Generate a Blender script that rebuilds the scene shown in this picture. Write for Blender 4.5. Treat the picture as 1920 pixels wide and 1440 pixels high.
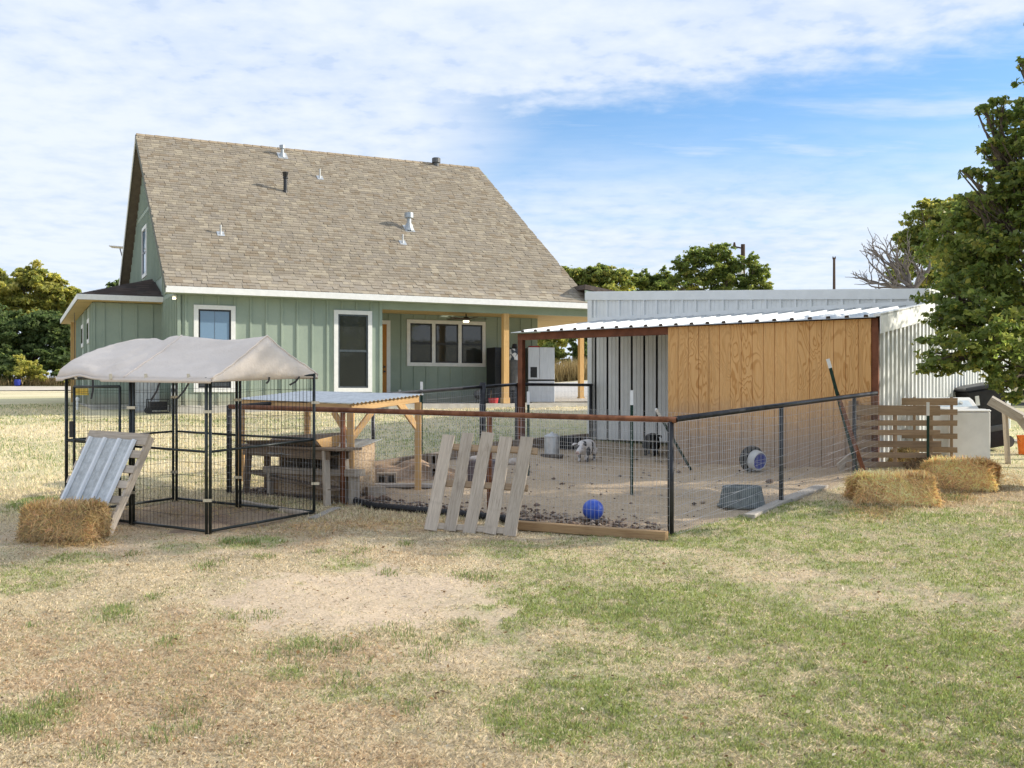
import bpy, bmesh, math, random
import numpy as np
from mathutils import Vector, Matrix

for o in list(bpy.data.objects):
    bpy.data.objects.remove(o, do_unlink=True)
random.seed(7)
rng = np.random.default_rng(11)
SC = bpy.context.scene
COL = SC.collection
R = math.radians
E = 1.9                       # height of the eye above the datum
F, CX, CY = 2000.0, 960.0, 741.0

# ---------------------------------------------------------------- camera
cam_d = bpy.data.cameras.new('camera')
cam = bpy.data.objects.new('camera', cam_d)
COL.objects.link(cam)
cam.location = (0, 0, E)
cam.rotation_euler = (R(90), 0, 0)
cam_d.sensor_width = 36.0
cam_d.lens = 36.0 * F / 1920.0
cam_d.shift_y = 21.0 / 1920.0
cam_d.clip_end = 3000
SC.camera = cam

# ---------------------------------------------------------------- world, sun, exposure
SUN_EL, SUN_AZ = R(24), R(82)          # azimuth from +Y towards +X
SKY_STRENGTH = 0.12
EXPOSURE = 0.78
world = bpy.data.worlds.new('World')
SC.world = world
world.use_nodes = True


class NT:
    """small helper for writing node graphs"""
    def __init__(self, tree):
        self.t = tree
        self.n = tree.nodes
        self.l = tree.links

    def node(self, typ, **kw):
        nd = self.n.new(typ)
        for k, v in kw.items():
            setattr(nd, k, v)
        return nd

    def put(self, sock, val):
        if isinstance(val, bpy.types.NodeSocket):
            self.l.new(val, sock)
        elif val is not None:
            sock.default_value = val

    def math(self, op, a, b=None, c=None, clamp=False):
        nd = self.node('ShaderNodeMath', operation=op, use_clamp=clamp)
        self.put(nd.inputs[0], a)
        self.put(nd.inputs[1], b)
        self.put(nd.inputs[2], c)
        return nd.outputs[0]

    def vmath(self, op, a, b=None, scale=None):
        nd = self.node('ShaderNodeVectorMath', operation=op)
        self.put(nd.inputs[0], a)
        self.put(nd.inputs[1], b)
        if scale is not None:
            self.put(nd.inputs['Scale'], scale)
        return nd.outputs[0]

    def smooth(self, v, a, b, lo=0.0, hi=1.0):
        nd = self.node('ShaderNodeMapRange', interpolation_type='SMOOTHSTEP')
        self.put(nd.inputs[0], v)
        for i, x in enumerate((a, b, lo, hi)):
            self.put(nd.inputs[i + 1], x)
        return nd.outputs[0]

    def noise(self, vec, scale, detail=4.0, rough=0.5, dist=0.0, dim='3D'):
        nd = self.node('ShaderNodeTexNoise', noise_dimensions=dim)
        if vec is not None:
            self.put(nd.inputs['Vector'], vec)
        nd.inputs['Scale'].default_value = scale
        nd.inputs['Detail'].default_value = detail
        nd.inputs['Roughness'].default_value = rough
        nd.inputs['Distortion'].default_value = dist
        return nd.outputs['Fac']

    def mix(self, fac, a, b, mode='MIX'):
        nd = self.node('ShaderNodeMix', data_type='RGBA', blend_type=mode)
        self.put(nd.inputs['Factor'], fac)
        self.put(nd.inputs[6], a if isinstance(a, bpy.types.NodeSocket) else (*a, 1.0))
        self.put(nd.inputs[7], b if isinstance(b, bpy.types.NodeSocket) else (*b, 1.0))
        return nd.outputs[2]


def build_world():
    g = NT(world.node_tree)
    g.n.clear()
    out = g.node('ShaderNodeOutputWorld')
    bg = g.node('ShaderNodeBackground')
    bg.inputs['Strength'].default_value = SKY_STRENGTH
    g.l.new(bg.outputs[0], out.inputs[0])
    sky = g.node('ShaderNodeTexSky', sky_type='NISHITA')
    sky.sun_disc = False
    sky.sun_elevation = SUN_EL
    sky.sun_rotation = SUN_AZ
    sky.air_density = 1.0
    sky.dust_density = 0.5
    tc = g.node('ShaderNodeTexCoord')
    sep = g.node('ShaderNodeSeparateXYZ')
    g.l.new(tc.outputs['Generated'], sep.inputs[0])
    x, y, z = sep.outputs
    az = g.math('ARCTAN2', x, y)                       # 0 straight ahead, + to the right
    el = g.math('ARCSINE', z)
    # cloud-layer coordinates: directions projected on a flat high layer
    den = g.math('ADD', g.math('MAXIMUM', z, 0.0), 0.10)
    comb = g.node('ShaderNodeCombineXYZ')
    g.l.new(g.math('DIVIDE', x, den), comb.inputs[0])
    g.l.new(g.math('DIVIDE', y, den), comb.inputs[1])
    p = comb.outputs[0]
    big = g.noise(p, 0.9, 5, 0.5)
    mott = g.noise(p, 9.0, 4, 0.55)                    # mottled high cloud
    mp = g.node('ShaderNodeMapping')
    g.l.new(p, mp.inputs[0])
    mp.inputs['Rotation'].default_value = (0, 0, R(-16))
    mp.inputs['Scale'].default_value = (0.5, 1.7, 1)
    streak = g.noise(mp.outputs[0], 1.5, 6, 0.6, 0.15)
    # the opening in the cloud, to the right; its upper edge climbs to the right
    wob = g.math('MULTIPLY', g.math('SUBTRACT', streak, 0.5), 0.10)
    fine = g.math('MULTIPLY', g.math('SUBTRACT', mott, 0.5), 0.05)
    edge = g.math('ADD', g.math('ADD', g.math('MULTIPLY', az, 0.085), 0.262), g.math('MULTIPLY', wob, 0.25))
    over = g.smooth(g.math('SUBTRACT', g.math('ADD', el, fine), edge), -0.022, 0.030)        # 1 above the edge
    left = g.smooth(g.math('ADD', g.math('ADD', az, g.math('MULTIPLY', wob, 1.5)), fine), 0.08, -0.12)
    low = g.smooth(g.math('ADD', el, g.math('MULTIPLY', wob, 1.2)), 0.268, 0.125, 0.0, 0.94)
    thin = g.smooth(streak, 0.50, 0.70, 0.0, 0.60)
    cov = g.math('MAXIMUM', g.math('MAXIMUM', over, left), g.math('MAXIMUM', low, thin))
    holes = g.math('MULTIPLY', g.smooth(mott, 0.48, 0.33), g.smooth(big, 0.60, 0.42))
    cov = g.math('MULTIPLY', cov, g.math('SUBTRACT', 1.0, g.math('MULTIPLY', holes, 0.20)))
    cov = g.math('MINIMUM', cov, 0.96)
    shade = g.math('ADD', g.math('MULTIPLY', mott, 0.45), g.math('MULTIPLY', big, 0.55))
    shade = g.smooth(shade, 0.36, 0.62)
    k = 1.0 / SKY_STRENGTH
    cl = g.mix(shade, (0.42 * k, 0.485 * k, 0.60 * k), (0.525 * k, 0.565 * k, 0.625 * k))
    tint = g.mix(1.0, sky.outputs[0], (0.60, 0.80, 1.00), 'MULTIPLY')
    c = g.mix(cov, tint, cl)
    g.l.new(c, bg.inputs['Color'])


build_world()
sun_d = bpy.data.lights.new('sun', 'SUN')
sun = bpy.data.objects.new('sun', sun_d)
COL.objects.link(sun)
sdir = Vector((math.cos(SUN_EL) * math.sin(SUN_AZ), math.cos(SUN_EL) * math.cos(SUN_AZ), math.sin(SUN_EL)))
sun.rotation_euler = sdir.to_track_quat('Z', 'Y').to_euler()
sun.location = (30, 10, 25)
sun_d.energy = 3.7
sun_d.angle = R(0.8)
sun_d.color = (1.0, 0.92, 0.78)
SC.view_settings.view_transform = 'Standard'
SC.view_settings.look = 'None'
SC.view_settings.exposure = EXPOSURE
SC.view_settings.gamma = 1.0
SC.view_settings.use_curve_mapping = False
SC.render.engine = 'CYCLES'
SC.cycles.use_denoising = True
SC.cycles.max_bounces = 6
SC.cycles.transparent_max_bounces = 8

# ---------------------------------------------------------------- terrain function
_DZ = np.array([-60, 0, 4, 6, 8, 10, 12.3, 15, 18.5, 21.2, 24, 27.4, 30, 34, 40, 45, 55, 65, 90, 200, 900], float)
_DD = np.array([2.3, 2.15, 2.08, 1.99, 1.88, 1.76, 1.61, 1.41, 1.17, .96, .76, .47, .38, .30, .15, -.08, -.60, -.85, -1.5, -3, -8], float)


def ground_np(X, Y):
    X = np.asarray(X, float)
    Y = np.asarray(Y, float)
    D = 0.25 * np.interp(Y - 1.0, _DZ, _DD) + 0.5 * np.interp(Y, _DZ, _DD) + 0.25 * np.interp(Y + 1.0, _DZ, _DD)
    t = np.clip((Y - 36) / 25, 0, 1) * np.clip((X + 3) / 10, 0, 1)
    D = D - 0.75 * t * t * (3 - 2 * t)
    D = D + 0.19 * np.exp(-((X - 2.6) ** 2 + (Y - 22.6) ** 2) / (2 * 2.2 ** 2))
    D = D - 0.17 * np.exp(-((X - 6.3) ** 2 + (Y - 17.0) ** 2) / (2 * 1.1 ** 2))
    D = D - 0.012 * np.sin(X * 1.7 + 0.6) * np.cos(Y * 1.3) - 0.008 * np.sin(X * 4.1 + Y * 2.3)
    return E - D


def G(X, Y):
    return float(ground_np(X, Y))


def P(x, y, Z):
    """world point seen at photo pixel (x, y) at distance Z"""
    return Vector(((x - CX) * Z / F, Z, E - (y - CY) * Z / F))


def gp(x, y):
    """ground point under photo pixel (x, y)"""
    lo, hi = 3.0, 120.0
    zs = np.concatenate([np.arange(4, 40, 0.02), np.arange(40, 200, 0.25)])
    h = (E - (y - CY) * zs / F) - ground_np((x - CX) * zs / F, zs)
    i = int(np.argmax(h < 0)) if (h < 0).any() else len(zs) - 1
    Z = zs[i]
    return Vector(((x - CX) * Z / F, Z, G((x - CX) * Z / F, Z)))


# ---------------------------------------------------------------- object helpers
def setp(o, label=None, cat=None, group=None, kind=None):
    if label: o['label'] = label
    if cat: o['category'] = cat
    if group: o['group'] = group
    if kind: o['kind'] = kind
    return o


def wloc(o):
    v = Vector((0, 0, 0))
    while o is not None:
        v = v + o.location
        o = o.parent
    return v


def thing(name, label, cat, loc, group=None):
    o = bpy.data.objects.new(name, None)
    o.empty_display_size = 0.2
    COL.objects.link(o)
    o.location = loc
    return setp(o, label, cat, group)


def link(name, me, parent=None, mw=None, kind=None):
    """link mesh as object; mw = wanted world matrix (parents are never rotated here)"""
    o = bpy.data.objects.new(name, me)
    COL.objects.link(o)
    if mw is None:
        mw = Matrix.Identity(4)
    if parent is not None:
        o.parent = parent
        o.matrix_basis = Matrix.Translation(-wloc(parent)) @ mw
    else:
        o.matrix_basis = mw
    if kind: o['kind'] = kind
    return o


class MB:
    def __init__(self):
        self.v = []
        self.f = []

    def add(self, vs, fs):
        n = len(self.v)
        self.v += [tuple(p) for p in vs]
        self.f += [tuple(i + n for i in q) for q in fs]
        return self

    def hexa(self, c):
        """8 corners: bottom 4 (ccw), top 4"""
        return self.add(c, [(3, 2, 1, 0), (4, 5, 6, 7), (0, 1, 5, 4), (1, 2, 6, 5), (2, 3, 7, 6), (3, 0, 4, 7)])

    def box(self, a, b, m=None):
        x0, y0, z0 = a
        x1, y1, z1 = b
        c = [(x0, y0, z0), (x1, y0, z0), (x1, y1, z0), (x0, y1, z0), (x0, y0, z1), (x1, y0, z1), (x1, y1, z1), (x0, y1, z1)]
        if m is not None:
            c = [m @ Vector(p) for p in c]
        return self.hexa(c)

    def bar(self, p0, p1, w, h, up=(0, 0, 1)):
        m, L = frame(p0, p1, up)
        return self.box((0, -w / 2, -h / 2), (L, w / 2, h / 2), m)

    def tube(self, pts, r, n=8, cap=True, closed=False):
        pts = [Vector(p) for p in pts]
        rs = r if isinstance(r, (list, tuple)) else [r] * len(pts)
        base = len(self.v)
        k = len(pts)
        ref = None
        for i, p in enumerate(pts):
            d = (pts[min(i + 1, k - 1)] - pts[max(i - 1, 0)]).normalized()
            if ref is None:
                ref = Vector((0, 0, 1)) if abs(d.z) < 0.9 else Vector((1, 0, 0))
            a = d.cross(ref)
            if a.length < 1e-5:
                a = d.orthogonal()
            a.normalize()
            b = d.cross(a)
            ref = b.cross(d) if False else ref
            for j in range(n):
                t = 2 * math.pi * j / n
                self.v.append(tuple(p + (a * math.cos(t) + b * math.sin(t)) * rs[i]))
        for i in range(k - 1):
            for j in range(n):
                j2 = (j + 1) % n
                self.f.append((base + i * n + j, base + i * n + j2, base + (i + 1) * n + j2, base + (i + 1) * n + j))
        if cap:
            self.f.append(tuple(base + j for j in range(n - 1, -1, -1)))
            self.f.append(tuple(base + (k - 1) * n + j for j in range(n)))
        return self

    def lathe(self, prof, c=(0, 0, 0), n=20, m=None):
        base = len(self.v)
        c = Vector(c)
        for r, z in prof:
            for j in range(n):
                t = 2 * math.pi * j / n
                p = Vector((r * math.cos(t), r * math.sin(t), z))
                if m is not None:
                    p = m @ p
                self.v.append(tuple(p + c))
        for i in range(len(prof) - 1):
            for j in range(n):
                j2 = (j + 1) % n
                self.f.append((base + i * n + j, base + i * n + j2, base + (i + 1) * n + j2, base + (i + 1) * n + j))
        self.f.append(tuple(base + j for j in range(n - 1, -1, -1)))
        self.f.append(tuple(base + (len(prof) - 1) * n + j for j in range(n)))
        return self

    def mesh(self, name, mat, smooth=False):
        me = bpy.data.meshes.new(name)
        me.from_pydata(self.v, [], self.f)
        if mat: me.materials.append(mat)
        if smooth:
            me.polygons.foreach_set('use_smooth', [True] * len(me.polygons))
        me.update()
        return me

    def build(self, name, mat, parent=None, smooth=False, kind=None):
        off = wloc(parent) if parent is not None else Vector((0, 0, 0))
        if parent is None and self.v:
            a = np.array(self.v)
            off = Vector((float(a[:, 0].mean()), float(a[:, 1].mean()), float(a[:, 2].min())))
        sv = self.v
        self.v = [(p[0] - off.x, p[1] - off.y, p[2] - off.z) for p in sv]
        me = self.mesh(name, mat, smooth)
        self.v = sv
        o = bpy.data.objects.new(name, me)
        COL.objects.link(o)
        if parent is not None:
            o.parent = parent
        else:
            o.location = off
        if kind: o['kind'] = kind
        return o


def frame(p0, p1, up=(0, 0, 1)):
    p0, p1, up = Vector(p0), Vector(p1), Vector(up)
    d = p1 - p0
    L = d.length
    x = d / L
    y = up.cross(x)
    if y.length < 1e-4:
        y = Vector((0, 1, 0)).cross(x)
        if y.length < 1e-4:
            y = Vector((1, 0, 0)).cross(x)
    y.normalize()
    z = x.cross(y)
    m = Matrix(((x.x, y.x, z.x, p0.x), (x.y, y.y, z.y, p0.y), (x.z, y.z, z.z, p0.z), (0, 0, 0, 1)))
    return m, L


_BC = {}


def board_mesh(L, w, t, mat, seed=0, rough=0.0, bev=0.004):
    """a board along local x from 0 to L, with chamfered edges and a little wander"""
    key = (round(L, 2), round(w, 3), round(t, 3), mat.name, seed, rough)
    if key in _BC:
        return _BC[key]
    r = random.Random(seed * 77 + int(L * 100))
    n = max(1, int(L / 0.25)) if rough > 0 else 1
    b = min(bev, w * .2, t * .2)
    vs, fs = [], []
    for i in range(n + 1):
        x = L * i / n
        dy = (r.random() - .5) * rough if 0 < i < n else 0
        dz = (r.random() - .5) * rough if 0 < i < n else 0
        W, T = w / 2, t / 2
        if rough > 0:
            W *= 1 + (r.random() - .5) * .05
        ring = [(-W + b, -T), (W - b, -T), (W, -T + b), (W, T - b), (W - b, T), (-W + b, T), (-W, T - b), (-W, -T + b)]
        for (yy, zz) in ring:
            vs.append((x + ((r.random() - .5) * rough if i in (0, n) else 0), yy + dy, zz + dz))
    for i in range(n):
        for j in range(8):
            j2 = (j + 1) % 8
            fs.append((i * 8 + j, i * 8 + j2, (i + 1) * 8 + j2, (i + 1) * 8 + j))
    fs.append(tuple(range(7, -1, -1)))
    fs.append(tuple(n * 8 + j for j in range(8)))
    me = bpy.data.meshes.new('board')
    me.from_pydata(vs, [], [tuple(reversed(f)) for f in fs])
    me.materials.append(mat)
    me.update()
    _BC[key] = me
    return me


def board(name, p0, p1, w, t, mat, parent=None, up=(0, 0, 1), seed=0, rough=0.0):
    """w is measured across (local y), t along 'up'"""
    m, L = frame(p0, p1, up)
    return link(name, board_mesh(L, w, t, mat, seed, rough), parent, m)


def mesh_np(name, V, Fq, mat, cols=None, parent=None, kind=None, smooth=False):
    """mesh from numpy arrays: V (n,3), Fq (m,k); cols (n,3) linear colours"""
    me = bpy.data.meshes.new(name)
    V = np.ascontiguousarray(V, np.float32)
    Fq = np.ascontiguousarray(Fq, np.int32)
    n, (m, k) = len(V), Fq.shape
    me.vertices.add(n)
    me.vertices.foreach_set('co', V.ravel())
    me.loops.add(m * k)
    me.loops.foreach_set('vertex_index', Fq.ravel())
    me.polygons.add(m)
    me.polygons.foreach_set('loop_start', np.arange(0, m * k, k, dtype=np.int32))
    if smooth:
        me.polygons.foreach_set('use_smooth', np.ones(m, bool))
    if cols is not None:
        a = me.color_attributes.new('col', 'FLOAT_COLOR', 'POINT')
        c4 = np.ones((n, 4), np.float32)
        c4[:, :3] = cols
        a.data.foreach_set('color', c4.ravel())
    me.materials.append(mat)
    me.update(calc_edges=True)
    o = bpy.data.objects.new(name, me)
    COL.objects.link(o)
    if parent is not None:
        o.parent = parent
    if kind: o['kind'] = kind
    return o


# ---------------------------------------------------------------- materials
def principled(name):
    m = bpy.data.materials.new(name)
    m.use_nodes = True
    g = NT(m.node_tree)
    b = m.node_tree.nodes['Principled BSDF']
    return m, g, b


def objvec(g, stretch=(1, 1, 1)):
    tc = g.node('ShaderNodeTexCoord')
    oi = g.node('ShaderNodeObjectInfo')
    mp = g.node('ShaderNodeMapping')
    g.l.new(tc.outputs['Object'], mp.inputs[0])
    mp.inputs['Scale'].default_value = stretch
    off = g.vmath('SCALE', (37.0, 19.0, 53.0), scale=oi.outputs['Random'])
    return g.vmath('ADD', mp.outputs[0], off), oi.outputs['Random'], tc


def mat_simple(name, c1, c2=None, scale=6.0, stretch=(1, 1, 1), rough=.8, metal=0.0, bump=0.0, bscale=None, rand=0.0,
               detail=5, spec=0.3, contrast=(0.35, 0.65)):
    m, g, b = principled(name)
    v, rnd, tc = objvec(g, stretch)
    if c2 is None:
        c2 = tuple(min(1, x * 1.18) for x in c1)
    n = g.noise(v, scale, detail, 0.6)
    f = g.smooth(n, contrast[0], contrast[1])
    c = g.mix(f, c1, c2)
    if rand > 0:
        k = g.math('MULTIPLY_ADD', rnd, 2 * rand, 1 - rand)
        hs = g.node('ShaderNodeHueSaturation')
        g.l.new(k, hs.inputs['Value'])
        g.l.new(c, hs.inputs['Color'])
        c = hs.outputs[0]
    g.l.new(c, b.inputs['Base Color'])
    b.inputs['Roughness'].default_value = rough
    b.inputs['Metallic'].default_value = metal
    b.inputs['Specular IOR Level'].default_value = spec
    if bump > 0:
        bn = g.node('ShaderNodeBump')
        bn.inputs['Strength'].default_value = 1.0
        bn.inputs['Distance'].default_value = bump
        g.l.new(g.noise(v, bscale or scale * 3, 5, 0.65), bn.inputs['Height'])
        g.l.new(bn.outputs[0], b.inputs['Normal'])
    return m


def mat_wood(name, c1, c2, dark, rough=.8, rand=.12, freq=1.0, knots=True):
    """wood with the grain along local x"""
    m, g, b = principled(name)
    v, rnd, tc = objvec(g, (0.9 * freq, 14 * freq, 14 * freq))
    n = g.noise(v, 2.2, 6, 0.65, 1.2)
    v2, _, _ = objvec(g, (1.3 * freq, 55 * freq, 55 * freq))
    fine = g.noise(v2, 3.0, 3, 0.6)
    c = g.mix(g.smooth(n, .3, .7), c1, c2)
    c = g.mix(g.smooth(fine, .52, .75, 0, .75), c, dark)
    v3, _, _ = objvec(g, (2.0, 2.0, 2.0))
    st = g.noise(v3, 2.0, 4, 0.6)
    c = g.mix(g.smooth(st, .55, .8, 0, .45), c, dark)
    hs = g.node('ShaderNodeHueSaturation')
    g.l.new(g.math('MULTIPLY_ADD', rnd, 2 * rand, 1 - rand), hs.inputs['Value'])
    g.l.new(c, hs.inputs['Color'])
    g.l.new(hs.outputs[0], b.inputs['Base Color'])
    b.inputs['Roughness'].default_value = rough
    b.inputs['Specular IOR Level'].default_value = .2
    bn = g.node('ShaderNodeBump')
    bn.inputs['Distance'].default_value = .003
    g.l.new(g.math('ADD', fine, n), bn.inputs['Height'])
    g.l.new(bn.outputs[0], b.inputs['Normal'])
    return m


def mat_attr(name, rough=.85, transl=0.0, bump=0.0, bscale=60, noise_amt=0.0, nscale=30, spec=.2):
    m, g, b = principled(name)
    at = g.node('ShaderNodeAttribute', attribute_name='col')
    c = at.outputs['Color']
    tc = g.node('ShaderNodeTexCoord')
    if noise_amt > 0:
        n = g.noise(tc.outputs['Object'], nscale, 6, .7)
        k = g.smooth(n, .25, .75, 1 - noise_amt, 1 + noise_amt)
        hs = g.node('ShaderNodeHueSaturation')
        g.l.new(k, hs.inputs['Value'])
        g.l.new(c, hs.inputs['Color'])
        c = hs.outputs[0]
    g.l.new(c, b.inputs['Base Color'])
    b.inputs['Roughness'].default_value = rough
    b.inputs['Specular IOR Level'].default_value = spec
    if bump > 0:
        bn = g.node('ShaderNodeBump')
        bn.inputs['Distance'].default_value = bump
        g.l.new(g.noise(tc.outputs['Object'], bscale, 6, .7), bn.inputs['Height'])
        g.l.new(bn.outputs[0], b.inputs['Normal'])
    if transl > 0:
        tr = g.node('ShaderNodeBsdfTranslucent')
        hs2 = g.node('ShaderNodeHueSaturation')
        hs2.inputs['Value'].default_value = 1.5
        hs2.inputs['Saturation'].default_value = 1.1
        g.l.new(c, hs2.inputs['Color'])
        g.l.new(hs2.outputs[0], tr.inputs['Color'])
        ms = g.node('ShaderNodeMixShader')
        ms.inputs[0].default_value = transl
        out = m.node_tree.nodes['Material Output']
        g.l.new(b.outputs[0], ms.inputs[1])
        g.l.new(tr.outputs[0], ms.inputs[2])
        g.l.new(ms.outputs[0], out.inputs['Surface'])
    return m


def mat_emit(name, col, s):
    m, g, b = principled(name)
    b.inputs['Base Color'].default_value = (*col, 1)
    b.inputs['Emission Color'].default_value = (*col, 1)
    b.inputs['Emission Strength'].default_value = s
    return m


M = {}
M['ground'] = mat_attr('ground_soil_and_turf', .95, 0, .012, 55, .30, 38, .1)
M['blade'] = mat_attr('grass_blades', .8, .30)
M['leaf'] = mat_attr('leaves', .5, .58, spec=.4)
M['farleaf'] = mat_attr('distant_leaves', .65, .58, spec=.25)
M['straw'] = mat_attr('straw', .8, .2)
M['clod'] = mat_attr('clods', .95)
M['shingle'] = mat_attr('asphalt_shingle', .92, 0, .002, 220, .14, 90, .1)
M['deck'] = mat_simple('shaded_roof_deck', (.16, .13, .10), rough=.9)  # dark tone paints in the shade on the underside of the roof
M['dark_shingle'] = mat_attr('dark_shingle', .92, 0, .002, 200, .15, 60, .1)
def mat_siding():
    m, g, b = principled('sage_siding')
    ge = g.node('ShaderNodeNewGeometry')
    pos = ge.outputs['Position']
    n = g.noise(pos, 1.1, 6, .6)
    n2 = g.noise(pos, 14.0, 4, .6)
    c = g.mix(g.smooth(n, .35, .65), (.280, .342, .282), (.325, .388, .318))
    c = g.mix(g.smooth(n2, .45, .75, 0, .25), c, (.27, .32, .265))
    sep = g.node('ShaderNodeSeparateXYZ')
    g.l.new(pos, sep.inputs[0])
    h = g.math('SUBTRACT', sep.outputs[2], g.math('MULTIPLY', n2, .30))
    c = g.mix(g.smooth(h, 1.92, 1.50, 0, .55), c, (.36, .31, .235))
    g.l.new(c, b.inputs['Base Color'])
    b.inputs['Roughness'].default_value = .6
    b.inputs['Specular IOR Level'].default_value = .3
    bn = g.node('ShaderNodeBump')
    bn.inputs['Distance'].default_value = .0015
    g.l.new(g.noise(pos, 40, 4, .6), bn.inputs['Height'])
    g.l.new(bn.outputs[0], b.inputs['Normal'])
    return m


M['siding'] = mat_siding()
M['white'] = mat_simple('white_trim', (.76, .76, .74), (.82, .82, .80), 8, rough=.5, spec=.35)
M['black'] = mat_simple('black_frame', (.012, .012, .014), (.02, .02, .022), 20, rough=.35, spec=.5)
M['concrete'] = mat_simple('concrete', (.42, .40, .36), (.52, .50, .45), 5, rough=.9, bump=.003, bscale=60)
M['block'] = mat_simple('concrete_block', (.30, .25, .20), (.40, .34, .27), 12, rough=.95, bump=.004, bscale=80)
M['cedar'] = mat_wood('cedar_post', (.60, .36, .14), (.70, .46, .20), (.44, .24, .09), .6, .05)
M['pine'] = mat_wood('fresh_pine', (.56, .34, .15), (.64, .42, .20), (.40, .22, .09), .7, .08)
M['soffit'] = mat_wood('soffit_board', (.58, .40, .17), (.66, .48, .22), (.42, .27, .10), .6, .05)
M['door'] = mat_wood('stained_door', (.42, .17, .035), (.50, .22, .05), (.30, .11, .02), .45, .03)
M['pallet'] = mat_wood('weathered_pallet', (.42, .355, .285), (.54, .465, .38), (.17, .13, .10), .9, .18)
M['pallet_brown'] = mat_wood('brown_pallet', (.30, .215, .14), (.40, .29, .19), (.19, .125, .08), .9, .16)
M['grey_wood'] = mat_wood('grey_board', (.36, .32, .28), (.46, .42, .37), (.22, .18, .15), .9, .12)
M['old_wood'] = mat_wood('old_brown_wood', (.21, .155, .11), (.29, .22, .16), (.12, .085, .06), .9, .15)
M['timber'] = mat_wood('landscape_timber', (.33, .21, .11), (.42, .28, .15), (.22, .13, .07), .85, .1)
M['rust'] = mat_simple('rusty_pipe', (.16, .060, .030), (.27, .115, .06), 9, (1, 1, 1), .75, .15, .0012, 60, rand=.05)
M['rustbeam'] = mat_simple('rust_primer_steel', (.14, .048, .022), (.21, .075, .035), 5, rough=.6, metal=.1)
M['blackpipe'] = mat_simple('black_pipe', (.014, .014, .017), (.035, .035, .04), 8, rough=.38, metal=.3, spec=.5)
M['wire'] = mat_simple('galvanised_wire', (.46, .46, .48), (.60, .60, .62), 40, rough=.42, metal=.55, spec=.5)
M['blackwire'] = mat_simple('black_coated_wire', (.016, .017, .016), (.03, .03, .03), 40, rough=.5, spec=.4)
M['kennelframe'] = mat_simple('dark_green_tube', (.012, .018, .016), (.028, .034, .032), 12, rough=.34, metal=.2, spec=.55)
M['clamp'] = mat_simple('zinc_clamp', (.55, .50, .38), (.65, .60, .48), 30, rough=.4, metal=.6)
M['shedmetal'] = mat_simple('pale_steel_panel', (.70, .71, .69), (.76, .77, .75), 2.5, (1, 1, 1), .42, .05, spec=.5)
M['galv'] = mat_simple('galvalume_sheet', (.50, .52, .53), (.62, .64, .65), 7, rough=.38, metal=.6, spec=.5, detail=8)
M['sheetgrey'] = mat_simple('aged_metal_sheet', (.33, .36, .38), (.45, .48, .49), 14, rough=.42, metal=.45, detail=9)
M['tpost'] = mat_simple('green_tpost', (.010, .035, .024), (.022, .055, .036), 20, rough=.6)
M['glass'] = None
M['canvas'] = mat_simple('canopy_cloth', (.69, .61, .54), (.75, .665, .59), 2.2, rough=.85, bump=.012, bscale=9)
M['appliance'] = mat_simple('white_enamel', (.72, .71, .69), (.78, .77, .75), 4, rough=.28, spec=.5)
M['fridge'] = mat_simple('brushed_steel', (.62, .65, .70), (.68, .71, .76), 3, (1, 40, 1), .42, .25, spec=.4)
M['panelblue'] = mat_simple('control_panel', (.50, .58, .66), (.58, .66, .74), 10, rough=.35)
M['bark'] = mat_simple('bark', (.075, .058, .045), (.16, .13, .105), 9, (3, 3, .7), .95, 0, .012, 26)
M['deadwood'] = mat_simple('dead_wood', (.13, .11, .095), (.21, .18, .155), 8, rough=.95)
M['blueball'] = mat_simple('blue_rubber', (.020, .060, .42), (.05, .13, .55), 7, rough=.45, spec=.4)
M['rubber'] = mat_simple('grey_rubber_tub', (.085, .10, .105), (.16, .18, .18), 9, rough=.85, bump=.002)
M['darktub'] = mat_simple('purple_grey_plastic', (.10, .085, .095), (.17, .145, .16), 8, rough=.7)
M['blackplastic'] = mat_simple('black_plastic', (.008, .008, .009), (.016, .016, .018), 10, rough=.5, spec=.4)
M['greyplastic'] = mat_simple('grey_plastic', (.09, .095, .10), (.12, .125, .13), 10, rough=.5)
M['bluein'] = mat_simple('blue_plastic', (.015, .03, .26), (.03, .05, .36), 8, rough=.5)
M['lightgrey'] = mat_simple('light_grey_paint', (.48, .49, .48), (.56, .57, .56), 8, rough=.6)
M['orange'] = mat_simple('orange_plastic', (.75, .16, .02), (.85, .22, .04), 8, rough=.5)
M['yellow'] = mat_simple('yellow_plastic', (.75, .50, .08), (.82, .58, .12), 8, rough=.5)
M['red'] = mat_simple('red_plastic', (.45, .03, .03), (.55, .05, .05), 8, rough=.5)
M['osb'] = mat_simple('strand_board', (.30, .21, .13), (.47, .36, .25), 26, (1, 1, 1.6), .9, 0, .002, 60, detail=7, contrast=(.38, .6))
M['gravel'] = mat_simple('gravel_drive', (.48, .45, .42), (.60, .57, .54), 30, rough=.95, bump=.01, bscale=70)
M['road'] = mat_simple('pale_road', (.50, .44, .36), (.60, .54, .45), 3, rough=.95)
M['pigblack'] = mat_simple('black_hide', (.010, .010, .011), (.022, .021, .022), 12, rough=.7, spec=.3)
M['pigskin'] = mat_simple('pink_snout', (.52, .38, .33), (.58, .44, .38), 12, rough=.6)
M['rock'] = mat_simple('pale_stone', (.42, .36, .31), (.58, .52, .46), 14, rough=.9, bump=.006, bscale=40)
M['cream'] = mat_simple('cream_wall', (.72, .62, .38), (.78, .68, .44), 4, rough=.7)
M['pole'] = mat_simple('utility_pole_wood', (.055, .035, .025), (.09, .06, .045), 8, (4, 4, .6), .9)
M['void'] = mat_simple('bristle_and_rib_shade', (.05, .036, .028), (.09, .066, .05), 12, rough=1.0, bump=.01, bscale=40)
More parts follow.
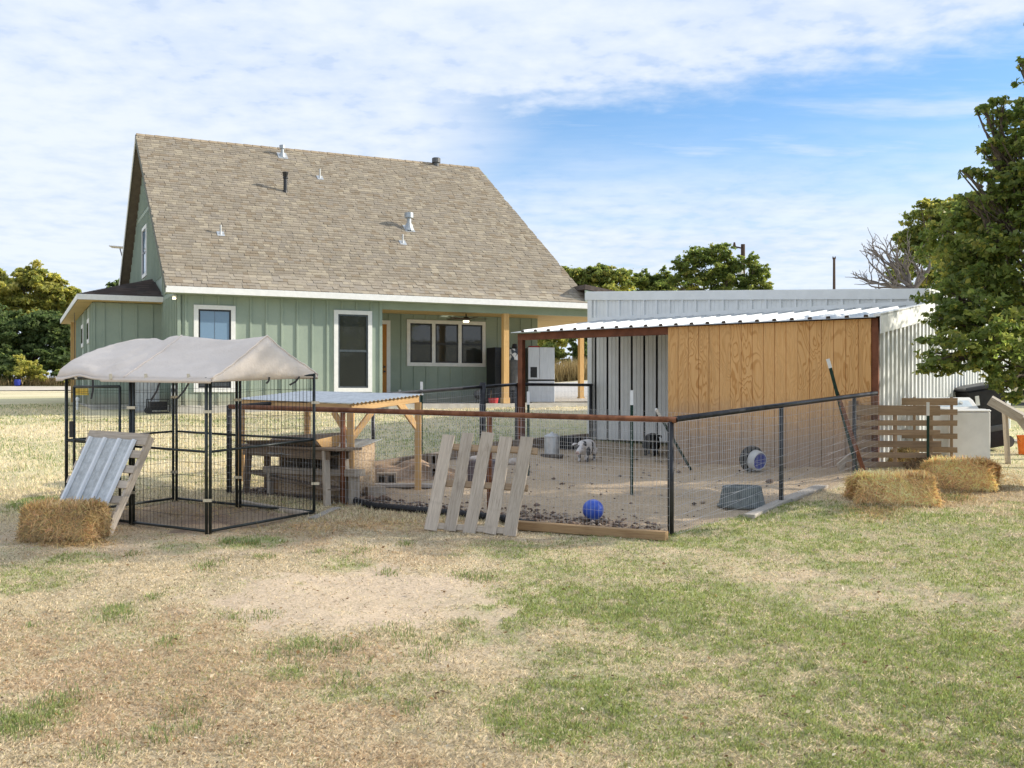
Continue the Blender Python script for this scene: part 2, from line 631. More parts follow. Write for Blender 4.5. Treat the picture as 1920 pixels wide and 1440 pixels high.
M['lamp'] = mat_emit('lit_lamp', (1.0, .86, .6), 1.4)


def make_glass():
    m, g, b = principled('window_glass')
    b.inputs['Base Color'].default_value = (.035, .038, .034, 1)
    b.inputs['Roughness'].default_value = .05
    b.inputs['Specular IOR Level'].default_value = .65
    b.inputs['Coat Weight'].default_value = .4
    b.inputs['Coat Roughness'].default_value = .02
    tc = g.node('ShaderNodeTexCoord')
    n = g.noise(tc.outputs['Object'], 2.2, 3, .5)
    bn = g.node('ShaderNodeBump')
    bn.inputs['Distance'].default_value = .004
    g.l.new(n, bn.inputs['Height'])
    g.l.new(bn.outputs[0], b.inputs['Normal'])
    M['glass'] = m
    m2, g2, b2 = principled('blue_shaded_glass')
    b2.inputs['Base Color'].default_value = (.175, .275, .395, 1)
    b2.inputs['Roughness'].default_value = .06
    b2.inputs['Specular IOR Level'].default_value = .6
    M['blueglass'] = m2
    pass


make_glass()


def mat_plywood():
    """rotary-cut plywood siding: flame figure in orange-brown on tan; splash dirt near the ground"""
    m, g, b = principled('plywood_siding')
    tc = g.node('ShaderNodeTexCoord')
    oi = g.node('ShaderNodeObjectInfo')
    off = g.vmath('SCALE', (17.0, 31.0, 9.0), scale=oi.outputs['Random'])
    mp = g.node('ShaderNodeMapping')
    g.l.new(tc.outputs['Object'], mp.inputs[0])
    mp.inputs['Scale'].default_value = (1.9, 1.0, .50)
    v = g.vmath('ADD', mp.outputs[0], off)
    n = g.noise(v, 1.7, 2.0, .42, .45)
    rings = g.math('SINE', g.math('MULTIPLY', n, 150.0))
    edge = g.smooth(rings, .30, .95)
    sec = g.noise(v, .8, 2, .5)
    edge = g.math('MULTIPLY', edge, g.smooth(sec, .35, .6, .25, 1.0))
    mp2 = g.node('ShaderNodeMapping')
    g.l.new(tc.outputs['Object'], mp2.inputs[0])
    mp2.inputs['Scale'].default_value = (60, 60, 1.2)
    fine = g.noise(mp2.outputs[0], 2.0, 4, .6)
    c = g.mix(g.smooth(fine, .3, .7), (.70, .385, .145), (.79, .48, .210))
    c = g.mix(g.math('MULTIPLY', edge, .55), c, (.42, .165, .030))
    # splashed dirt from the pen floor
    sep = g.node('ShaderNodeSeparateXYZ')
    g.l.new(tc.outputs['Object'], sep.inputs[0])
    dn = g.noise(tc.outputs['Object'], 2.2, 5, .65)
    h = g.math('SUBTRACT', sep.outputs[2], g.math('MULTIPLY', dn, .75))
    c = g.mix(g.smooth(h, 1.05, .15, 0, .90), c, (.36, .275, .21))
    hs = g.node('ShaderNodeHueSaturation')
    g.l.new(g.math('MULTIPLY_ADD', oi.outputs['Random'], .22, .90), hs.inputs['Value'])
    g.l.new(c, hs.inputs['Color'])
    g.l.new(hs.outputs[0], b.inputs['Base Color'])
    b.inputs['Roughness'].default_value = .8
    b.inputs['Specular IOR Level'].default_value = .2
    bn = g.node('ShaderNodeBump')
    bn.inputs['Distance'].default_value = .002
    g.l.new(g.math('ADD', rings, fine), bn.inputs['Height'])
    g.l.new(bn.outputs[0], b.inputs['Normal'])
    return m


M['plywood'] = mat_plywood()


def mat_pig():
    m, g, b = principled('spotted_hide')
    tc = g.node('ShaderNodeTexCoord')
    n = g.noise(tc.outputs['Object'], 4.2, 2, .5, .3)
    c = g.mix(g.smooth(n, .50, .535), (.62, .58, .55), (.014, .014, .016))
    g.l.new(c, b.inputs['Base Color'])
    b.inputs['Roughness'].default_value = .75
    return m


M['pig'] = mat_pig()


# ---------------------------------------------------------------- value noise (numpy)
def vnoise(X, Y, s, seed=0, octv=4):
    out = np.zeros_like(X, float)
    amp, tot = 1.0, 0.0
    for o in range(octv):
        t = np.random.default_rng(seed * 13 + o).random((128, 128))
        x, y = X * s + 71.3 * o, Y * s + 19.7 * o
        xi, yi = np.floor(x).astype(int), np.floor(y).astype(int)
        fx, fy = x - xi, y - yi
        fx, fy = fx * fx * (3 - 2 * fx), fy * fy * (3 - 2 * fy)
        a = t[xi % 128, yi % 128] * (1 - fx) + t[(xi + 1) % 128, yi % 128] * fx
        b = t[xi % 128, (yi + 1) % 128] * (1 - fx) + t[(xi + 1) % 128, (yi + 1) % 128] * fx
        out += amp * (a * (1 - fy) + b * fy)
        tot += amp
        amp *= .55
        s *= 2.03
    return out / tot


def inside(X, Y, poly):
    r = np.zeros(X.shape, bool)
    n = len(poly)
    for i in range(n):
        x0, y0 = poly[i]
        x1, y1 = poly[(i + 1) % n]
        c = ((y0 > Y) != (y1 > Y)) & (X < (x1 - x0) * (Y - y0) / (y1 - y0 + 1e-12) + x0)
        r ^= c
    return r


# ---------------------------------------------------------------- key frames of the place
_n = math.hypot(.905, .425)
HU = Vector((.905 / _n, .425 / _n, 0))
HV = Vector((-.425 / _n, .905 / _n, 0))
HO = Vector(((333 - CX) / F * 27.4, 27.4, E))


def H(u, v, z):
    """house coordinates: along the front, back from it, height relative to the eye"""
    return HO + HU * u + HV * v + Vector((0, 0, z))


SO = Vector((5.70, 16.93, E))
SA = Vector((-.80, .60, 0))
SB = Vector((.60, .80, 0))


def S(a, b, z):
    """shed coordinates: a to the left along its front, b back, height relative to the eye"""
    return SO + SA * a + SB * b + Vector((0, 0, z))


RC = Vector((1.83, 12.30))       # front corner of the pipe fence
RL = Vector((-4.03, 15.20))      # front left end
RE = Vector((5.735, 16.80))       # right end at the shed post
RB = Vector((-.55, 20.0))        # back post
RB2 = Vector((.10, 21.15))
KN = {'FL': Vector((-5.62, 13.40)), 'FR': Vector((-3.50, 12.29)), 'BR': Vector((-2.48, 13.48)), 'BL': Vector((-4.60, 14.56))}
PEN = [tuple(RC), tuple(RL), tuple(RB), tuple(RB2), (1.7, 23.4), (7.3, 19.2), tuple(RE)]
KEN = [tuple(KN[k]) for k in ('FL', 'FR', 'BR', 'BL')]


# ---------------------------------------------------------------- ground cover map (in ground metres)
def ell(x, y, rx, ry):
    c = gp(x, y)
    a, b = gp(x, y - ry), gp(x, y + ry)
    return (c.x, c.y, rx * c.y / F, max(.1, (a.y - b.y) / 2))


GREEN = [(1150, 1130, 300, 45, .95), (1000, 1062, 130, 32, .7), (1430, 1185, 290, 40, .95), (1760, 1225, 240, 42, 1.0),
         (1060, 1330, 170, 60, .7), (1000, 1360, 110, 50, .8), (1400, 1390, 420, 60, .45), (1860, 1340, 120, 80, .8), (30, 1350, 90, 45, .9),
         (20, 1092, 130, 30, .55), (205, 1150, 50, 20, .7), (640, 1062, 60, 14, .6), (560, 1205, 50, 20, .6),
         (545, 1260, 50, 16, .6), (905, 1180, 80, 26, .6), (960, 1035, 100, 18, .55), (1840, 1075, 70, 25, .7), (1500, 1012, 200, 14, .35),
         (70, 945, 60, 12, 1.0), (470, 1016, 55, 10, .8), (330, 1028, 60, 10, .5), (1330, 985, 90, 15, .35), (790, 1290, 100, 25, .4),
         (1160, 1230, 180, 40, .5), (640, 1300, 60, 20, .4), (1650, 1330, 200, 40, .5), (1250, 1060, 200, 30, .55), (140, 1050, 70, 12, .5)]
DIRT = [(690, 1125, 230, 58, 1.15), (600, 1170, 130, 30, .7), (450, 1110, 120, 22, .5), (880, 1215, 130, 30, .5), (1680, 1110, 230, 36, .45),
        (1560, 1085, 150, 25, .4), (300, 1020, 200, 22, .5), (1130, 1260, 120, 20, .35), (420, 975, 180, 25, .4), (1900, 1130, 80, 30, .5),
        (60, 1010, 90, 20, .6)]
BROWN = [(260, 1260, 330, 110, .85), (520, 1390, 300, 80, .5), (60, 1200, 120, 60, .5), (640, 1230, 110, 40, .6), (740, 970, 140, 28, .9), (460, 1000, 260, 22, .85), (180, 1030, 150, 14, .6), (1000, 1020, 120, 10, .5),
         (520, 990, 120, 18, .6), (780, 1040, 120, 25, .4), (1880, 940, 120, 30, .5)]
EG = [(*ell(*e[:4]), e[4]) for e in GREEN]
ED = [(*ell(*e[:4]), e[4]) for e in DIRT]
EB = [(*ell(*e[:4]), e[4]) for e in BROWN]
C_STRAW = np.array((.54, .445, .305))
C_GREEN = np.array((.325, .345, .160))
C_DIRT = np.array((.60, .475, .345))
C_BROWN = np.array((.50, .385, .255))
C_PEN = np.array((.45, .350, .245))
C_DARK = np.array((.27, .190, .140))


def blobs(X, Y, L, wob):
    m = np.zeros_like(X)
    for cx, cy, rx, ry, s in L:
        d = ((X - cx) / rx) ** 2 + ((Y - cy) / ry) ** 2
        m = np.maximum(m, s * np.clip(1.5 - d - wob * 1.6, 0, 1))
    return m


def cover(X, Y):
    """returns green, dirt, brown, pen masks"""
    w = vnoise(X, Y, 1.6, 3, 4) - .5
    w2 = vnoise(X, Y, 5.5, 5, 3) - .5
    wob = 2.0 * w + 1.2 * w2
    g = blobs(X, Y, EG, wob)
    base = vnoise(X, Y, .55, 9, 4) + .35 * w2
    near = Y < 14.5
    rightness = np.clip((X + .4) / 2.2, 0, 1)
    g = np.maximum(g, np.where(near, np.clip((base - .47 + .12 * rightness) * 3.2, 0, .62) * (.25 + .75 * rightness), 0))
    lawn = np.clip((base - .44) * 3.0, 0, .38) * np.clip((Y - 15) / 3, 0, 1)
    # greener strip between the pen and the house
    strip = np.exp(-((Y - 22.5 - .35 * X) / 3.0) ** 2) * np.clip((X + 4.0) / 2.5, 0, 1)
    lawn = np.maximum(lawn, .95 * strip * np.clip(.75 + 1.2 * w, 0, 1))
    strip2 = np.exp(-((Y - 26.2 + .1 * (X + 10)) / 1.1) ** 2)
    lawn = np.maximum(lawn, .7 * strip2 * np.clip(.6 + 1.5 * w, 0, 1))
    g = np.maximum(g, lawn * (Y > 14))
    d = blobs(X, Y, ED, wob)
    b = blobs(X, Y, EB, wob)
    w3 = vnoise(X, Y, 14.0, 31, 3) - .5
    g = np.clip(g * (1 + 2.2 * w3 + 1.0 * w2), 0, 1)
    g = g * (1 - .85 * np.clip(d, 0, 1) * (d > .6))
    pw = .10 * w
    pen = inside(X + pw, Y + pw, PEN)
    ken = inside(X + .5 * w, Y + .5 * w + .25 * w2, KEN)
    return g, d, b, pen.astype(float), ken.astype(float), w, w2


def ground_colour(X, Y):
    g, d, b, pen, ken, w, w2 = cover(X, Y)
    far = np.clip((Y - 14.5) / 4, 0, 1)[:, None]
    c = (C_STRAW[None] * (1 - far) + np.array((.70, .61, .41))[None] * far) * (1 + .35 * w + .30 * w2)[:, None]
    def mixin(c, col, m):
        return c * (1 - m[:, None]) + col * m[:, None]
    c = mixin(c, C_BROWN[None] * (1 + .4 * w2)[:, None], np.clip(b, 0, .9))
    c = mixin(c, C_DIRT[None] * (1 + .2 * w + .15 * w2)[:, None], np.clip(d, 0, .95))
    c = mixin(c, C_GREEN[None] * (1 + .5 * w2)[:, None], np.clip(g, 0, .85))
    pc = C_PEN[None] * (1 + .25 * w + .2 * w2)[:, None]
    # trodden, damp soil along the front edge of the pen
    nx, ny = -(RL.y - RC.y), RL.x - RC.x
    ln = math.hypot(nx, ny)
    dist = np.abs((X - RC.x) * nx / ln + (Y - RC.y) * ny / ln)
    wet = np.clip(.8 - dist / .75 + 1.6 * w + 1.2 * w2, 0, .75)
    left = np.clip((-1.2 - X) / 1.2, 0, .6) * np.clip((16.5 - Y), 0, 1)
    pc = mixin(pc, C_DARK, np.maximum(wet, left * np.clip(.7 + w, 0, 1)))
    c = mixin(c, pc, pen)
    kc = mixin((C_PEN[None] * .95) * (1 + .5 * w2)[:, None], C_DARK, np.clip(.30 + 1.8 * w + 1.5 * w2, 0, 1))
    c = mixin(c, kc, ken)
    return c


def make_ground():
    def grid(xs, ys):
        X, Y = np.meshgrid(xs, ys, indexing='xy')
        return X.ravel(), Y.ravel(), len(xs), len(ys)
    xs = np.concatenate([-np.geomspace(900, 16, 26), np.arange(-15, -8, .5), np.arange(-8, 8.001, .06), np.arange(8.5, 15, .5), np.geomspace(16, 900, 26)])
    ys = np.concatenate([np.array([-300, -100, -40, -15, -6, -2, 1, 3]), np.arange(4.2, 15.5, .06), np.arange(15.6, 30, .16), np.arange(30.5, 70, .6), np.geomspace(71, 1200, 24)])
    X, Y, nx, ny = grid(xs, ys)
    Z = ground_np(X, Y)
    sl = (Y > 4) & (Y < 20) & (np.abs(X) < 9)
    rough = (vnoise(X, Y, 9, 21, 3) - .5) * .022 + (vnoise(X, Y, 2.2, 22, 3) - .5) * .035
    pen = inside(X, Y, PEN)
    rough = rough + np.where(pen, (vnoise(X, Y, 7, 23, 3) - .5) * .05, 0)
    Z = Z + np.where(sl, rough, 0)
    c = ground_colour(X, Y)
    i = np.arange(nx * ny).reshape(ny, nx)
    f = np.stack([i[:-1, :-1].ravel(), i[:-1, 1:].ravel(), i[1:, 1:].ravel(), i[1:, :-1].ravel()], 1)
    o = mesh_np('ground', np.stack([X, Y, Z], 1), f, M['ground'], c, kind='structure', smooth=True)
    o['label'] = 'dry yard with straw coloured turf, green patches and bare earth'
    return o


make_ground()


def make_blades():
    n = 860000
    u = rng.random(n)
    Yv = 4.6 * (15.6 / 4.6) ** (u ** .92)
    Xv = (rng.random(n) * 2 - 1)
    Xv = np.where(rng.random(n) < .80, Xv * (.53 * Yv + .2), np.sign(Xv) * (.50 * Yv + np.abs(Xv) * 4.0))
    g, d, b, pen, ken, w, w2 = cover(Xv, Yv)
    keep = (pen < .5) & (ken < .5)
    keep &= rng.random(n) > np.clip(d, 0, 1) * .88
    Xv, Yv, g, d, b, w, w2 = [a[keep] for a in (Xv, Yv, g, d, b, w, w2)]
    n = len(Xv)
    isg = rng.random(n) < np.clip(g * (.78 + 1.2 * w2) + .03, 0, .82)
    L = np.where(isg, rng.uniform(.010, .034, n) * (.7 + .7 * np.clip(g, 0, 1)), rng.uniform(.010, .044, n))
    lean = np.where(isg, rng.uniform(.15, .9, n), rng.uniform(.7, 1.5, n))
    az = rng.uniform(0, 2 * np.pi, n)
    wd = rng.uniform(.0014, .0032, n) * (Yv / 6.5) ** .8
    z0 = ground_np(Xv, Yv) + (vnoise(Xv, Yv, 9, 21, 3) - .5) * .022 + (vnoise(Xv, Yv, 2.2, 22, 3) - .5) * .035 - .004
    dx, dy = np.cos(az), np.sin(az)
    hx, hz = np.sin(lean) * L, np.cos(lean) * L
    base = np.stack([Xv, Yv, z0], 1)
    side = np.stack([-dy * wd, dx * wd, np.zeros(n)], 1)
    tip = base + np.stack([dx * hx, dy * hx, np.maximum(hz, .006)], 1)
    mid = base + .55 * np.stack([dx * hx * .75, dy * hx * .75, np.maximum(hz, .006) * 1.25], 1)
    V = np.stack([base - side, base + side, mid + side * .8, tip], 1)
    r = rng.random((n, 1))
    cg = np.array([[.215, .280, .100]]) * (.45 + 1.0 * r) + np.array([[.14, .09, .03]]) * rng.random((n, 1))
    cs = np.array([[.64, .54, .37]]) * (.40 + .95 * r)
    cb = np.array([[.55, .415, .27]]) * (.6 + .7 * r)
    cc = np.where(isg[:, None], cg, np.where((rng.random(n) < np.clip(b, 0, .8))[:, None], cb, cs))
    cols = np.repeat(cc, 4, 0)
    idx = np.arange(n)[:, None] * 4
    t = np.concatenate([idx + np.array([[0, 1, 2]]), idx + np.array([[0, 2, 3]])], 0)
    o = mesh_np('grass', V.reshape(-1, 3), t, M['blade'], cols, kind='stuff')
    o['label'] = 'short mixed dry and green grass blades across the yard'


make_blades()


def make_far_blades():
    """coarser turf on the sunlit lawn beyond the pen"""
    n = 150000
    Yv = 13.0 * (34 / 13.0) ** rng.random(n)
    Xv = (rng.random(n) * 2 - 1) * .54 * Yv
    Xv = np.where(rng.random(n) < .6, -np.abs(Xv), Xv)
    g, d, b, pen, ken, w, w2 = cover(Xv, Yv)
    hx, hy = Xv - HO.x, Yv - HO.y
    hu, hv = hx * HU.x + hy * HU.y, hx * HV.x + hy * HV.y
    sx, sy = Xv - SO.x, Yv - SO.y
    sb = sx * SB.x + sy * SB.y
    sa = sx * SA.x + sy * SA.y
    keep = (pen < .5) & (ken < .5) & ~((hu > -2.2) & (hv > -.6)) & ~((sb > -.1) & (sa < 7.2) & (sa > -.1))
    Xv, Yv, g, w2 = Xv[keep], Yv[keep], g[keep], w2[keep]
    n = len(Xv)
    isg = rng.random(n) < np.clip(g * .75 + .05, 0, .8)
    L = rng.uniform(.03, .075, n)
    lean = rng.uniform(.3, 1.35, n)
    az = rng.uniform(0, 2 * np.pi, n)
    wd = rng.uniform(.005, .009, n) * (Yv / 16)
    base = np.stack([Xv, Yv, ground_np(Xv, Yv) - .004], 1)
    dx, dy = np.cos(az), np.sin(az)
    side = np.stack([-dy * wd, dx * wd, 0 * wd], 1)
    tip = base + np.stack([dx * np.sin(lean) * L, dy * np.sin(lean) * L, np.cos(lean) * L + .006], 1)
    V = np.stack([base - side, base + side, tip], 1).reshape(-1, 3)
    r = rng.random((n, 1))
    cc = np.where(isg[:, None], np.array([[.21, .265, .085]]) * (.7 + .7 * r), np.array([[.74, .65, .44]]) * (.65 + .6 * r))
    o = mesh_np('lawn_grass', V, np.arange(n * 3).reshape(n, 3), M['blade'], np.repeat(cc, 3, 0), kind='stuff')
    o['label'] = 'coarse dry lawn grass between the pen and the house'


make_far_blades()


def make_tufts():
    """taller green tufts standing out of the dry turf"""
    spots = [(390, 1062, 1.3), (285, 1120, .8), (200, 1150, 1.6), (225, 1160, 1.2), (440, 1158, .8), (500, 1155, 1.0), (315, 1205, .8),
             (60, 1175, .6), (530, 1225, 1.2), (580, 1215, 1.2), (620, 1225, 1.0), (650, 1210, 1.1), (545, 1265, 1.4), (640, 1275, 1.2),
             (740, 1185, 1.4), (760, 1200, 1.0), (830, 1210, 1.2), (800, 1230, 1.0), (250, 1040, .8), (130, 1045, .9), (490, 1045, 1.0),
             (600, 1035, .7), (670, 1035, 1.2), (760, 1020, .8), (730, 1075, .8), (115, 1310, 1.2), (350, 1330, .9), (300, 1380, 1.0), (370, 1365, .7),
             (180, 1410, 1.1), (460, 1395, .8), (30, 1350, 2.0), (60, 1365, 1.4), (1235, 1285, .9), (870, 1080, .9), (900, 1085, 1.0), (1000, 1400, 1.2),
             (1060, 1350, 1.4), (960, 1345, 1.6), (1500, 1360, 1.0), (1780, 1300, 1.5), (1850, 1350, 1.5), (1900, 1330, 1.5), (1700, 1280, 1.2),
             (1785, 935, 1.2), (1770, 930, 1.0), (1800, 932, .9), (470, 1018, .9), (430, 1015, .8), (60, 945, 1.2), (100, 948, .8), (1260, 1005, .6),
             (770, 1330, .6), (1310, 1170, 1.0), (1180, 1150, 1.0), (1090, 1150, .9), (680, 1240, .7), (870, 1170, .9)]
    VV, CC = [], []
    for (x, y, s) in spots:
        c = gp(x, y)
        k = int(150 * s)
        rad = .075 * s
        px = c.x + rng.normal(0, rad, k)
        py = c.y + rng.normal(0, rad * 1.3, k)
        L = rng.uniform(.022, .060, k) * (.75 + .25 * s)
        lean = rng.uniform(.1, .85, k)
        az = np.arctan2(py - c.y, px - c.x) + rng.normal(0, .8, k)
        wd = rng.uniform(.0020, .0038, k) * (c.y / 7) ** .8
        z0 = ground_np(px, py) - .01
        dx, dy = np.cos(az), np.sin(az)
        base = np.stack([px, py, z0], 1)
        side = np.stack([-dy * wd, dx * wd, 0 * wd], 1)
        tip = base + np.stack([dx * np.sin(lean) * L, dy * np.sin(lean) * L, np.cos(lean) * L], 1)
        mid = base + .55 * np.stack([dx * np.sin(lean) * L * .6, dy * np.sin(lean) * L * .6, np.cos(lean) * L * 1.25], 1)
        VV.append(np.stack([base - side, base + side, mid + side * .7, tip, mid - side * .7], 1).reshape(-1, 3))
        r = rng.random((k, 1))
        cg = np.array([[.20, .255, .095]]) * (.6 + .8 * r)
        cg = np.where(rng.random((k, 1)) < .18, np.array([[.42, .35, .18]]), cg)
        CC.append(np.repeat(cg, 5, 0))
    V = np.concatenate(VV)
    C = np.concatenate(CC)
    idx = np.arange(len(V) // 5)[:, None] * 5
    t = np.concatenate([idx + np.array([[0, 1, 2]]), idx + np.array([[0, 2, 4]]), idx + np.array([[4, 2, 3]])], 0)
    o = mesh_np('grass_tufts', V, t, M['blade'], C, kind='stuff')
    o['label'] = 'scattered taller green grass tufts in the dry turf'


make_tufts()


def make_debris():
    """fallen leaves, bits of straw and twigs on the turf"""
    n = 5200
    Y = 4.8 * (15.5 / 4.8) ** rng.random(n)
    X = (rng.random(n) * 2 - 1) * .55 * Y
    z = ground_np(X, Y) + rng.uniform(.012, .03, n)
    twig = rng.random(n) < .45
    L = np.where(twig, rng.uniform(.03, .14, n), rng.uniform(.018, .045, n))
    W = np.where(twig, rng.uniform(.002, .004, n), L * rng.uniform(.35, .6, n))
    a = rng.uniform(0, 6.28, n)
    d = np.stack([np.cos(a), np.sin(a), rng.normal(0, .25, n)], 1)
    sd = np.stack([-np.sin(a), np.cos(a), rng.normal(0, .45, n)], 1)
    c = np.stack([X, Y, z], 1)
    V = np.stack([c - d * L[:, None] * .5, c + sd * W[:, None] * .5, c + d * L[:, None] * .5, c - sd * W[:, None] * .5], 1).reshape(-1, 3)
    pal = np.array([(.20, .125, .065), (.30, .19, .09), (.14, .09, .055), (.55, .47, .33), (.66, .60, .48)])
    k = rng.choice(5, n, p=[.30, .24, .18, .18, .10])
    cc = pal[k] * rng.uniform(.7, 1.2, (n, 1))
    o = mesh_np('fallen_leaves', V, np.arange(n * 4).reshape(n, 4), M['blade'], np.repeat(cc, 4, 0), kind='stuff')
    o['label'] = 'fallen brown leaves and twigs strewn over the dry turf'


make_debris()


def make_clods():
    """lumps of soil and dung on the pen floor"""
    VV, CC, FF = [], [], []
    n = 1900
    cnt = 0
    oct_v = np.array([(1, 0, 0), (-1, 0, 0), (0, 1, 0), (0, -1, 0), (0, 0, 1), (0, 0, -1)], float)
    oct_f = np.array([(0, 2, 4), (2, 1, 4), (1, 3, 4), (3, 0, 4), (2, 0, 5), (1, 2, 5), (3, 1, 5), (0, 3, 5)])
    t = rng.random(n)
    # along the front edge and scattered over the floor
    fx = RC.x + (RL.x - RC.x) * t
    fy = RC.y + (RL.y - RC.y) * t + np.abs(rng.normal(0, .38, n)) + .05
    k = n // 4
    fx[:k] = rng.uniform(-3.5, 5.6, k)
    fy[:k] = rng.uniform(12.6, 20, k)
    X = fx
    Y = fy
    ok = inside(X, Y, PEN)
    ok[: k // 4] |= inside(X[: k // 4], Y[: k // 4], KEN)
    X, Y = X[ok], Y[ok]
    m = len(X)
    s = rng.gamma(2.0, .0058, m) + .004
    Zg = ground_np(X, Y)
    jit = rng.uniform(.6, 1.3, (m, 6, 1))
    V = oct_v[None] * jit * (s[:, None, None]) * np.array([1.3, 1.3, .75]) + np.stack([X, Y, Zg + s * .35], 1)[:, None]
    base = np.array([[.15, .105, .08]]) * rng.uniform(.5, 1.6, (m, 1))
    light = rng.random(m) < .2
    base[light] = np.array([.36, .29, .23]) * rng.uniform(.8, 1.2, (light.sum(), 1))
    f = (oct_f[None] + np.arange(m)[:, None, None] * 6).reshape(-1, 3)
    o = mesh_np('soil_clods', V.reshape(-1, 3), f, M['clod'], np.repeat(base, 6, 0), kind='stuff')
    o['label'] = 'dark crumbs of soil and dung on the pen floor'


make_clods()


# ================================================================= HOUSE
ROOF_E, ROOF_V0, RIDGE_V, RIDGE_Z = 2.77, -.45, 6.77, 8.18
SLOPE = (RIDGE_Z - ROOF_E) / (RIDGE_V - ROOF_V0)
UL, URE, URR = -.33, 11.92, 11.32
SH = [(.300, .256, .198), (.325, .282, .220), (.272, .222, .163), (.292, .256, .210), (.375, .325, .248), (.315, .272, .216), (.284, .243, .192), (.298, .260, .206), (.340, .293, .228)]


def rz(v):
    return ROOF_E + (v - ROOF_V0) * SLOPE if v <= RIDGE_V else RIDGE_Z - (v - RIDGE_V) * SLOPE


def quadmesh(name, pts, mat, parent, kind=None):
    b = MB()
    b.add(pts, [tuple(range(len(pts)))])
    return b.build(name, mat, parent, kind=kind)


def prism(name, pts, n, mat, parent):
    """extrude polygon pts by vector n"""
    b = MB()
    k = len(pts)
    q = [Vector(p) for p in pts] + [Vector(p) + Vector(n) for p in pts]
    b.add(q, [tuple(range(k)), tuple(range(2 * k - 1, k - 1, -1))] + [(i, i + k, (i + 1) % k + k, (i + 1) % k) for i in range(k)])
    return b.build(name, mat, parent)


def hbox(b, u0, u1, v0, v1, z0, z1):
    c = [H(u0, v0, z0), H(u1, v0, z0), H(u1, v1, z0), H(u0, v1, z0), H(u0, v0, z1), H(u1, v0, z1), H(u1, v1, z1), H(u0, v1, z1)]
    return b.hexa(c)


def hpart(name, u0, u1, v0, v1, z0, z1, mat, parent):
    return hbox(MB(), u0, u1, v0, v1, z0, z1).build(name, mat, parent)


house = thing('farmhouse', 'sage green board and batten house with a big tan shingle roof', 'house', H(0, 0, -.45))


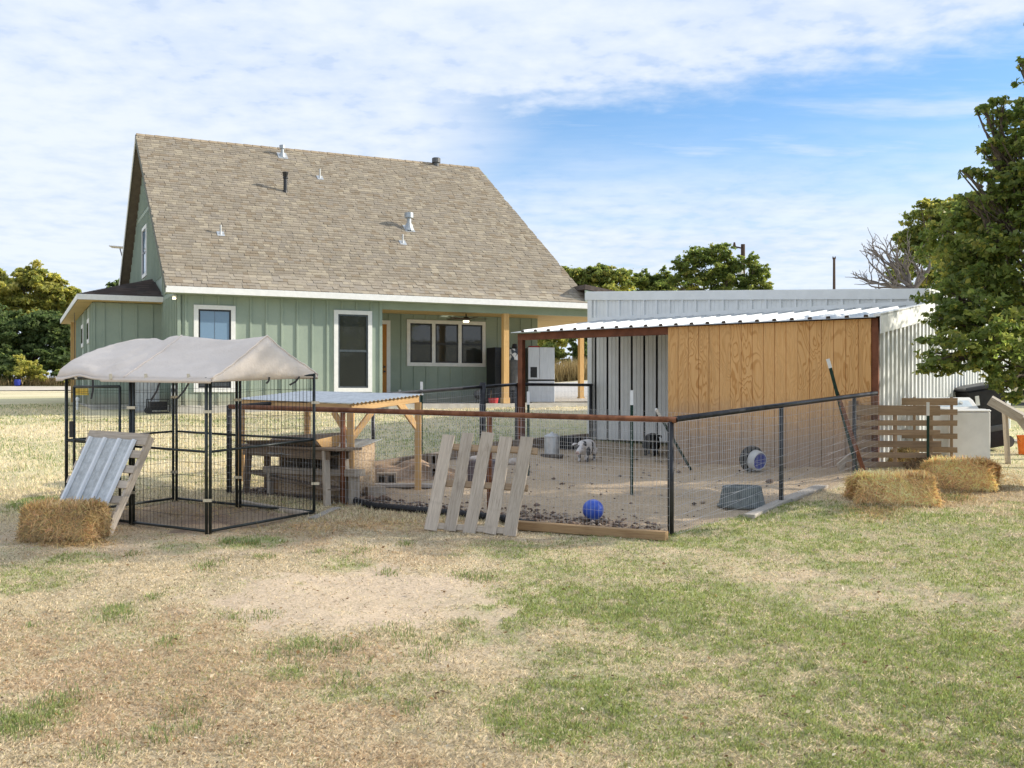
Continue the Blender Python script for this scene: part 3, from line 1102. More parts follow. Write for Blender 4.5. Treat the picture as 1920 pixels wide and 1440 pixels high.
def build_house():
    h = house
    sd, wh = M['siding'], M['white']
    zb = -.26
    # foundation and slab
    hpart('foundation', -.02, 5.50, -.02, 13.5, -.80, zb, M['concrete'], h)
    hpart('foundation', -1.86, -.03, 2.97, 13.3, -.80, zb - .003, M['concrete'], h)
    hpart('porch_slab', 5.51, 15.6, -.50, 9.5, -.62, -.245, M['concrete'], h)
    # walls
    hpart('wall', 0, 5.48, 0, .12, zb, 2.63, sd, h)
    top = lambda v: rz(v) - .24
    prism('wall', [H(0, .0, zb), H(0, .0, top(.0)), H(0, RIDGE_V, top(RIDGE_V)), H(0, 13.5, top(13.5)), H(0, 13.5, zb)], HU * .12, sd, h)
    hpart('wall', 5.36, 5.48, .121, 2.72, zb, 2.63, sd, h)
    hpart('wall', 5.481, 11.63, 2.60, 2.72, zb, 2.63, sd, h)
    hpart('wall', 11.51, 11.63, 2.721, 13.4, zb, 2.63, sd, h)
    prism('wall', [H(11.51, .3, 2.63), H(11.51, RIDGE_V, top(RIDGE_V)), H(11.51, 13.2, 2.63)], HU * .12, sd, h)
    hpart('wall', 0, 11.6, 13.4, 13.5, zb, 2.63, sd, h)
    # battens
    bw, bt = .052, .030
    def batten(u, v, z0, z1, face):
        if face == 'front':
            p0, p1, up = H(u, v - bt / 2, z0), H(u, v - bt / 2, z1), -HV
        else:
            p0, p1, up = H(u - .022, v, z0), H(u - .022, v, z1), -HU
        board('batten', p0, p1, bw, bt if face == 'front' else .044, sd, h, up)
    u = .20
    wins = [(.40, 1.46, .08, 2.34), (4.11, 5.19, .09, 2.33)]
    while u < 5.4:
        w = [q for q in wins if q[0] - .03 < u < q[1] + .03]
        if w:
            batten(u, 0, zb, w[0][2] - .003, 'front')
            batten(u, 0, w[0][3] + .003, 2.6, 'front')
        else:
            batten(u, 0, zb, 2.6, 'front')
        u += .414
    for uu in (.03, 5.445):
        board('corner_board', H(uu, -.017, zb), H(uu, -.017, 2.6), .085, .034, sd, h, -HV)
    u = 5.75
    while u < 11.6:
        if u < 6.66:
            batten(u, 2.6, 2.28, 2.49, 'front')
        elif 7.12 < u < 9.79:
            batten(u, 2.6, zb, .885, 'front')
            batten(u, 2.6, 2.345, 2.49, 'front')
        else:
            batten(u, 2.6, zb, 2.49, 'front')
        u += .406
    v = .12
    while v < 13.3:
        zt = top(v) - .02
        z0 = zb if v < 2.9 else 3.35
        if zt > z0 + .05:
            if 6.55 < v < 8.0:
                batten(0, v, z0, 3.70, 'side')
                batten(0, v, 5.43, 5.75, 'side')
                batten(0, v, 5.87, zt, 'side')
            elif zt > 5.9:
                batten(0, v, z0, 5.75, 'side')
                batten(0, v, 5.87, zt, 'side')
            elif v < 2.9:
                batten(0, v, z0, 2.62, 'side')
                batten(0, v, 2.76, zt, 'side')
            else:
                batten(0, v, z0, zt, 'side')
        v += .30
    board('band_trim', H(-.012, .0, 2.69), H(-.012, 3.0, 2.69), .13, .024, sd, h, -HU)
    board('band_trim', H(-.012, 3.70, 5.81), H(-.012, 9.84, 5.81), .12, .024, sd, h, -HU)
    # roof
    b = MB()
    th = .16
    e0, e1 = (UL, ROOF_V0), (URE, ROOF_V0)
    lo = lambda p, z: H(p[0], p[1], z)
    b.hexa([lo(e0, ROOF_E - th), lo(e1, ROOF_E - th), H(URR, RIDGE_V, RIDGE_Z - th), H(UL, RIDGE_V, RIDGE_Z - th),
            lo(e0, ROOF_E - .012), lo(e1, ROOF_E - .012), H(URR, RIDGE_V, RIDGE_Z - .012), H(UL, RIDGE_V, RIDGE_Z - .012)])
    vb = 2 * RIDGE_V - ROOF_V0
    b.hexa([H(UL, RIDGE_V + .001, RIDGE_Z - th), H(URR, RIDGE_V + .001, RIDGE_Z - th), H(URE, vb, ROOF_E - th), H(UL, vb, ROOF_E - th),
            H(UL, RIDGE_V + .001, RIDGE_Z), H(URR, RIDGE_V + .001, RIDGE_Z), H(URE, vb, ROOF_E), H(UL, vb, ROOF_E)])
    roof = b.build('roof', M['deck'], h)
    make_shingles(roof)
    r0 = H(UL, RIDGE_V, RIDGE_Z)
    cap = MB()
    n = 42
    for i in range(n):
        u0, u1 = UL + (URR - UL) * i / n, UL + (URR - UL) * (i + 1.12) / n
        for s in (-1, 1):
            z0 = RIDGE_Z + .014 - .003 * (i % 2)
            q = [H(u0, RIDGE_V, z0 + .012), H(u1, RIDGE_V, z0), H(u1, RIDGE_V + s * .14, z0 - .14 * SLOPE), H(u0, RIDGE_V + s * .14, z0 + .012 - .14 * SLOPE)]
            cap.add(q, [(0, 1, 2, 3) if s < 0 else (3, 2, 1, 0)])
    cap.build('ridge_cap', M['deck_cap'], roof)
    # eave fascia, rakes, soffit
    board('fascia', H(UL - .02, ROOF_V0 - .014, 2.675), H(15.65, ROOF_V0 - .014, 2.675), .165, .028, wh, h, -HV)
    hpart('soffit', UL, 15.6, ROOF_V0 + .01, -.022, 2.595, 2.612, sd, h)
    for (va, za, vb_, zb_) in ((ROOF_V0, ROOF_E, RIDGE_V, RIDGE_Z), (2 * RIDGE_V - ROOF_V0, ROOF_E, RIDGE_V, RIDGE_Z)):
        dn = -.10
        board('rake_board', H(UL - .016, va, za + dn), H(UL - .016, vb_, zb_ + dn), .17, .026, M['white'] if va > 5 else M['darkrake'], h, -HU)
    # porch
    hpart('porch_beam', 5.49, 15.3, -.02, .14, 2.40, 2.594, sd, h)
    hpart('porch_beam', 15.14, 15.30, .15, 8.6, 2.40, 2.594, sd, h)
    hpart('porch_beam', 11.64, 15.13, 8.44, 8.6, 2.40, 2.594, sd, h)
    k = 0
    v = .16
    while v < 8.4:
        u0 = 5.49 if v < 2.45 else 11.64
        board('ceiling_board', H(u0, v + .1, 2.50), H(15.13, v + .1, 2.50), .195, .016, M['soffit'], h, (0, 0, 1), seed=k % 3)
        v += .2
        k += 1
    for (uu, vv) in ((9.30, .06), (15.22, .06), (15.22, 6.2)):
        p = MB()
        hbox(p, uu - .085, uu + .085, vv - .085, vv + .085, -.24, 2.40)
        po = p.build('porch_post', M['cedar_v'], h)
        q = MB()
        hbox(q, uu - .105, uu + .105, vv - .105, vv + .105, -.243, .0 - .07)
        q.build('post_base', M['cedar_v'], po)
    # the low side roof over the porch at the right
    b = MB()
    b.hexa([H(11.70, ROOF_V0, 3.18), H(15.65, ROOF_V0, 2.62), H(15.65, 8.9, 2.62), H(11.70, 8.9, 3.18),
            H(11.70, ROOF_V0, 3.32), H(15.65, ROOF_V0, 2.76), H(15.65, 8.9, 2.76), H(11.70, 8.9, 3.32)])
    b.build('side_roof', M['dark_roofing'], h)
    prism('wall', [H(11.72, -.43, 2.62), H(15.5, -.43, 2.62), H(11.72, -.43, 3.16)], HV * .05, sd, h)
    # windows
    window(h, .40, 1.46, .08, 2.34, 0, .36, True)
    window(h, 4.11, 5.19, .09, 2.33, 0, 1.22)
    tw = [(7.13, 7.13 + .88), (8.01, 8.01 + .88), (8.89, 9.77)]
    for i, (a, c) in enumerate(tw):
        window(h, a, c, .90, 2.33, 2.6, 1.60, trim=(.11 if i == 0 else .055, .11 if i == 2 else .055))
    gable_window(h)
    # door
    d = hpart('door', 5.60, 6.48, 2.565, 2.598, -.24, 2.16, M['door_v'], h)
    for (a, c, z0, z1) in ((6.48, 6.60, -.24, 2.28), (5.49, 5.60, -.24, 2.28), (5.60, 6.48, 2.16, 2.28)):
        hpart('trim', a, c, 2.560, 2.597, z0, z1, wh, d)
    for z in (.72, .86):
        MB().tube([H(6.40, 2.56, z), H(6.40, 2.50, z)], .03, 8).build('handle', M['black'], d)
    hpart('outlet', 6.86, 6.94, 2.56, 2.598, .02, .17, wh, h)
    # corner lamp
    lp = MB().tube([H(-.06, -.06, 2.56), H(-.10, -.12, 2.50)], [.035, .055], 10).build('corner_lamp', M['white'], h)
    MB().lathe([(.045, 0), (.05, .02), (.03, .05)], H(-.10, -.12, 2.45), 10).build('bulb', M['lamp'], lp)
    # left wing
    hpart('wing_wall', -1.83, -.002, 3.0, 3.12, zb, 2.56, sd, h)
    hpart('wing_wall', -1.83, -1.71, 3.121, 11.8, zb, 2.56, sd, h)
    for uu in (-1.80, -1.55, -1.12, -.70, -.28):
        batten(uu, 3.0, zb, 2.54, 'front')
    for i in range(20):
        vv = 3.05 + i * .43
        if not (4.1 < vv < 5.3 or 6.9 < vv < 8.0):
            batten(-1.83, vv, zb, 2.54, 'side')
    for (va, vc) in ((4.2, 5.1), (7.0, 7.9)):
        w = MB()
        c = [H(-1.87, va, 1.5), H(-1.87, vc, 1.5), H(-1.83, vc, 1.5), H(-1.83, va, 1.5), H(-1.87, va, 2.2), H(-1.87, vc, 2.2), H(-1.83, vc, 2.2), H(-1.83, va, 2.2)]
        wo = w.hexa(c).build('window', wh, h)
        MB().add([H(-1.874, va + .12, 1.62), H(-1.874, vc - .12, 1.62), H(-1.874, vc - .12, 2.08), H(-1.874, va + .12, 2.08)], [(3, 2, 1, 0)]).build('pane', M['glass'], wo)
    p = MB()
    hbox(p, -2.02, -1.86, 11.0, 11.16, -.3, 2.5)
    p.build('porch_post', M['cedar_v'], h)
    # wing roof: hipped at the front
    T = H(0, 5.2, 3.50)
    A, B, Cc = H(-2.24, 2.60, 2.74), H(-.03, 2.60, 2.74), H(-2.24, 13.4, 2.74)
    D = H(0, 13.4, 3.50)
    wr = MB()
    dn = Vector((0, 0, -.12))
    wr.add([A, B, T, D, Cc, A + dn, B + dn, T + dn, D + dn, Cc + dn],
           [(0, 1, 2), (0, 2, 3, 4), (7, 6, 5), (9, 8, 7, 5), (0, 5, 6, 1), (1, 6, 7, 2), (2, 7, 8, 3), (3, 8, 9, 4), (4, 9, 5, 0)])
    wro = wr.build('wing_roof', M['dark_roofing'], h)
    wing_shingles(wro, A, B, T)
    board('fascia', H(-2.26, 2.587, 2.665), H(-.03, 2.587, 2.665), .15, .025, wh, h, -HV)
    board('fascia', H(-2.253, 2.61, 2.665), H(-2.253, 13.4, 2.665), .15, .025, wh, h, -HU)
    for i in range(22):
        v0 = 2.62 + i * .49
        board('soffit_board', H(-2.23, v0 + .24, 2.582), H(-1.84 if v0 > 2.8 else -.04, v0 + .24, 2.582), .47, .016, M['soffit'], h, (0, 0, 1), seed=i % 3)
    # roof penetrations
    def flash(o, u, v, z, r):
        f = MB()
        n1 = Vector((0, 0, 1)) - HV * 0
        c = [(u - r, v - r), (u + r, v - r), (u + r, v + r), (u - r, v + r)]
        f.hexa([H(a, q, rz(q) + .012) for a, q in c] + [H(a, q, rz(q) + .026) for a, q in c])
        f.build('flashing', M['galv'], o)
    def pipe(u, v, hgt, r, mat, prof=None):
        z = rz(v)
        pr = prof or [(r * 1.9, -.03), (r * 1.5, .03), (r, .09), (r, hgt), (r * .8, hgt)]
        o = MB().lathe(pr, H(u, v, z), 12).build('roof_vent', mat, h, smooth=False)
        if mat is not M['black']:
            flash(o, u, v, z, max(.10, r * 2.6))
    pipe(3.76, 4.19, .6, .06, M['black'], [(.085, -.06), (.07, .0), (.06, .04), (.06, .40), (.085, .42), (.085, .44), (.06, .46), (.095, .60), (.095, .61), (.05, .61)])
    capv = lambda s: [(.15 * s, -.05), (.09 * s, .14 * s), (.065 * s, .16 * s), (.065 * s, .30 * s), (.125 * s, .31 * s), (.125 * s, .45 * s), (.04, .47 * s)]
    pipe(4.15, 6.28, .3, .06, M['sheetgrey'], capv(.78))
    pipe(7.24, 2.69, .5, .06, M['sheetgrey'], capv(1.12))
    for (a, c, hh) in ((5.10, 5.15, .30), (1.40, 1.81, .27), (6.78, 1.95, .27)):
        pipe(a, c, hh, .025, M['lightgrey'])
    pipe(9.67, 6.66, .3, .1, M['greyplastic'], [(.10, -.05), (.10, .08), (.15, .085), (.15, .23), (.13, .25)])
    # satellite dish on the far rake
    p0 = P(229, 480, 38.2)
    ds = MB().tube([p0 + Vector((.10, .2, -.25)), p0, P(225, 466, 38.2)], .022, 6).build('satellite_mount', M['greyplastic'], h)
    c = P(221, 463.5, 38.2)
    db = MB()
    db.box((-.27, -.16, -.012), (.27, .16, .012), Matrix.Translation(c) @ Matrix.Rotation(R(-6), 4, 'X') @ Matrix.Rotation(R(4), 4, 'Y'))
    db.build('dish', M['white'], ds)


def window(h, u0, u1, z0, z1, v, zm, blue=False, trim=(.115, .115)):
    wh = M['white']
    tl, tr = trim
    f = MB()
    fr = .045
    a, c, b, t = u0 + tl, u1 - tr, z0 + .11, z1 - .11
    for (x0, x1, y0, y1) in ((a, a + fr, b, t), (c - fr, c, b, t), (a + fr, c - fr, b, b + fr), (a + fr, c - fr, t - fr, t), (a + fr, c - fr, zm - .03, zm + .03)):
        hbox(f, x0, x1, v - .022, v - .002, y0, y1)
    w = f.build('window', M['black'] if not (u0 > 4 and v == 0) else M['slateframe'], h)
    for (x0, x1, y0, y1) in ((u0, u0 + tl, z0, z1), (u1 - tr, u1, z0, z1), (u0 + tl, u1 - tr, z0, b), (u0 + tl, u1 - tr, t, z1)):
        hpart('trim', x0, x1, v - .040, v - .001, y0, y1, wh, w)
    for i, (y0, y1) in enumerate(((b + fr, zm - .03), (zm + .03, t - fr))):
        g = MB()
        g.add([H(a + fr, v - .012, y0), H(c - fr, v - .012, y0), H(c - fr, v - .012 + .004 * i, y1), H(a + fr, v - .012 + .004 * i, y1)], [(0, 1, 2, 3)])
        g.build('pane', M['blueglass'] if blue and i == 1 else M['glass'], w)
    if blue:
        hpart('mullion', (a + c) / 2 - .003, (a + c) / 2 + .003, v - .014, v - .006, zm + .03, t - fr, M['greyplastic'], w)


def gable_window(h):
    va, vc, z0, z1 = 6.70, 7.90, 3.76, 5.38
    f = MB()
    def sb(b, a, c, y0, y1, x0, x1):
        return b.hexa([H(x0, a, y0), H(x0, c, y0), H(x1, c, y0), H(x1, a, y0), H(x0, a, y1), H(x0, c, y1), H(x1, c, y1), H(x1, a, y1)])
    for (a, c, y0, y1) in ((va + .11, va + .16, z0 + .11, z1 - .11), (vc - .16, vc - .11, z0 + .11, z1 - .11), (va + .16, vc - .16, 4.52, 4.58)):
        sb(f, a, c, y0, y1, -.03, -.002)
    w = f.build('window', M['black'], h)
    for (a, c, y0, y1) in ((va, va + .11, z0, z1), (vc - .11, vc, z0, z1), (va + .11, vc - .11, z0, z0 + .11), (va + .11, vc - .11, z1 - .11, z1)):
        sb(MB(), a, c, y0, y1, -.045, -.001).build('trim', M['white'], w)
    MB().add([H(-.014, va + .12, z0 + .12), H(-.014, vc - .12, z0 + .12), H(-.014, vc - .12, z1 - .12), H(-.014, va + .12, z1 - .12)], [(3, 2, 1, 0)]).build('pane', M['blueglass'], w)


def make_shingles(roof):
    """laminated shingles: the lowest courses one by one, the rest joined"""
    expo = .143
    dv = expo / math.sqrt(1 + SLOPE * SLOPE)
    nrow = int((RIDGE_V - ROOF_V0 - .05) / dv)
    r = random.Random(5)
    nrm = (Vector((0, 0, 1)) - HV * SLOPE).normalized()
    upv = (HV + Vector((0, 0, SLOPE))).normalized()
    variants = {}
    V, Fq, Cc = [], [], []
    done = 0
    for row in range(nrow):
        v0 = ROOF_V0 - .015 + row * dv
        ue = URE + (URR - URE) * (v0 - ROOF_V0) / (RIDGE_V - ROOF_V0)
        u = UL - .02 - r.random() * .2
        while u < ue:
            w = r.choice((.13, .17, .21, .26))
            x0, x1 = max(u, UL - .025), min(u + w - .004, ue + .015)
            ci = r.randrange(len(SH))
            if x1 - x0 > .04:
                t = r.choice((.012, .018, .023))
                full = abs((x1 - x0) - (w - .004)) < 1e-6
                if full and done < 290 and row < 9:
                    key = (w, ci, t)
                    if key not in variants:
                        L = .30
                        ww = w - .004
                        vs = [(0, 0, 0), (ww, 0, 0), (ww, L, -.004), (0, L, -.004), (0, 0, t), (ww, 0, t), (ww, L, .001), (0, L, .001)]
                        me = bpy.data.meshes.new('shingle')
                        me.from_pydata(vs, [], [(4, 5, 6, 7), (0, 1, 5, 4), (1, 2, 6, 5), (3, 0, 4, 7), (0, 3, 2, 1)])
                        a = me.color_attributes.new('col', 'FLOAT_COLOR', 'POINT')
                        c = SH[ci]
                        a.data.foreach_set('color', [x for q in range(8) for x in ((c[0] * .3, c[1] * .3, c[2] * .3, 1) if q < 4 else (*c, 1))])  # dark butt edge, deepened as a painted shadow line between courses
                        me.materials.append(M['shingle'])
                        variants[key] = me
                    o3 = H(x0, v0, ROOF_E + (v0 - ROOF_V0) * SLOPE)
                    m = Matrix(((HU.x, upv.x, nrm.x, o3.x), (HU.y, upv.y, nrm.y, o3.y), (HU.z, upv.z, nrm.z, o3.z), (0, 0, 0, 1)))
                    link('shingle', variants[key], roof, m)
                    done += 1
                else:
                    b = H(x0, v0, ROOF_E + (v0 - ROOF_V0) * SLOPE)
                    e = HU * (x1 - x0)
                    n = len(V)
                    V += [b - nrm * .004, b - nrm * .004 + e, b + nrm * t, b + nrm * t + e, b + upv * .19 + nrm * .001, b + upv * .19 + nrm * .001 + e]
                    Fq += [(n, n + 1, n + 3, n + 2), (n + 2, n + 3, n + 5, n + 4)]
                    k = .9 + .2 * r.random()
                    Cc += [[x * .40 for x in SH[ci]]] * 2 + [[x * k for x in SH[ci]]] * 4  # first two verts carry the painted shadow line on the dark butt
            u += w
    off = wloc(roof)
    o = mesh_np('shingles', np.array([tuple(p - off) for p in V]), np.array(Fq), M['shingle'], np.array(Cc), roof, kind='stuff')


def wing_shingles(wro, A, B, T):
    r = random.Random(9)
    V, Fq, Cc = [], [], []
    L = (A + B) / 2
    upd = (T - (B + (A - B) * 0))
    n0 = (B - A).cross(T - A).normalized()
    rows = 19
    for i in range(rows):
        f0, f1 = i / rows, (i + 1.25) / rows
        a0, b0 = A.lerp(T, f0), B.lerp(T, f0)
        a1, b1 = A.lerp(T, min(f1, 1)), B.lerp(T, min(f1, 1))
        Ln = (b0 - a0).length
        u = -r.random() * .3
        while u < Ln:
            w = r.choice((.22, .3, .36))
            s0, s1 = max(0, u) / Ln, min(Ln, u + w - .004) / Ln
            if s1 > s0:
                n = len(V)
                V += [a0.lerp(b0, s0) + n0 * .016, a0.lerp(b0, s1) + n0 * .016, a1.lerp(b1, s1) + n0 * .004, a1.lerp(b1, s0) + n0 * .004]
                Fq.append((n, n + 1, n + 2, n + 3))
                c = r.choice(((.10, .075, .065), (.14, .105, .09), (.085, .07, .065), (.12, .10, .09)))
                Cc += [c] * 4
            u += w
    off = wloc(wro)
    mesh_np('shingles', np.array([tuple(p - off) for p in V]), np.array(Fq), M['dark_shingle'], np.array(Cc), wro, kind='stuff')


def rot_wood(src, name):
    """same wood with the grain along z"""
    m = src.copy()
    m.name = name
    for nd in m.node_tree.nodes:
        if nd.bl_idname == 'ShaderNodeMapping':
            s = nd.inputs['Scale'].default_value
            nd.inputs['Scale'].default_value = (s[1], s[1], s[0])
    return m


M['cedar_v'] = rot_wood(M['cedar'], 'cedar_post_upright')
M['door_v'] = rot_wood(M['door'], 'stained_door_upright')
M['deck_cap'] = mat_simple('ridge_shingle', (.24, .185, .125), (.34, .275, .19), 5, rough=.95, rand=.1)
M['dark_roofing'] = mat_simple('dark_roofing', (.085, .068, .060), (.13, .105, .092), 7, rough=.95)
M['darkrake'] = mat_simple('dark_rake', (.10, .105, .085), (.13, .135, .11), 5, rough=.7)
M['slateframe'] = mat_simple('slate_frame', (.06, .075, .085), (.09, .105, .115), 8, rough=.4)
build_house()


# ================================================================= METAL SHED WITH LEAN-TO
def sbox(b, a0, a1, b0, b1, z0, z1):
    return b.hexa([S(a1, b0, z0), S(a0, b0, z0), S(a0, b1, z0), S(a1, b1, z0), S(a1, b0, z1), S(a0, b0, z1), S(a0, b1, z1), S(a1, b1, z1)])


def spart(name, a0, a1, b0, b1, z0, z1, mat, parent):
    return sbox(MB(), a0, a1, b0, b1, z0, z1).build(name, mat, parent)


def build_shed():
    sh = thing('metal_shed', 'pale metal shed with a plywood fronted lean-to and rust brown beam', 'shed', S(3.5, 2.8, -1.2))
    W = M['shedmetal']
    WB = 2.83
    topz = lambda a: 1.88 + (a + .09) * .0505
    lowr = lambda b: 1.235 + (b + .18) * .1235
    # back wall of the lean-to / front wall of the building, one panel per rib bay
    a = -.05
    i = 0
    while a < 7.0:
        a1 = min(a + .3048, 7.06)
        p = MB()
        e = .026
        p.hexa([S(a1 - e, WB, -.97), S(a + e, WB, -.97), S(a + e, WB + .02, -.97), S(a1 - e, WB + .02, -.97),
                S(a1 - e, WB, 1.50), S(a + e, WB, 1.50), S(a + e, WB + .02, 1.50), S(a1 - e, WB + .02, 1.50)])
        if a1 > 3.3:
            for q in (.10, .20):        # small stiffening beads
                p.box((0, 0, 0), (0, 0, 0)) if False else p.bar(S(a + q, WB - .003, -.96), S(a + q, WB - .003, 1.49), .012, .006, SB)
        p.build('wall_panel', W, sh)
        q = MB()
        q.hexa([S(a1, WB, 1.66), S(a, WB, 1.66), S(a, WB + .02, 1.66), S(a1, WB + .02, 1.66),
                S(a1, WB, topz(a1) - .03), S(a, WB, topz(a) - .03), S(a, WB + .02, topz(a) - .03), S(a1, WB + .02, topz(a1) - .03)])
        for t in (.10, .20):
            q.bar(S(a + t, WB - .003, 1.70), S(a + t, WB - .003, topz(a) - .14), .012, .006, SB)
        q.build('wall_panel', W, sh)
        # rib on the upper wall
        z1 = topz(a) - .12
        rb = MB()
        rb.hexa([S(a + .035, WB, 1.70), S(a - .035, WB, 1.70), S(a - .02, WB - .034, 1.70), S(a + .02, WB - .034, 1.70),
                 S(a + .035, WB, z1), S(a - .035, WB, z1), S(a - .02, WB - .034, z1), S(a + .02, WB - .034, z1)])
        rb.build('rib', W, sh)
        a += .3048
        i += 1
    spart('wall_backing', -.06, 7.05, WB + .07, WB + .09, -.94, 1.75, M['black'], sh)  # black sheet stands in for shade in the channels between panels
    # trims
    def sloped(name, a0, a1, b0, b1, dz0, dz1, mat):
        m = MB()
        m.hexa([S(a1, b0, topz(a1) + dz0), S(a0, b0, topz(a0) + dz0), S(a0, b1, topz(a0) + dz0), S(a1, b1, topz(a1) + dz0),
                S(a1, b0, topz(a1) + dz1), S(a0, b0, topz(a0) + dz1), S(a0, b1, topz(a0) + dz1), S(a1, b1, topz(a1) + dz1)])
        return m.build(name, mat, sh)
    sloped('top_trim', -.13, 7.2, WB - .055, WB - .004, -.155, .004, W)
    sloped('roof', -.12, 7.18, WB - .03, 9.2, .005, .035, W)
    spart('flashing', -.08, 7.10, WB - .05, WB - .003, 1.585, 1.70, W, sh)
    spart('corner_trim', 7.03, 7.14, WB - .045, WB - .004, -.96, topz(7.1) - .16, W, sh)
    spart('corner_trim', -.12, -.005, WB - .045, WB - .004, 1.70, topz(0) - .16, W, sh)
    spart('wall', 7.06, 7.10, WB + .1, 9.1, -1.0, 2.2, W, sh)
    spart('wall', -.0, 7.05, 9.0, 9.1, -1.0, 1.86, W, sh)
    # lean-to roof: sheet, ribs
    m = MB()
    m.hexa([S(7.02, -.18, lowr(-.18) - .012), S(-.14, -.18, lowr(-.18) - .012), S(-.14, 2.79, lowr(2.79) - .012), S(7.02, 2.79, lowr(2.79) - .012),
            S(7.02, -.18, lowr(-.18)), S(-.14, -.18, lowr(-.18)), S(-.14, 2.79, lowr(2.79)), S(7.02, 2.79, lowr(2.79))])
    ro = m.build('lean_to_roof', M['galv'], sh)
    a = .02
    while a < 7.0:
        rb = MB()
        pr = [(.045, 0), (-.045, 0), (-.022, .038), (.022, .038)]
        rb.hexa([S(a + pr[0][0], -.185, lowr(-.185)), S(a + pr[1][0], -.185, lowr(-.185)), S(a + pr[1][0], 2.78, lowr(2.78)), S(a + pr[0][0], 2.78, lowr(2.78)),
                 S(a + pr[3][0], -.185, lowr(-.185) + .038), S(a + pr[2][0], -.185, lowr(-.185) + .038), S(a + pr[2][0], 2.78, lowr(2.78) + .038), S(a + pr[3][0], 2.78, lowr(2.78) + .038)])
        rb.build('rib', M['galv'], ro)
        e = spart('rib_closure', a - .034, a + .034, -.1885, -.1865, lowr(-.18) - .004, lowr(-.18) + .033, M['void'], ro)  # dark plate painting the shade inside an open rib end
        a += .3048
    for bb in (.7, 1.5, 2.3):
        m = MB()
        m.hexa([S(6.9, bb - .03, lowr(bb) - .10), S(0, bb - .03, lowr(bb) - .10), S(0, bb + .03, lowr(bb) - .10), S(6.9, bb + .03, lowr(bb) - .10),
                S(6.9, bb - .03, lowr(bb) - .016), S(0, bb - .03, lowr(bb) - .016), S(0, bb + .03, lowr(bb) - .016), S(6.9, bb + .03, lowr(bb) - .016)])
        m.build('purlin', M['rustbeam'], sh)
    spart('beam', -.12, 6.95, -.05, .05, 1.085, 1.212, M['rustbeam'], sh)
    for (aa, bb) in ((6.89, 0), (-.075, .0)):
        p = S(aa, bb, 0)
        spart('post', aa - .055, aa + .055, bb - .051, bb + .051, G(p.x, p.y) - E - .15, 1.084 + (.12 if bb else 0), M['rustbeam'], sh)
    # plywood panels, each cut into boards by grooves
    for i in range(3):
        a0 = -.019 + 1.205 * i
        pm = MB()
        Wd, Hh = 1.20, 2.585
        n = 6
        for k in range(n):
            x0, x1 = k * Wd / n + (.005 if k else 0), (k + 1) * Wd / n - (.005 if k < n - 1 else 0)
            pm.box((x0, -.014, 0), (x1, 0, Hh))
        pm.box((0, .0005, 0), (Wd, .006, Hh))
        me = pm.mesh('plywood_panel', M['plywood'])
        o = S(a0 + Wd, -.058, -1.375)
        mw = Matrix(((-SA.x, SB.x, 0, o.x), (-SA.y, SB.y, 0, o.y), (0, 0, 1, o.z), (0, 0, 0, 1)))
        link('plywood_panel', me, sh, mw)
    # corrugated right end wall
    m = MB()
    per = .215
    pts = []
    b = .0
    while b < 9.0:
        pts += [(b, 0), (b + per * .18, .0), (b + per * .32, .038), (b + per * .68, .038), (b + per * .82, 0)]
        b += per
    vs, fs = [], []
    for (bb, d) in pts:
        zt = lowr(bb) - .02 if bb < WB else topz(0) - .02
        vs += [S(-.135 - d, bb, -1.45), S(-.135 - d, bb, zt)]
    for i in range(len(pts) - 1):
        fs.append((2 * i, 2 * i + 1, 2 * i + 3, 2 * i + 2))
    m.add(vs, fs)
    m.build('corrugated_wall', M['galvwall'], sh)
    m = MB()
    m.hexa([S(-.19, -.16, lowr(-.16) - .27), S(-.205, -.16, lowr(-.16) - .27), S(-.205, 2.8, lowr(2.8) - .24), S(-.19, 2.8, lowr(2.8) - .24),
            S(-.19, -.16, lowr(-.16) + .035), S(-.205, -.16, lowr(-.16) + .035), S(-.205, 2.8, lowr(2.8) + .045), S(-.19, 2.8, lowr(2.8) + .045)])
    m.build('rake_trim', W, sh)
    m = MB()
    m.hexa([S(-.10, -.19, lowr(-.16) - .0), S(-.205, -.19, lowr(-.16) - .0), S(-.205, 2.8, lowr(2.8) + .046), S(-.10, 2.8, lowr(2.8) + .046),
            S(-.10, -.19, lowr(-.16) + .042), S(-.205, -.19, lowr(-.16) + .042), S(-.205, 2.8, lowr(2.8) + .056), S(-.10, 2.8, lowr(2.8) + .056)])
    m.build('rake_cap', W, sh)
    return sh


M['galvwall'] = mat_simple('dull_corrugated_steel', (.60, .62, .62), (.70, .72, .72), 3, (1, 1, .4), .40, .30, spec=.5)
build_shed()


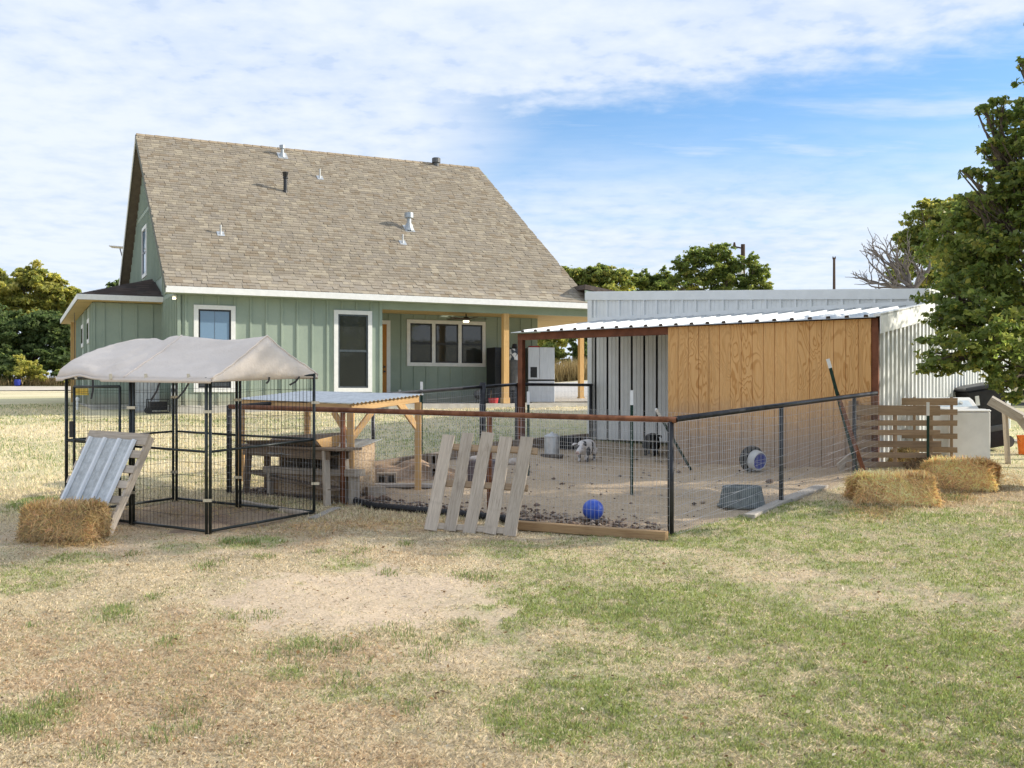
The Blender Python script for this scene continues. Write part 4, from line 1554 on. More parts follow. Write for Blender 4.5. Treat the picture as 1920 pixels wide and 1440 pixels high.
# ================================================================= FENCES
def polyline_mesh(b, p0, p1, zb, zt, dv, dh, r, sag=.012, seed=0, skip=0.0):
    """welded wire between two plan points; zb, zt functions of t (absolute heights)"""
    rr = random.Random(seed)
    p0, p1 = Vector(p0), Vector(p1)
    L = (p1 - p0).length
    nrm = Vector((-(p1 - p0).y, (p1 - p0).x)).normalized()
    nv = max(2, int(L / dv))
    nsg = max(4, int(L / .45))
    ph = [rr.uniform(0, 6.28) for _ in range(4)]
    def off(t, s):
        return sag * (math.sin(t * 9 + ph[0]) * .6 + math.sin(t * 21 + ph[1] + 3 * s) * .5)
    def pt(t, s):
        q = p0.lerp(p1, t) + nrm * off(t, s)
        z = zb(t) + (zt(t) - zb(t)) * s
        return Vector((q.x, q.y, z))
    for i in range(nv + 1):
        t = i / nv
        if rr.random() < skip: continue
        b.tube([pt(t, 0), pt(t, .5), pt(t, 1)], r, 3, cap=False)
    Hh = zt(.5) - zb(.5)
    s = 0.0
    k = 0
    nh = max(2, int(Hh / dh))
    for k in range(nh + 1):
        s = k / nh
        ds = (rr.random() - .5) * .006
        b.tube([pt(j / nsg, min(1, max(0, s + ds + .004 * math.sin(j * 1.9 + k)))) for j in range(nsg + 1)], r, 3, cap=False)
    return b


def v3(p, z):
    return Vector((p[0], p[1], z))


def build_fences():
    f = thing('pipe_fence', 'welded pipe fence with wire mesh around the animal pen', 'fence', (RC.x, RC.y, G(*RC)))
    BP, RU = M['blackpipe'], M['rust']
    rz0, rzL, rzE = E - .285, E - .165, E + .035
    MB().tube([v3(RL, rzL), v3(RC, rz0) + Vector((.06, -.03, 0))], .036, 14).build('top_rail', RU, f, smooth=True)['label'] = 'rust brown front rail'
    MB().tube([v3(RC, rz0 + .004) + Vector((.035, .045, 0)), v3(RE, rzE)], .034, 14).build('top_rail', BP, f, smooth=True)['label'] = 'black right rail'
    # open pipe mouth at the corner
    MB().lathe([(.028, 0), (.0285, .01)], (0, 0, 0), 12, Matrix.Translation(v3(RC, rz0) + Vector((.0605, -.03, 0))) @ Matrix.Rotation(R(90), 4, 'Y') @ Matrix.Rotation(R(-26), 4, 'X')).build('pipe_mouth', M['black'], f)
    zk = E + .215
    MB().tube([v3(RL, rzL), v3(RB, E + .16)], .03, 12).build('top_rail', BP, f, smooth=True)['label'] = 'black back rail'
    MB().tube([v3(RB, E + .16), v3(RB2, zk)], .03, 12).build('top_rail', BP, f, smooth=True)
    MB().tube([v3(RB2, zk), (1.75, 23.38, E + .225)], .03, 12).build('top_rail', BP, f, smooth=True)
    def post(p, zt, mat, r=.034):
        z0 = G(p[0], p[1]) - .12
        MB().tube([(p[0], p[1], z0), (p[0], p[1], zt)], r, 12).build('post', mat, f, smooth=True)
    post(RC, rz0 - .02, BP, .037)
    q = RC.lerp(RL, .36)
    post(q, rz0 + .36 * (rzL - rz0) - .02, RU)
    q = RC.lerp(RL, .70)
    post(q, rz0 + .70 * (rzL - rz0) - .02, RU)
    post(RL, rzL + .02, BP, .04)
    q = RC.lerp(RE, .46)
    post(q, rz0 + .46 * (rzE - rz0), BP, .032)
    q = RC.lerp(RE, .86)
    post(q, rz0 + .86 * (rzE - rz0), BP, .03)
    q = RL.lerp(RB, .5)
    post(q, E + .0, BP, .03)
    post(RB, E + .24, BP, .06)
    post(RB2, E + .24, BP, .045)
    post((1.72, 23.3), E + .225, BP, .035)
    gz = lambda a, b: (lambda t: G(*a.lerp(b, t)) + .01)
    def mesh(a, b, z0, z1, seed, dv=.0508, dh=.1016, mat=M['wire'], r=.0015):
        a, b = Vector(a), Vector(b)
        polyline_mesh(w, a, b, gz(a, b), lambda t: z0 + (z1 - z0) * t, dv, dh, r, .012, seed)
    nrm = Vector((-.44, -.9)) * .045
    w = MB()
    mesh(RC + nrm, RL + nrm, rz0 - .03, rzL - .03, 1)
    w.build('wire_mesh', M['wire'], f, kind='stuff')
    w = MB()
    mesh(RC + Vector((.05, -.04)), RE + Vector((.05, -.04)), rz0 - .03, rzE - .03, 2)
    # wires of a second, slanting piece laced over the lower half
    for k in range(4):
        a0, b0 = RC.lerp(RE, .02), RC.lerp(RE, .9)
        w.tube([v3(a0, G(*a0) + .10 + .12 * k) + Vector((.06, -.05, 0)), v3(b0, G(*b0) + .42 + .12 * k) + Vector((.06, -.05, 0))],   .0015, 3, cap=False)
    w.build('wire_mesh', M['wire'], f, kind='stuff')
    w = MB()
    mesh(RL, RB, rzL - .05, E + .12, 3)
    mesh(RB, RB2, E + .12, zk - .04, 4)
    mesh(RB2, (1.72, 23.35), zk - .04, E + .19, 5)
    w.build('wire_mesh', M['wire'], f, kind='stuff')

    # divider inside the pen
    d0 = RC.lerp(RE, .46) + Vector((-.05, .05))
    d1 = Vector((1.70, 15.15))
    d2 = Vector((.26, 17.0))
    d = thing('divider_fence', 'wire mesh divider on green steel posts across the pen', 'fence', (d1.x, d1.y, G(*d1)))
    w = MB()
    mesh(d0, d1, E - .30, E - .215, 6)
    mesh(d1, d2, E - .215, E - .20, 7)
    mesh(d2, RL.lerp(RB, .705) + Vector((.06, -.06)), E - .20, E - .10, 8)
    w.build('wire_mesh', M['wire'], d, kind='stuff')
    def tpost(p, zt, par, lean=Vector((0, 0))):
        z0 = G(p.x, p.y) - .15
        tp = MB()
        zc = zt - .21
        a, b2 = Vector((p.x, p.y, z0)), Vector((p.x + lean.x, p.y + lean.y, zc))
        tp.bar(a, b2, .042, .008, (0, -1, 0))
        tp.bar(a + Vector((0, .02, 0)), b2 + Vector((0, .02, 0)), .008, .036, (0, -1, 0))
        for k in range(int((zc - z0) / .055)):
            c = a.lerp(b2, (k + .5) * .055 / (zc - z0))
            tp.box((-.010, -.010, -.008), (.010, -.003, .008), Matrix.Translation(c))
        o = tp.build('steel_post', M['tpost'], par)
        c = MB()
        e = b2 + (b2 - a).normalized() * .21
        c.bar(b2, e, .044, .012, (0, -1, 0))
        c.bar(b2 + Vector((0, .02, 0)), e + Vector((0, .02, 0)), .01, .036, (0, -1, 0))
        c.build('white_tip', M['white'], o)
        return o
    tpost(d1, E + .07, d)
    tpost(d2, E + .06, d)
    tpost(RL.lerp(RB, .705), E + .235, f)
    tpost(Vector((3.06, 17.75)), E - .12, d, Vector((-.78, -1.35)))
    return tpost


tpost = build_fences()


# ================================================================= KENNEL
def build_kennel():
    k = thing('dog_kennel', 'black wire dog kennel with a beige canopy roof', 'kennel', (KN['FR'].x, KN['FR'].y, G(*KN['FR'])))
    KF = M['kennelframe']
    top = {'FL': E + .235, 'FR': E + .205, 'BR': E + .275, 'BL': E + .28}
    fm = KN['FL'].lerp(KN['FR'], .49)
    bm = KN['BL'].lerp(KN['BR'], .47)
    def panel(a, b, za, zb, seed, gate=False, rail=True, mid=.985):
        a, b = Vector(a), Vector(b)
        d = (b - a).normalized() * .028
        a, b = a + d, b - d
        z0a, z0b = G(*a) + .02, G(*b) + .02
        p = MB()
        r = .019
        pa0, pa1, pb0, pb1 = v3(a, z0a - .02), v3(a, za), v3(b, z0b - .02), v3(b, zb)
        p.tube([pa0, pa1], r, 8)
        p.tube([pb0, pb1], r, 8)
        p.tube([pa1 + Vector((0, 0, -r)), pb1 + Vector((0, 0, -r))], r, 8)
        p.tube([v3(a, z0a + .02), v3(b, z0b + .02)], r * .9, 8)
        p.tube([v3(a, z0a + mid - .05), v3(b, z0b + mid - .05)], r * .8, 8)
        o = p.build('panel', KF, k, smooth=True)
        w = MB()
        polyline_mesh(w, a, b, lambda t: z0a + (z0b - z0a) * t + .02, lambda t: za + (zb - za) * t - .03, .055, .155, .0020, .004, seed)
        w.build('wire_mesh', M['blackwire'], o, kind='stuff')
        if gate:
            g = MB()
            ga, gb = a.lerp(b, .17), a.lerp(b, .88)
            nz = Vector((-.42, -.9)) * .04
            ga, gb = ga + nz, gb + nz
            z1 = za - .13
            for q0, q1 in ((v3(ga, z0a + .1), v3(ga, z1)), (v3(gb, z0b + .1), v3(gb, z1)), (v3(ga, z1), v3(gb, z1)), (v3(ga, z0a + .1), v3(gb, z0b + .1)), (v3(ga, z0a + .95), v3(gb, z0b + .95))):
                g.tube([q0, q1], .017, 8)
            go = g.build('gate', KF, k, smooth=True)
            l = MB()
            l.bar(v3(ga, z0a + 1.18) + Vector((-.02, -.03, 0)), v3(ga, z0a + .98) + Vector((-.02, -.03, 0)), .05, .03, (0, -1, 0))
            l.build('latch', M['black'], go)
        return o
    panel(KN['FL'], fm, top['FL'], (top['FL'] + top['FR']) / 2, 1, gate=True)
    panel(fm, KN['FR'], (top['FL'] + top['FR']) / 2, top['FR'], 2)
    panel(KN['FR'], KN['BR'], top['FR'], top['BR'], 3)
    panel(KN['BR'], bm, top['BR'], (top['BL'] + top['BR']) / 2, 4)
    panel(bm, KN['BL'], (top['BL'] + top['BR']) / 2, top['BL'], 5)
    panel(KN['BL'], KN['FL'], top['BL'], top['FL'], 6)
    for p in (KN['FR'], KN['BR'], fm, bm, KN['BL']):
        for dz in (.40, 1.42):
            z = G(*p) + dz
            c = MB()
            c.bar(v3(p, z) + Vector((-.05, -.028, 0)), v3(p, z) + Vector((.05, -.028, 0)), .022, .034, (0, 0, 1))
            c.build('clamp', M['clamp'], k)
    # canopy cloth
    ns, nt = 64, 36
    A0, A1 = KN['FR'] + Vector((.05, -.06)), KN['FL'] + Vector((-.08, -.05))
    B0, B1 = KN['BR'] + Vector((.02, .03)), KN['BL'] + Vector((-.07, .06))
    za, zb = (E + .205, E + .245), (E + .275, E + .29)
    V, Fq = [], []
    X = np.zeros((ns + 1, nt + 1))
    Y = np.zeros_like(X)
    Z = np.zeros_like(X)
    for i in range(ns + 1):
        s = i / ns
        for j in range(nt + 1):
            t = j / nt
            q = A0.lerp(A1, s).lerp(B0.lerp(B1, s), t)
            eave = (za[0] * (1 - s) + za[1] * s) * (1 - t) + (zb[0] * (1 - s) + zb[1] * s) * t
            c = 1 - abs(2 * t - 1)
            prof = c ** .92
            if s < .56:
                hh = .495 - .04 * math.sin(math.pi * min(1, s / .46)) * (s < .46) + .015 * math.exp(-((s - .56) / .06) ** 2)
            else:
                p = (s - .56) / .44
                hh = .495 * (1 - .10 * p * p)
                prof = c ** (.92 - .40 * p)
                hh += .0
            z = eave - .02 + hh * prof
            # sag between ridge and eave, fold ridge where the pole ends
            z -= .035 * math.sin(math.pi * c) * (1 - .6 * s)
            z += .022 * math.exp(-((s - .56 - .02 * c) / .02) ** 2) * c
            wr = math.sin(52 * s + 16 * t + 2.2 * math.sin(7 * t)) * .018 * math.exp(-((s - .66) / .09) ** 2)
            wr += (abs(math.sin(9 * s - 7 * t + .6)) ** .5 - .6) * .012 + (abs(math.sin(14 * s + 5 * t)) ** .6 - .6) * .008 * (s < .5)
            wr += math.sin(23 * s - 11 * t) * .005 + math.sin(60 * t + 19 * s) * .004
            wr += math.sin(15 * s + 30 * t) * .006 * math.exp(-((s - .25) / .2) ** 2)
            z += wr * min(1, c * 6)
            if t < .06 or j == 0:
                z += .040 * math.exp(-((s - .84) / .07) ** 2)
            X[i, j], Y[i, j], Z[i, j] = q.x, q.y, z
    for i in range(ns + 1):
        for j in range(nt + 1):
            V.append((X[i, j], Y[i, j], Z[i, j]))
    idx = lambda i, j: i * (nt + 1) + j
    for i in range(ns):
        for j in range(nt):
            Fq.append((idx(i, j), idx(i, j + 1), idx(i + 1, j + 1), idx(i + 1, j)))
    b = MB()
    b.add(V, Fq)
    # gable end, slightly bowed
    base = len(b.v)
    gi = []
    for j in range(nt + 1):
        t = j / nt
        e = A0.lerp(B0, t)
        ez = za[0] * (1 - t) + zb[0] * t - .055
        col = []
        for m in range(5):
            f = m / 4
            bow = .03 * math.sin(math.pi * f) * math.sin(math.pi * t)
            b.v.append((X[0, j] + .004 + bow * .8, Y[0, j] - bow * .5, Z[0, j] + (ez - Z[0, j]) * f))
            col.append(len(b.v) - 1)
        gi.append(col)
    for j in range(nt):
        for m in range(4):
            b.f.append((gi[j][m], gi[j][m + 1], gi[j + 1][m + 1], gi[j + 1][m]))
    # skirts
    for (j, sgn) in ((0, -1), (nt, 1)):
        prev = None
        for i in range(ns + 1):
            drop = .05 if not (.70 < i / ns < .95 and j == 0) else .028
            b.v.append((X[i, j], Y[i, j] + sgn * .012, Z[i, j]))
            b.v.append((X[i, j], Y[i, j] + sgn * .014, Z[i, j] - drop))
            n = len(b.v)
            if prev is not None:
                b.f.append((prev - 2, prev - 1, n - 1, n - 2))
            prev = n
    ca = b.build('canopy', M['canvas'], k, smooth=True)
    sm = ca.modifiers.new('thick', 'SOLIDIFY')
    sm.thickness = .005
    # stitched seams
    for si in (0, int(ns * .56)):
        MB().tube([(X[si, j], Y[si, j], Z[si, j] + .004) for j in range(nt + 1)], .011, 6).build('seam', M['canvas'], ca, smooth=True)
    # ridge pole and hoop
    MB().tube([v3(A0.lerp(B0, .5).lerp(A1.lerp(B1, .5), .02), E + .60), v3(A0.lerp(B0, .5).lerp(A1.lerp(B1, .5), .54), E + .60)], .015, 8).build('ridge_pole', KF, k)
    def strap(p, q):
        s = MB()
        p, q = Vector(p), Vector(q)
        mid = p.lerp(q, .5) + Vector((.012, 0, -.01))
        s.bar(p, mid, .022, .004, (0, -1, 0))
        s.bar(mid, q, .022, .004, (0, -1, 0))
        s.build('strap', M['black'], ca)
    for (x0, y0, x1, y1, Z0) in ((174, 712, 171, 748, 13.0), (301, 712, 283, 751, 12.6), (357, 712, 332, 748, 12.45), (331, 712, 329, 735, 12.55),
                                 (505, 707, 499, 719, 12.85), (562, 706, 543, 722, 13.2)):
        strap(P(x0, y0, Z0), P(x1, y1, Z0))
    for (x0, Z0) in ((142, 13.22), (207, 12.9), (273, 12.7), (353, 12.42)):
        c = MB()
        c.bar(P(x0, 701, Z0), P(x0 + 1, 711, Z0), .03, .02, (0, -1, 0))
        c.build('buckle', M['clamp'], ca)


build_kennel()


# ================================================================= PALLETS AND BOARDS
def build_leaning_pallet():
    """slatted pallet leaning on the front rail"""
    B0 = Vector((-.99, 12.47, 0)); B0.z = G(B0.x, B0.y) + .01
    B1 = Vector((.02, 12.20, 0)); B1.z = G(B1.x, B1.y) - .0
    up = Vector((.20, .34, 1.10))
    t = thing('pallet', 'grey weathered pallet of five slats leaning on the rusty front rail', 'pallet', B0)
    ex = (B1 - B0).normalized()
    nrm = ex.cross(up).normalized()
    if nrm.y > 0: nrm = -nrm
    Wd = (B1 - B0).length
    for i, f in enumerate((.04, .265, .49, .725, .955)):
        a = B0 + ex * (Wd * f) + nrm * .012 + up * (.01 * (i % 2))
        wv = random.uniform(-.012, .012)
        board('slat', a, a + up * (1.0 + .022 * (i % 3)) + ex * wv, .155 if i != 1 else .145, .022, M['pallet'], t, nrm, seed=i, rough=.016)
    for i, f in enumerate((.055, .50, .885)):
        ov = (.02, .06, .10)[i]
        a = B0 + up * f - nrm * .022 - ex * .0
        board('stringer', a, a + ex * (Wd + ov), .075, .045, M['pallet_brown'] if i else M['pallet'], t, nrm, seed=10 + i, rough=.006)


def build_metal_faced_pallet():
    TL, TR = Vector((-5.17, 13.06, 0)), Vector((-4.27, 12.56, 0))
    off = Vector((-.36, -.42, 0))
    BL, BR = TL + off, TR + off
    BL.z, BR.z = G(BL.x, BL.y), G(BR.x, BR.y)
    TL.z = TR.z = E - .475
    t = thing('pallet', 'brown pallet leaning on the kennel behind a ribbed metal sheet', 'pallet', BR)
    ex = (BR - BL).normalized()
    up = (TR - BR)
    nrm = ex.cross(up).normalized()
    if nrm.y > 0: nrm = -nrm
    Wd = (BR - BL).length
    ul = up.length
    un = up.normalized()
    for f in (.03, .5, .975):
        a = BL + ex * (Wd * f) - nrm * .055
        board('stringer', a, a + up, .04, .09, M['pallet'], t, nrm, seed=int(f * 10), rough=.002)
    for i in range(7):
        f = .045 + i * .152
        a = BL + up * f
        board('slat', a, a + ex * Wd, .095 if i < 6 else .15, .020, M['pallet'], t, nrm, seed=20 + i, rough=.006)
    # ribbed sheet lying on it
    s = MB()
    o = BL + ex * (.075) + up * .015 + nrm * .016
    sw, sl = .80, ul * .925
    prof = []
    for r in range(4):
        x = r * .25
        prof += [(x, 0), (x + .014, .030), (x + .046, .030), (x + .060, 0), (x + .115, .0), (x + .12, .005), (x + .128, 0), (x + .175, 0), (x + .18, .005), (x + .188, 0)]
    prof = [p for p in prof if p[0] <= sw]
    ribs = []
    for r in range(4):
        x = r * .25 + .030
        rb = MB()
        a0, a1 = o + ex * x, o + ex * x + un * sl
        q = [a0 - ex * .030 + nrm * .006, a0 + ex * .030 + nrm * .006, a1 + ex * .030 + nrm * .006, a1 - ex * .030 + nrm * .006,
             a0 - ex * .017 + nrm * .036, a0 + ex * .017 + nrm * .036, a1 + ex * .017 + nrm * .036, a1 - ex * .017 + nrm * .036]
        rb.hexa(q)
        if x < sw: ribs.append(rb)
    vs, fs = [], []
    for (x, d) in prof:
        for q in (0, 1):
            vs.append(o + ex * x + nrm * d + un * (sl * q))
    for i in range(len(prof) - 1):
        fs.append((2 * i, 2 * i + 2, 2 * i + 3, 2 * i + 1))
    s.add(vs, fs)
    so = s.build('metal_sheet', M['sheetgrey2'])
    setp(so, 'ribbed grey metal sheet lying on the pallet beside the left bale', 'metal sheet')
    so.modifiers.new('thick', 'SOLIDIFY').thickness = .003
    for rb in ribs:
        rb.build('rib', M['ribhighlight'], so)  # ribs coloured paler to paint the light they catch


def mat_sheet2():
    m, g, b = principled('spangled_steel')
    v, rnd, tc = objvec(g)
    n = g.noise(v, 14, 7, .7)
    n2 = g.noise(v, 2.3, 4, .6)
    c = g.mix(g.smooth(n, .35, .65), (.44, .46, .46), (.60, .62, .62))
    c = g.mix(g.smooth(n2, .45, .75, 0, .4), c, (.24, .24, .23))
    g.l.new(c, b.inputs['Base Color'])
    b.inputs['Metallic'].default_value = .25
    b.inputs['Roughness'].default_value = .42
    return m


M['sheetgrey2'] = mat_sheet2()
M['ribhighlight'] = mat_simple('painted_rib_highlight', (.72, .75, .78), (.80, .82, .84), 6, rough=.45)  # same steel as the sheet; the highlight on the ribs is painted in
build_leaning_pallet()
build_metal_faced_pallet()


def wall_pallet(lbl, a, b, h, ys, sw, mat, zoff=0.0, side=1, posts=(.1, .5, .9), stick=0.0):
    """upright pallet from plan point a to b"""
    a, b = Vector(a), Vector(b)
    za = max(G(*a), G(*b)) + zoff
    A, B = v3(a, za), v3(b, za)
    t = thing('pallet', lbl, 'pallet', A)
    ex = (B - A).normalized()
    nrm = ex.cross(Vector((0, 0, 1))).normalized()
    if nrm.y > 0: nrm = -nrm
    nrm = nrm * side
    Wd = (B - A).length
    for i, (y, w, x0, x1) in enumerate(ys):
        p = A + Vector((0, 0, y)) + nrm * .012
        board('slat', p + ex * (Wd * x0), p + ex * (Wd * x1) + Vector((0, 0, random.uniform(-.008, .008))), w, .020, mat, t, nrm, seed=30 + i, rough=.006)
    for f in posts:
        p = A + ex * (Wd * f) - nrm * .045
        board('stringer', p, p + Vector((0, 0, h)), .04, .09, mat, t, nrm, seed=int(f * 20), rough=.004)
    return t


def build_bin():
    z0 = 16.75
    a, b = P(1596, 870, z0), P(1764, 872, z0 - .05)
    ys = [(.05, .09, -.06, 1.0), (.20, .085, 0, 1.0), (.37, .10, 0, 1.0), (.555, .085, 0, .99), (.70, .085, 0, 1.0), (.90, .155, 0, .99)]
    wall_pallet('brown pallet standing as the front side of the compost bin', (a.x, a.y), (b.x, b.y), .97, ys, 0, M['pallet_brown'], -.0)
    z1 = 17.85
    a2, b2 = P(1650, 868, z1), P(1795, 868, z1 - .35)
    ys = [(.20, .09, 0, 1), (.42, .09, 0, 1), (.63, .09, 0, 1), (.82, .09, 0, 1), (.99, .12, 0, 1)]
    wall_pallet('brown pallet standing behind the compost bin beside the washer', (a2.x, a2.y), (b2.x, b2.y), 1.06, ys, 0, M['pallet_brown'], .0, posts=(.05, .45, .93))
    ys = [(.12, .09, 0, 1), (.34, .09, 0, 1), (.56, .09, 0, 1), (.76, .09, 0, 1), (.95, .10, 0, 1)]
    wall_pallet('brown pallet forming the left end of the compost bin', (a.x + .03, a.y + .08), (a2.x - .04, a2.y - .06), 1.0, ys, 0, M['pallet_brown'], .0)
    # loose straw heap inside and at the foot
    p = P(1760, 870, 16.6)
    straw_heap('hay_heap', 'loose brown hay heaped at the foot of the pallet bin', Vector((p.x, p.y, G(p.x, p.y))), .55, .33, .16, 1500, (.27, .19, .11))
    p = P(1690, 860, 17.25)
    straw_heap('hay_heap', 'loose golden hay inside the pallet bin', Vector((p.x, p.y, G(p.x, p.y))), .45, .28, .22, 1200, (.44, .32, .14))


def straw_strands(n, sampler, col, L=(.05, .16), w=.0028, droop=.3):
    pts, nr = sampler(n)
    # neighbouring strands lie roughly the same way
    q = pts * 6.0
    d = np.stack([np.sin(q[:, 1] * 1.3 + q[:, 2] * 2.1), np.sin(q[:, 0] * 1.1 + q[:, 2] * 1.7 + 1), np.sin(q[:, 0] * 1.7 - q[:, 1] * 1.3 + 2)], 1)
    d = d * .7 + rng.normal(0, .75, (n, 3))
    d -= nr * (np.sum(d * nr, 1, keepdims=True)) * .7
    d[:, 2] -= droop
    d /= np.linalg.norm(d, axis=1, keepdims=True)
    ln = rng.uniform(L[0], L[1], (n, 1))
    side = np.cross(d, nr)
    side /= np.linalg.norm(side, axis=1, keepdims=True) + 1e-9
    a = pts - d * ln * .45 + nr * .002
    m = pts + nr * rng.uniform(.002, .016, (n, 1))
    e = pts + d * ln * .55 + nr * rng.uniform(-.012, .020, (n, 1)) * (1 + 1.5 * (rng.random((n, 1)) < .08))
    e[:, 2] -= droop * .12 * ln[:, 0]
    s = side * w * rng.uniform(.6, 1.4, (n, 1))
    V = np.stack([a - s, a + s, m + s, m - s, e + s * .5, e - s * .5], 1).reshape(-1, 3)
    i = np.arange(n)[:, None] * 6
    f = np.concatenate([i + np.array([[0, 1, 2, 3]]), i + np.array([[3, 2, 4, 5]])], 0)
    tone = np.sin(q[:, 0] * .9 + q[:, 2] * 1.4) * .16 + 1
    c = np.array([col]) * rng.uniform(.52, 1.30, (n, 1)) * tone[:, None] * 1.06 * (1 + rng.normal(0, .06, (n, 3)))
    return V, f, np.repeat(np.clip(c, .01, .9), 6, 0)


def straw_heap(name, lbl, c, rx, ry, h, n, col):
    def samp(k):
        r = np.sqrt(rng.random(k))
        a = rng.uniform(0, 2 * np.pi, k)
        x, y = c.x + rx * r * np.cos(a), c.y + ry * r * np.sin(a)
        z = ground_np(x, y) + h * (1 - r ** 1.6) + .01
        nr = np.stack([np.cos(a) * r * .8, np.sin(a) * r * .8, np.ones(k)], 1)
        return np.stack([x, y, z], 1), nr / np.linalg.norm(nr, axis=1, keepdims=True)
    V, f, cc = straw_strands(n, samp, col, (.06, .2), .004)
    # body
    nb = 22
    ang = np.linspace(0, 2 * np.pi, nb, endpoint=False)
    vs = [(c.x, c.y, float(ground_np(c.x, c.y)) + h * .95)]
    rings = 5
    for q in range(1, rings + 1):
        r = q / rings
        for a in ang:
            x, y = c.x + rx * r * math.cos(a), c.y + ry * r * math.sin(a)
            vs.append((x, y, G(x, y) + h * .95 * (1 - r ** 1.6) - .01))
    quads = []
    for q in range(rings - 1):
        for j in range(nb):
            j2 = (j + 1) % nb
            quads.append((1 + q * nb + j, 1 + (q + 1) * nb + j, 1 + (q + 1) * nb + j2, 1 + q * nb + j2))
    for j in range(0, nb, 2):
        quads.append((0, 1 + j, 1 + (j + 1) % nb, 1 + (j + 2) % nb))
    n0 = len(vs)
    V = np.concatenate([np.array(vs), V])
    cc = np.concatenate([np.tile(np.array(col) * .6, (n0, 1)), cc])
    f = np.concatenate([np.array(quads), f + n0])
    o = mesh_np(name, V, f, M['straw'], cc, kind='stuff')
    o['label'] = lbl


def bale(lbl, c, size, yaw, col, n=9000, seed=0, ragged=0.0):
    L, W, Hh = size
    t = thing('hay_bale', lbl, 'hay bale', c, 'hay bales in the yard')
    cs, sn = math.cos(yaw), math.sin(yaw)
    def rot(p):
        return np.stack([p[:, 0] * cs - p[:, 1] * sn, p[:, 0] * sn + p[:, 1] * cs, p[:, 2]], 1)
    # rounded, slightly bulging block
    nx, ny, nz = 14, 8, 7
    def shape(p):
        """p in [-1,1]^3 surface of a cube -> bale surface"""
        q = p.copy()
        ln = np.power(np.sum(np.abs(q) ** 9, 1, keepdims=True), 1 / 9)
        q = q / ln
        bump = (.07 - .03 * ragged) * np.sin(q[:, 0:1] * 5 + seed) * np.cos(q[:, 1:2] * 4 + seed * 2) + .025 * np.sin(q[:, 0:1] * 11 + q[:, 2:3] * 7 + seed) + .03 * np.sin(q[:, 1:2] * 13 + q[:, 0:1] * 19)
        # two strings pinch the block
        for xs in (-.38, .38):
            bump = bump - .09 * np.exp(-((q[:, 0:1] - xs) / .07) ** 2)
        q = q * (1 + bump)
        q[:, 2] = q[:, 2] - .10 * ragged * np.abs(q[:, 0]) ** 3 * (q[:, 2] > 0)
        q[:, 0] *= L / 2 * (1 + ragged * .08 * np.sin(q[:, 1] * 3 + q[:, 2] * 2))
        q[:, 1] *= W / 2
        q[:, 2] = (q[:, 2] + 1) * Hh / 2
        return q
    faces, vs = [], []
    for ax in range(3):
        for sg in (-1, 1):
            u = np.linspace(-1, 1, 13)
            A, B = np.meshgrid(u, u, indexing='ij')
            p = np.zeros((A.size, 3))
            p[:, ax] = sg
            p[:, (ax + 1) % 3] = A.ravel()
            p[:, (ax + 2) % 3] = B.ravel()
            b0 = sum(len(x) for x in vs)
            vs.append(shape(p))
            i = np.arange(169).reshape(13, 13) + b0
            q = np.stack([i[:-1, :-1].ravel(), i[1:, :-1].ravel(), i[1:, 1:].ravel(), i[:-1, 1:].ravel()], 1)
            faces.append(q if sg > 0 else q[:, ::-1])
    V = rot(np.concatenate(vs))
    body = mesh_np('bale_body', V, np.concatenate(faces), M['straw'], np.tile(np.array(col) * .62, (len(V), 1)), t, smooth=True)
    def samp(k):
        ax = rng.choice(3, k, p=[.18, .37, .45])
        sg = np.where(rng.random(k) < .5, -1.0, 1.0)
        sg = np.where(ax == 2, np.where(rng.random(k) < .9, 1.0, -1.0), sg)
        p = rng.uniform(-1, 1, (k, 3))
        p[np.arange(k), ax] = sg
        s0 = shape(p)
        nr = np.zeros((k, 3))
        nr[np.arange(k), ax] = sg
        return rot(s0), rot(nr)
    V, f, cc = straw_strands(n, samp, col, (.07, .25), .0034, .36)
    # weathered brown on the sides of old bales is in the strand colours themselves
    mesh_np('straw', V, f, M['straw'], cc, t, kind='stuff')
    # twine
    for xs in (-.38, .38):
        pts = []
        for a in np.linspace(0, 2 * math.pi, 25):
            pp = np.array([[xs, max(-1, min(1, 1.5 * math.cos(a))), max(-1, min(1, 1.5 * math.sin(a)))]])
            s0 = rot(shape(pp))[0]
            pts.append(Vector(s0) + Vector(c))
        MB().tube(pts, .004, 4, cap=False).build('twine', M['grey_wood'], t)


def place_bales():
    def at(x, y, Z):
        p = P(x, y, Z)
        return Vector((p.x, p.y, G(p.x, p.y) - .01))
    bale('weathered brown hay bale on the left in front of the metal sheet', at(124, 1000, 12.05), (.80, .46, .36), R(-7), (.62, .45, .23), 13000, 1, .5)
    bale('golden hay bale lying in front of the pallet bin', at(1672, 930, 14.45), (1.02, .54, .37), R(-6), (.93, .65, .33), 12000, 2, 1.0)
    bale('golden hay bale nearest the washer at the right', at(1800, 905, 15.45), (.92, .46, .37), R(-24), (.90, .61, .30), 11000, 3, 1.4)


build_bin()
place_bales()


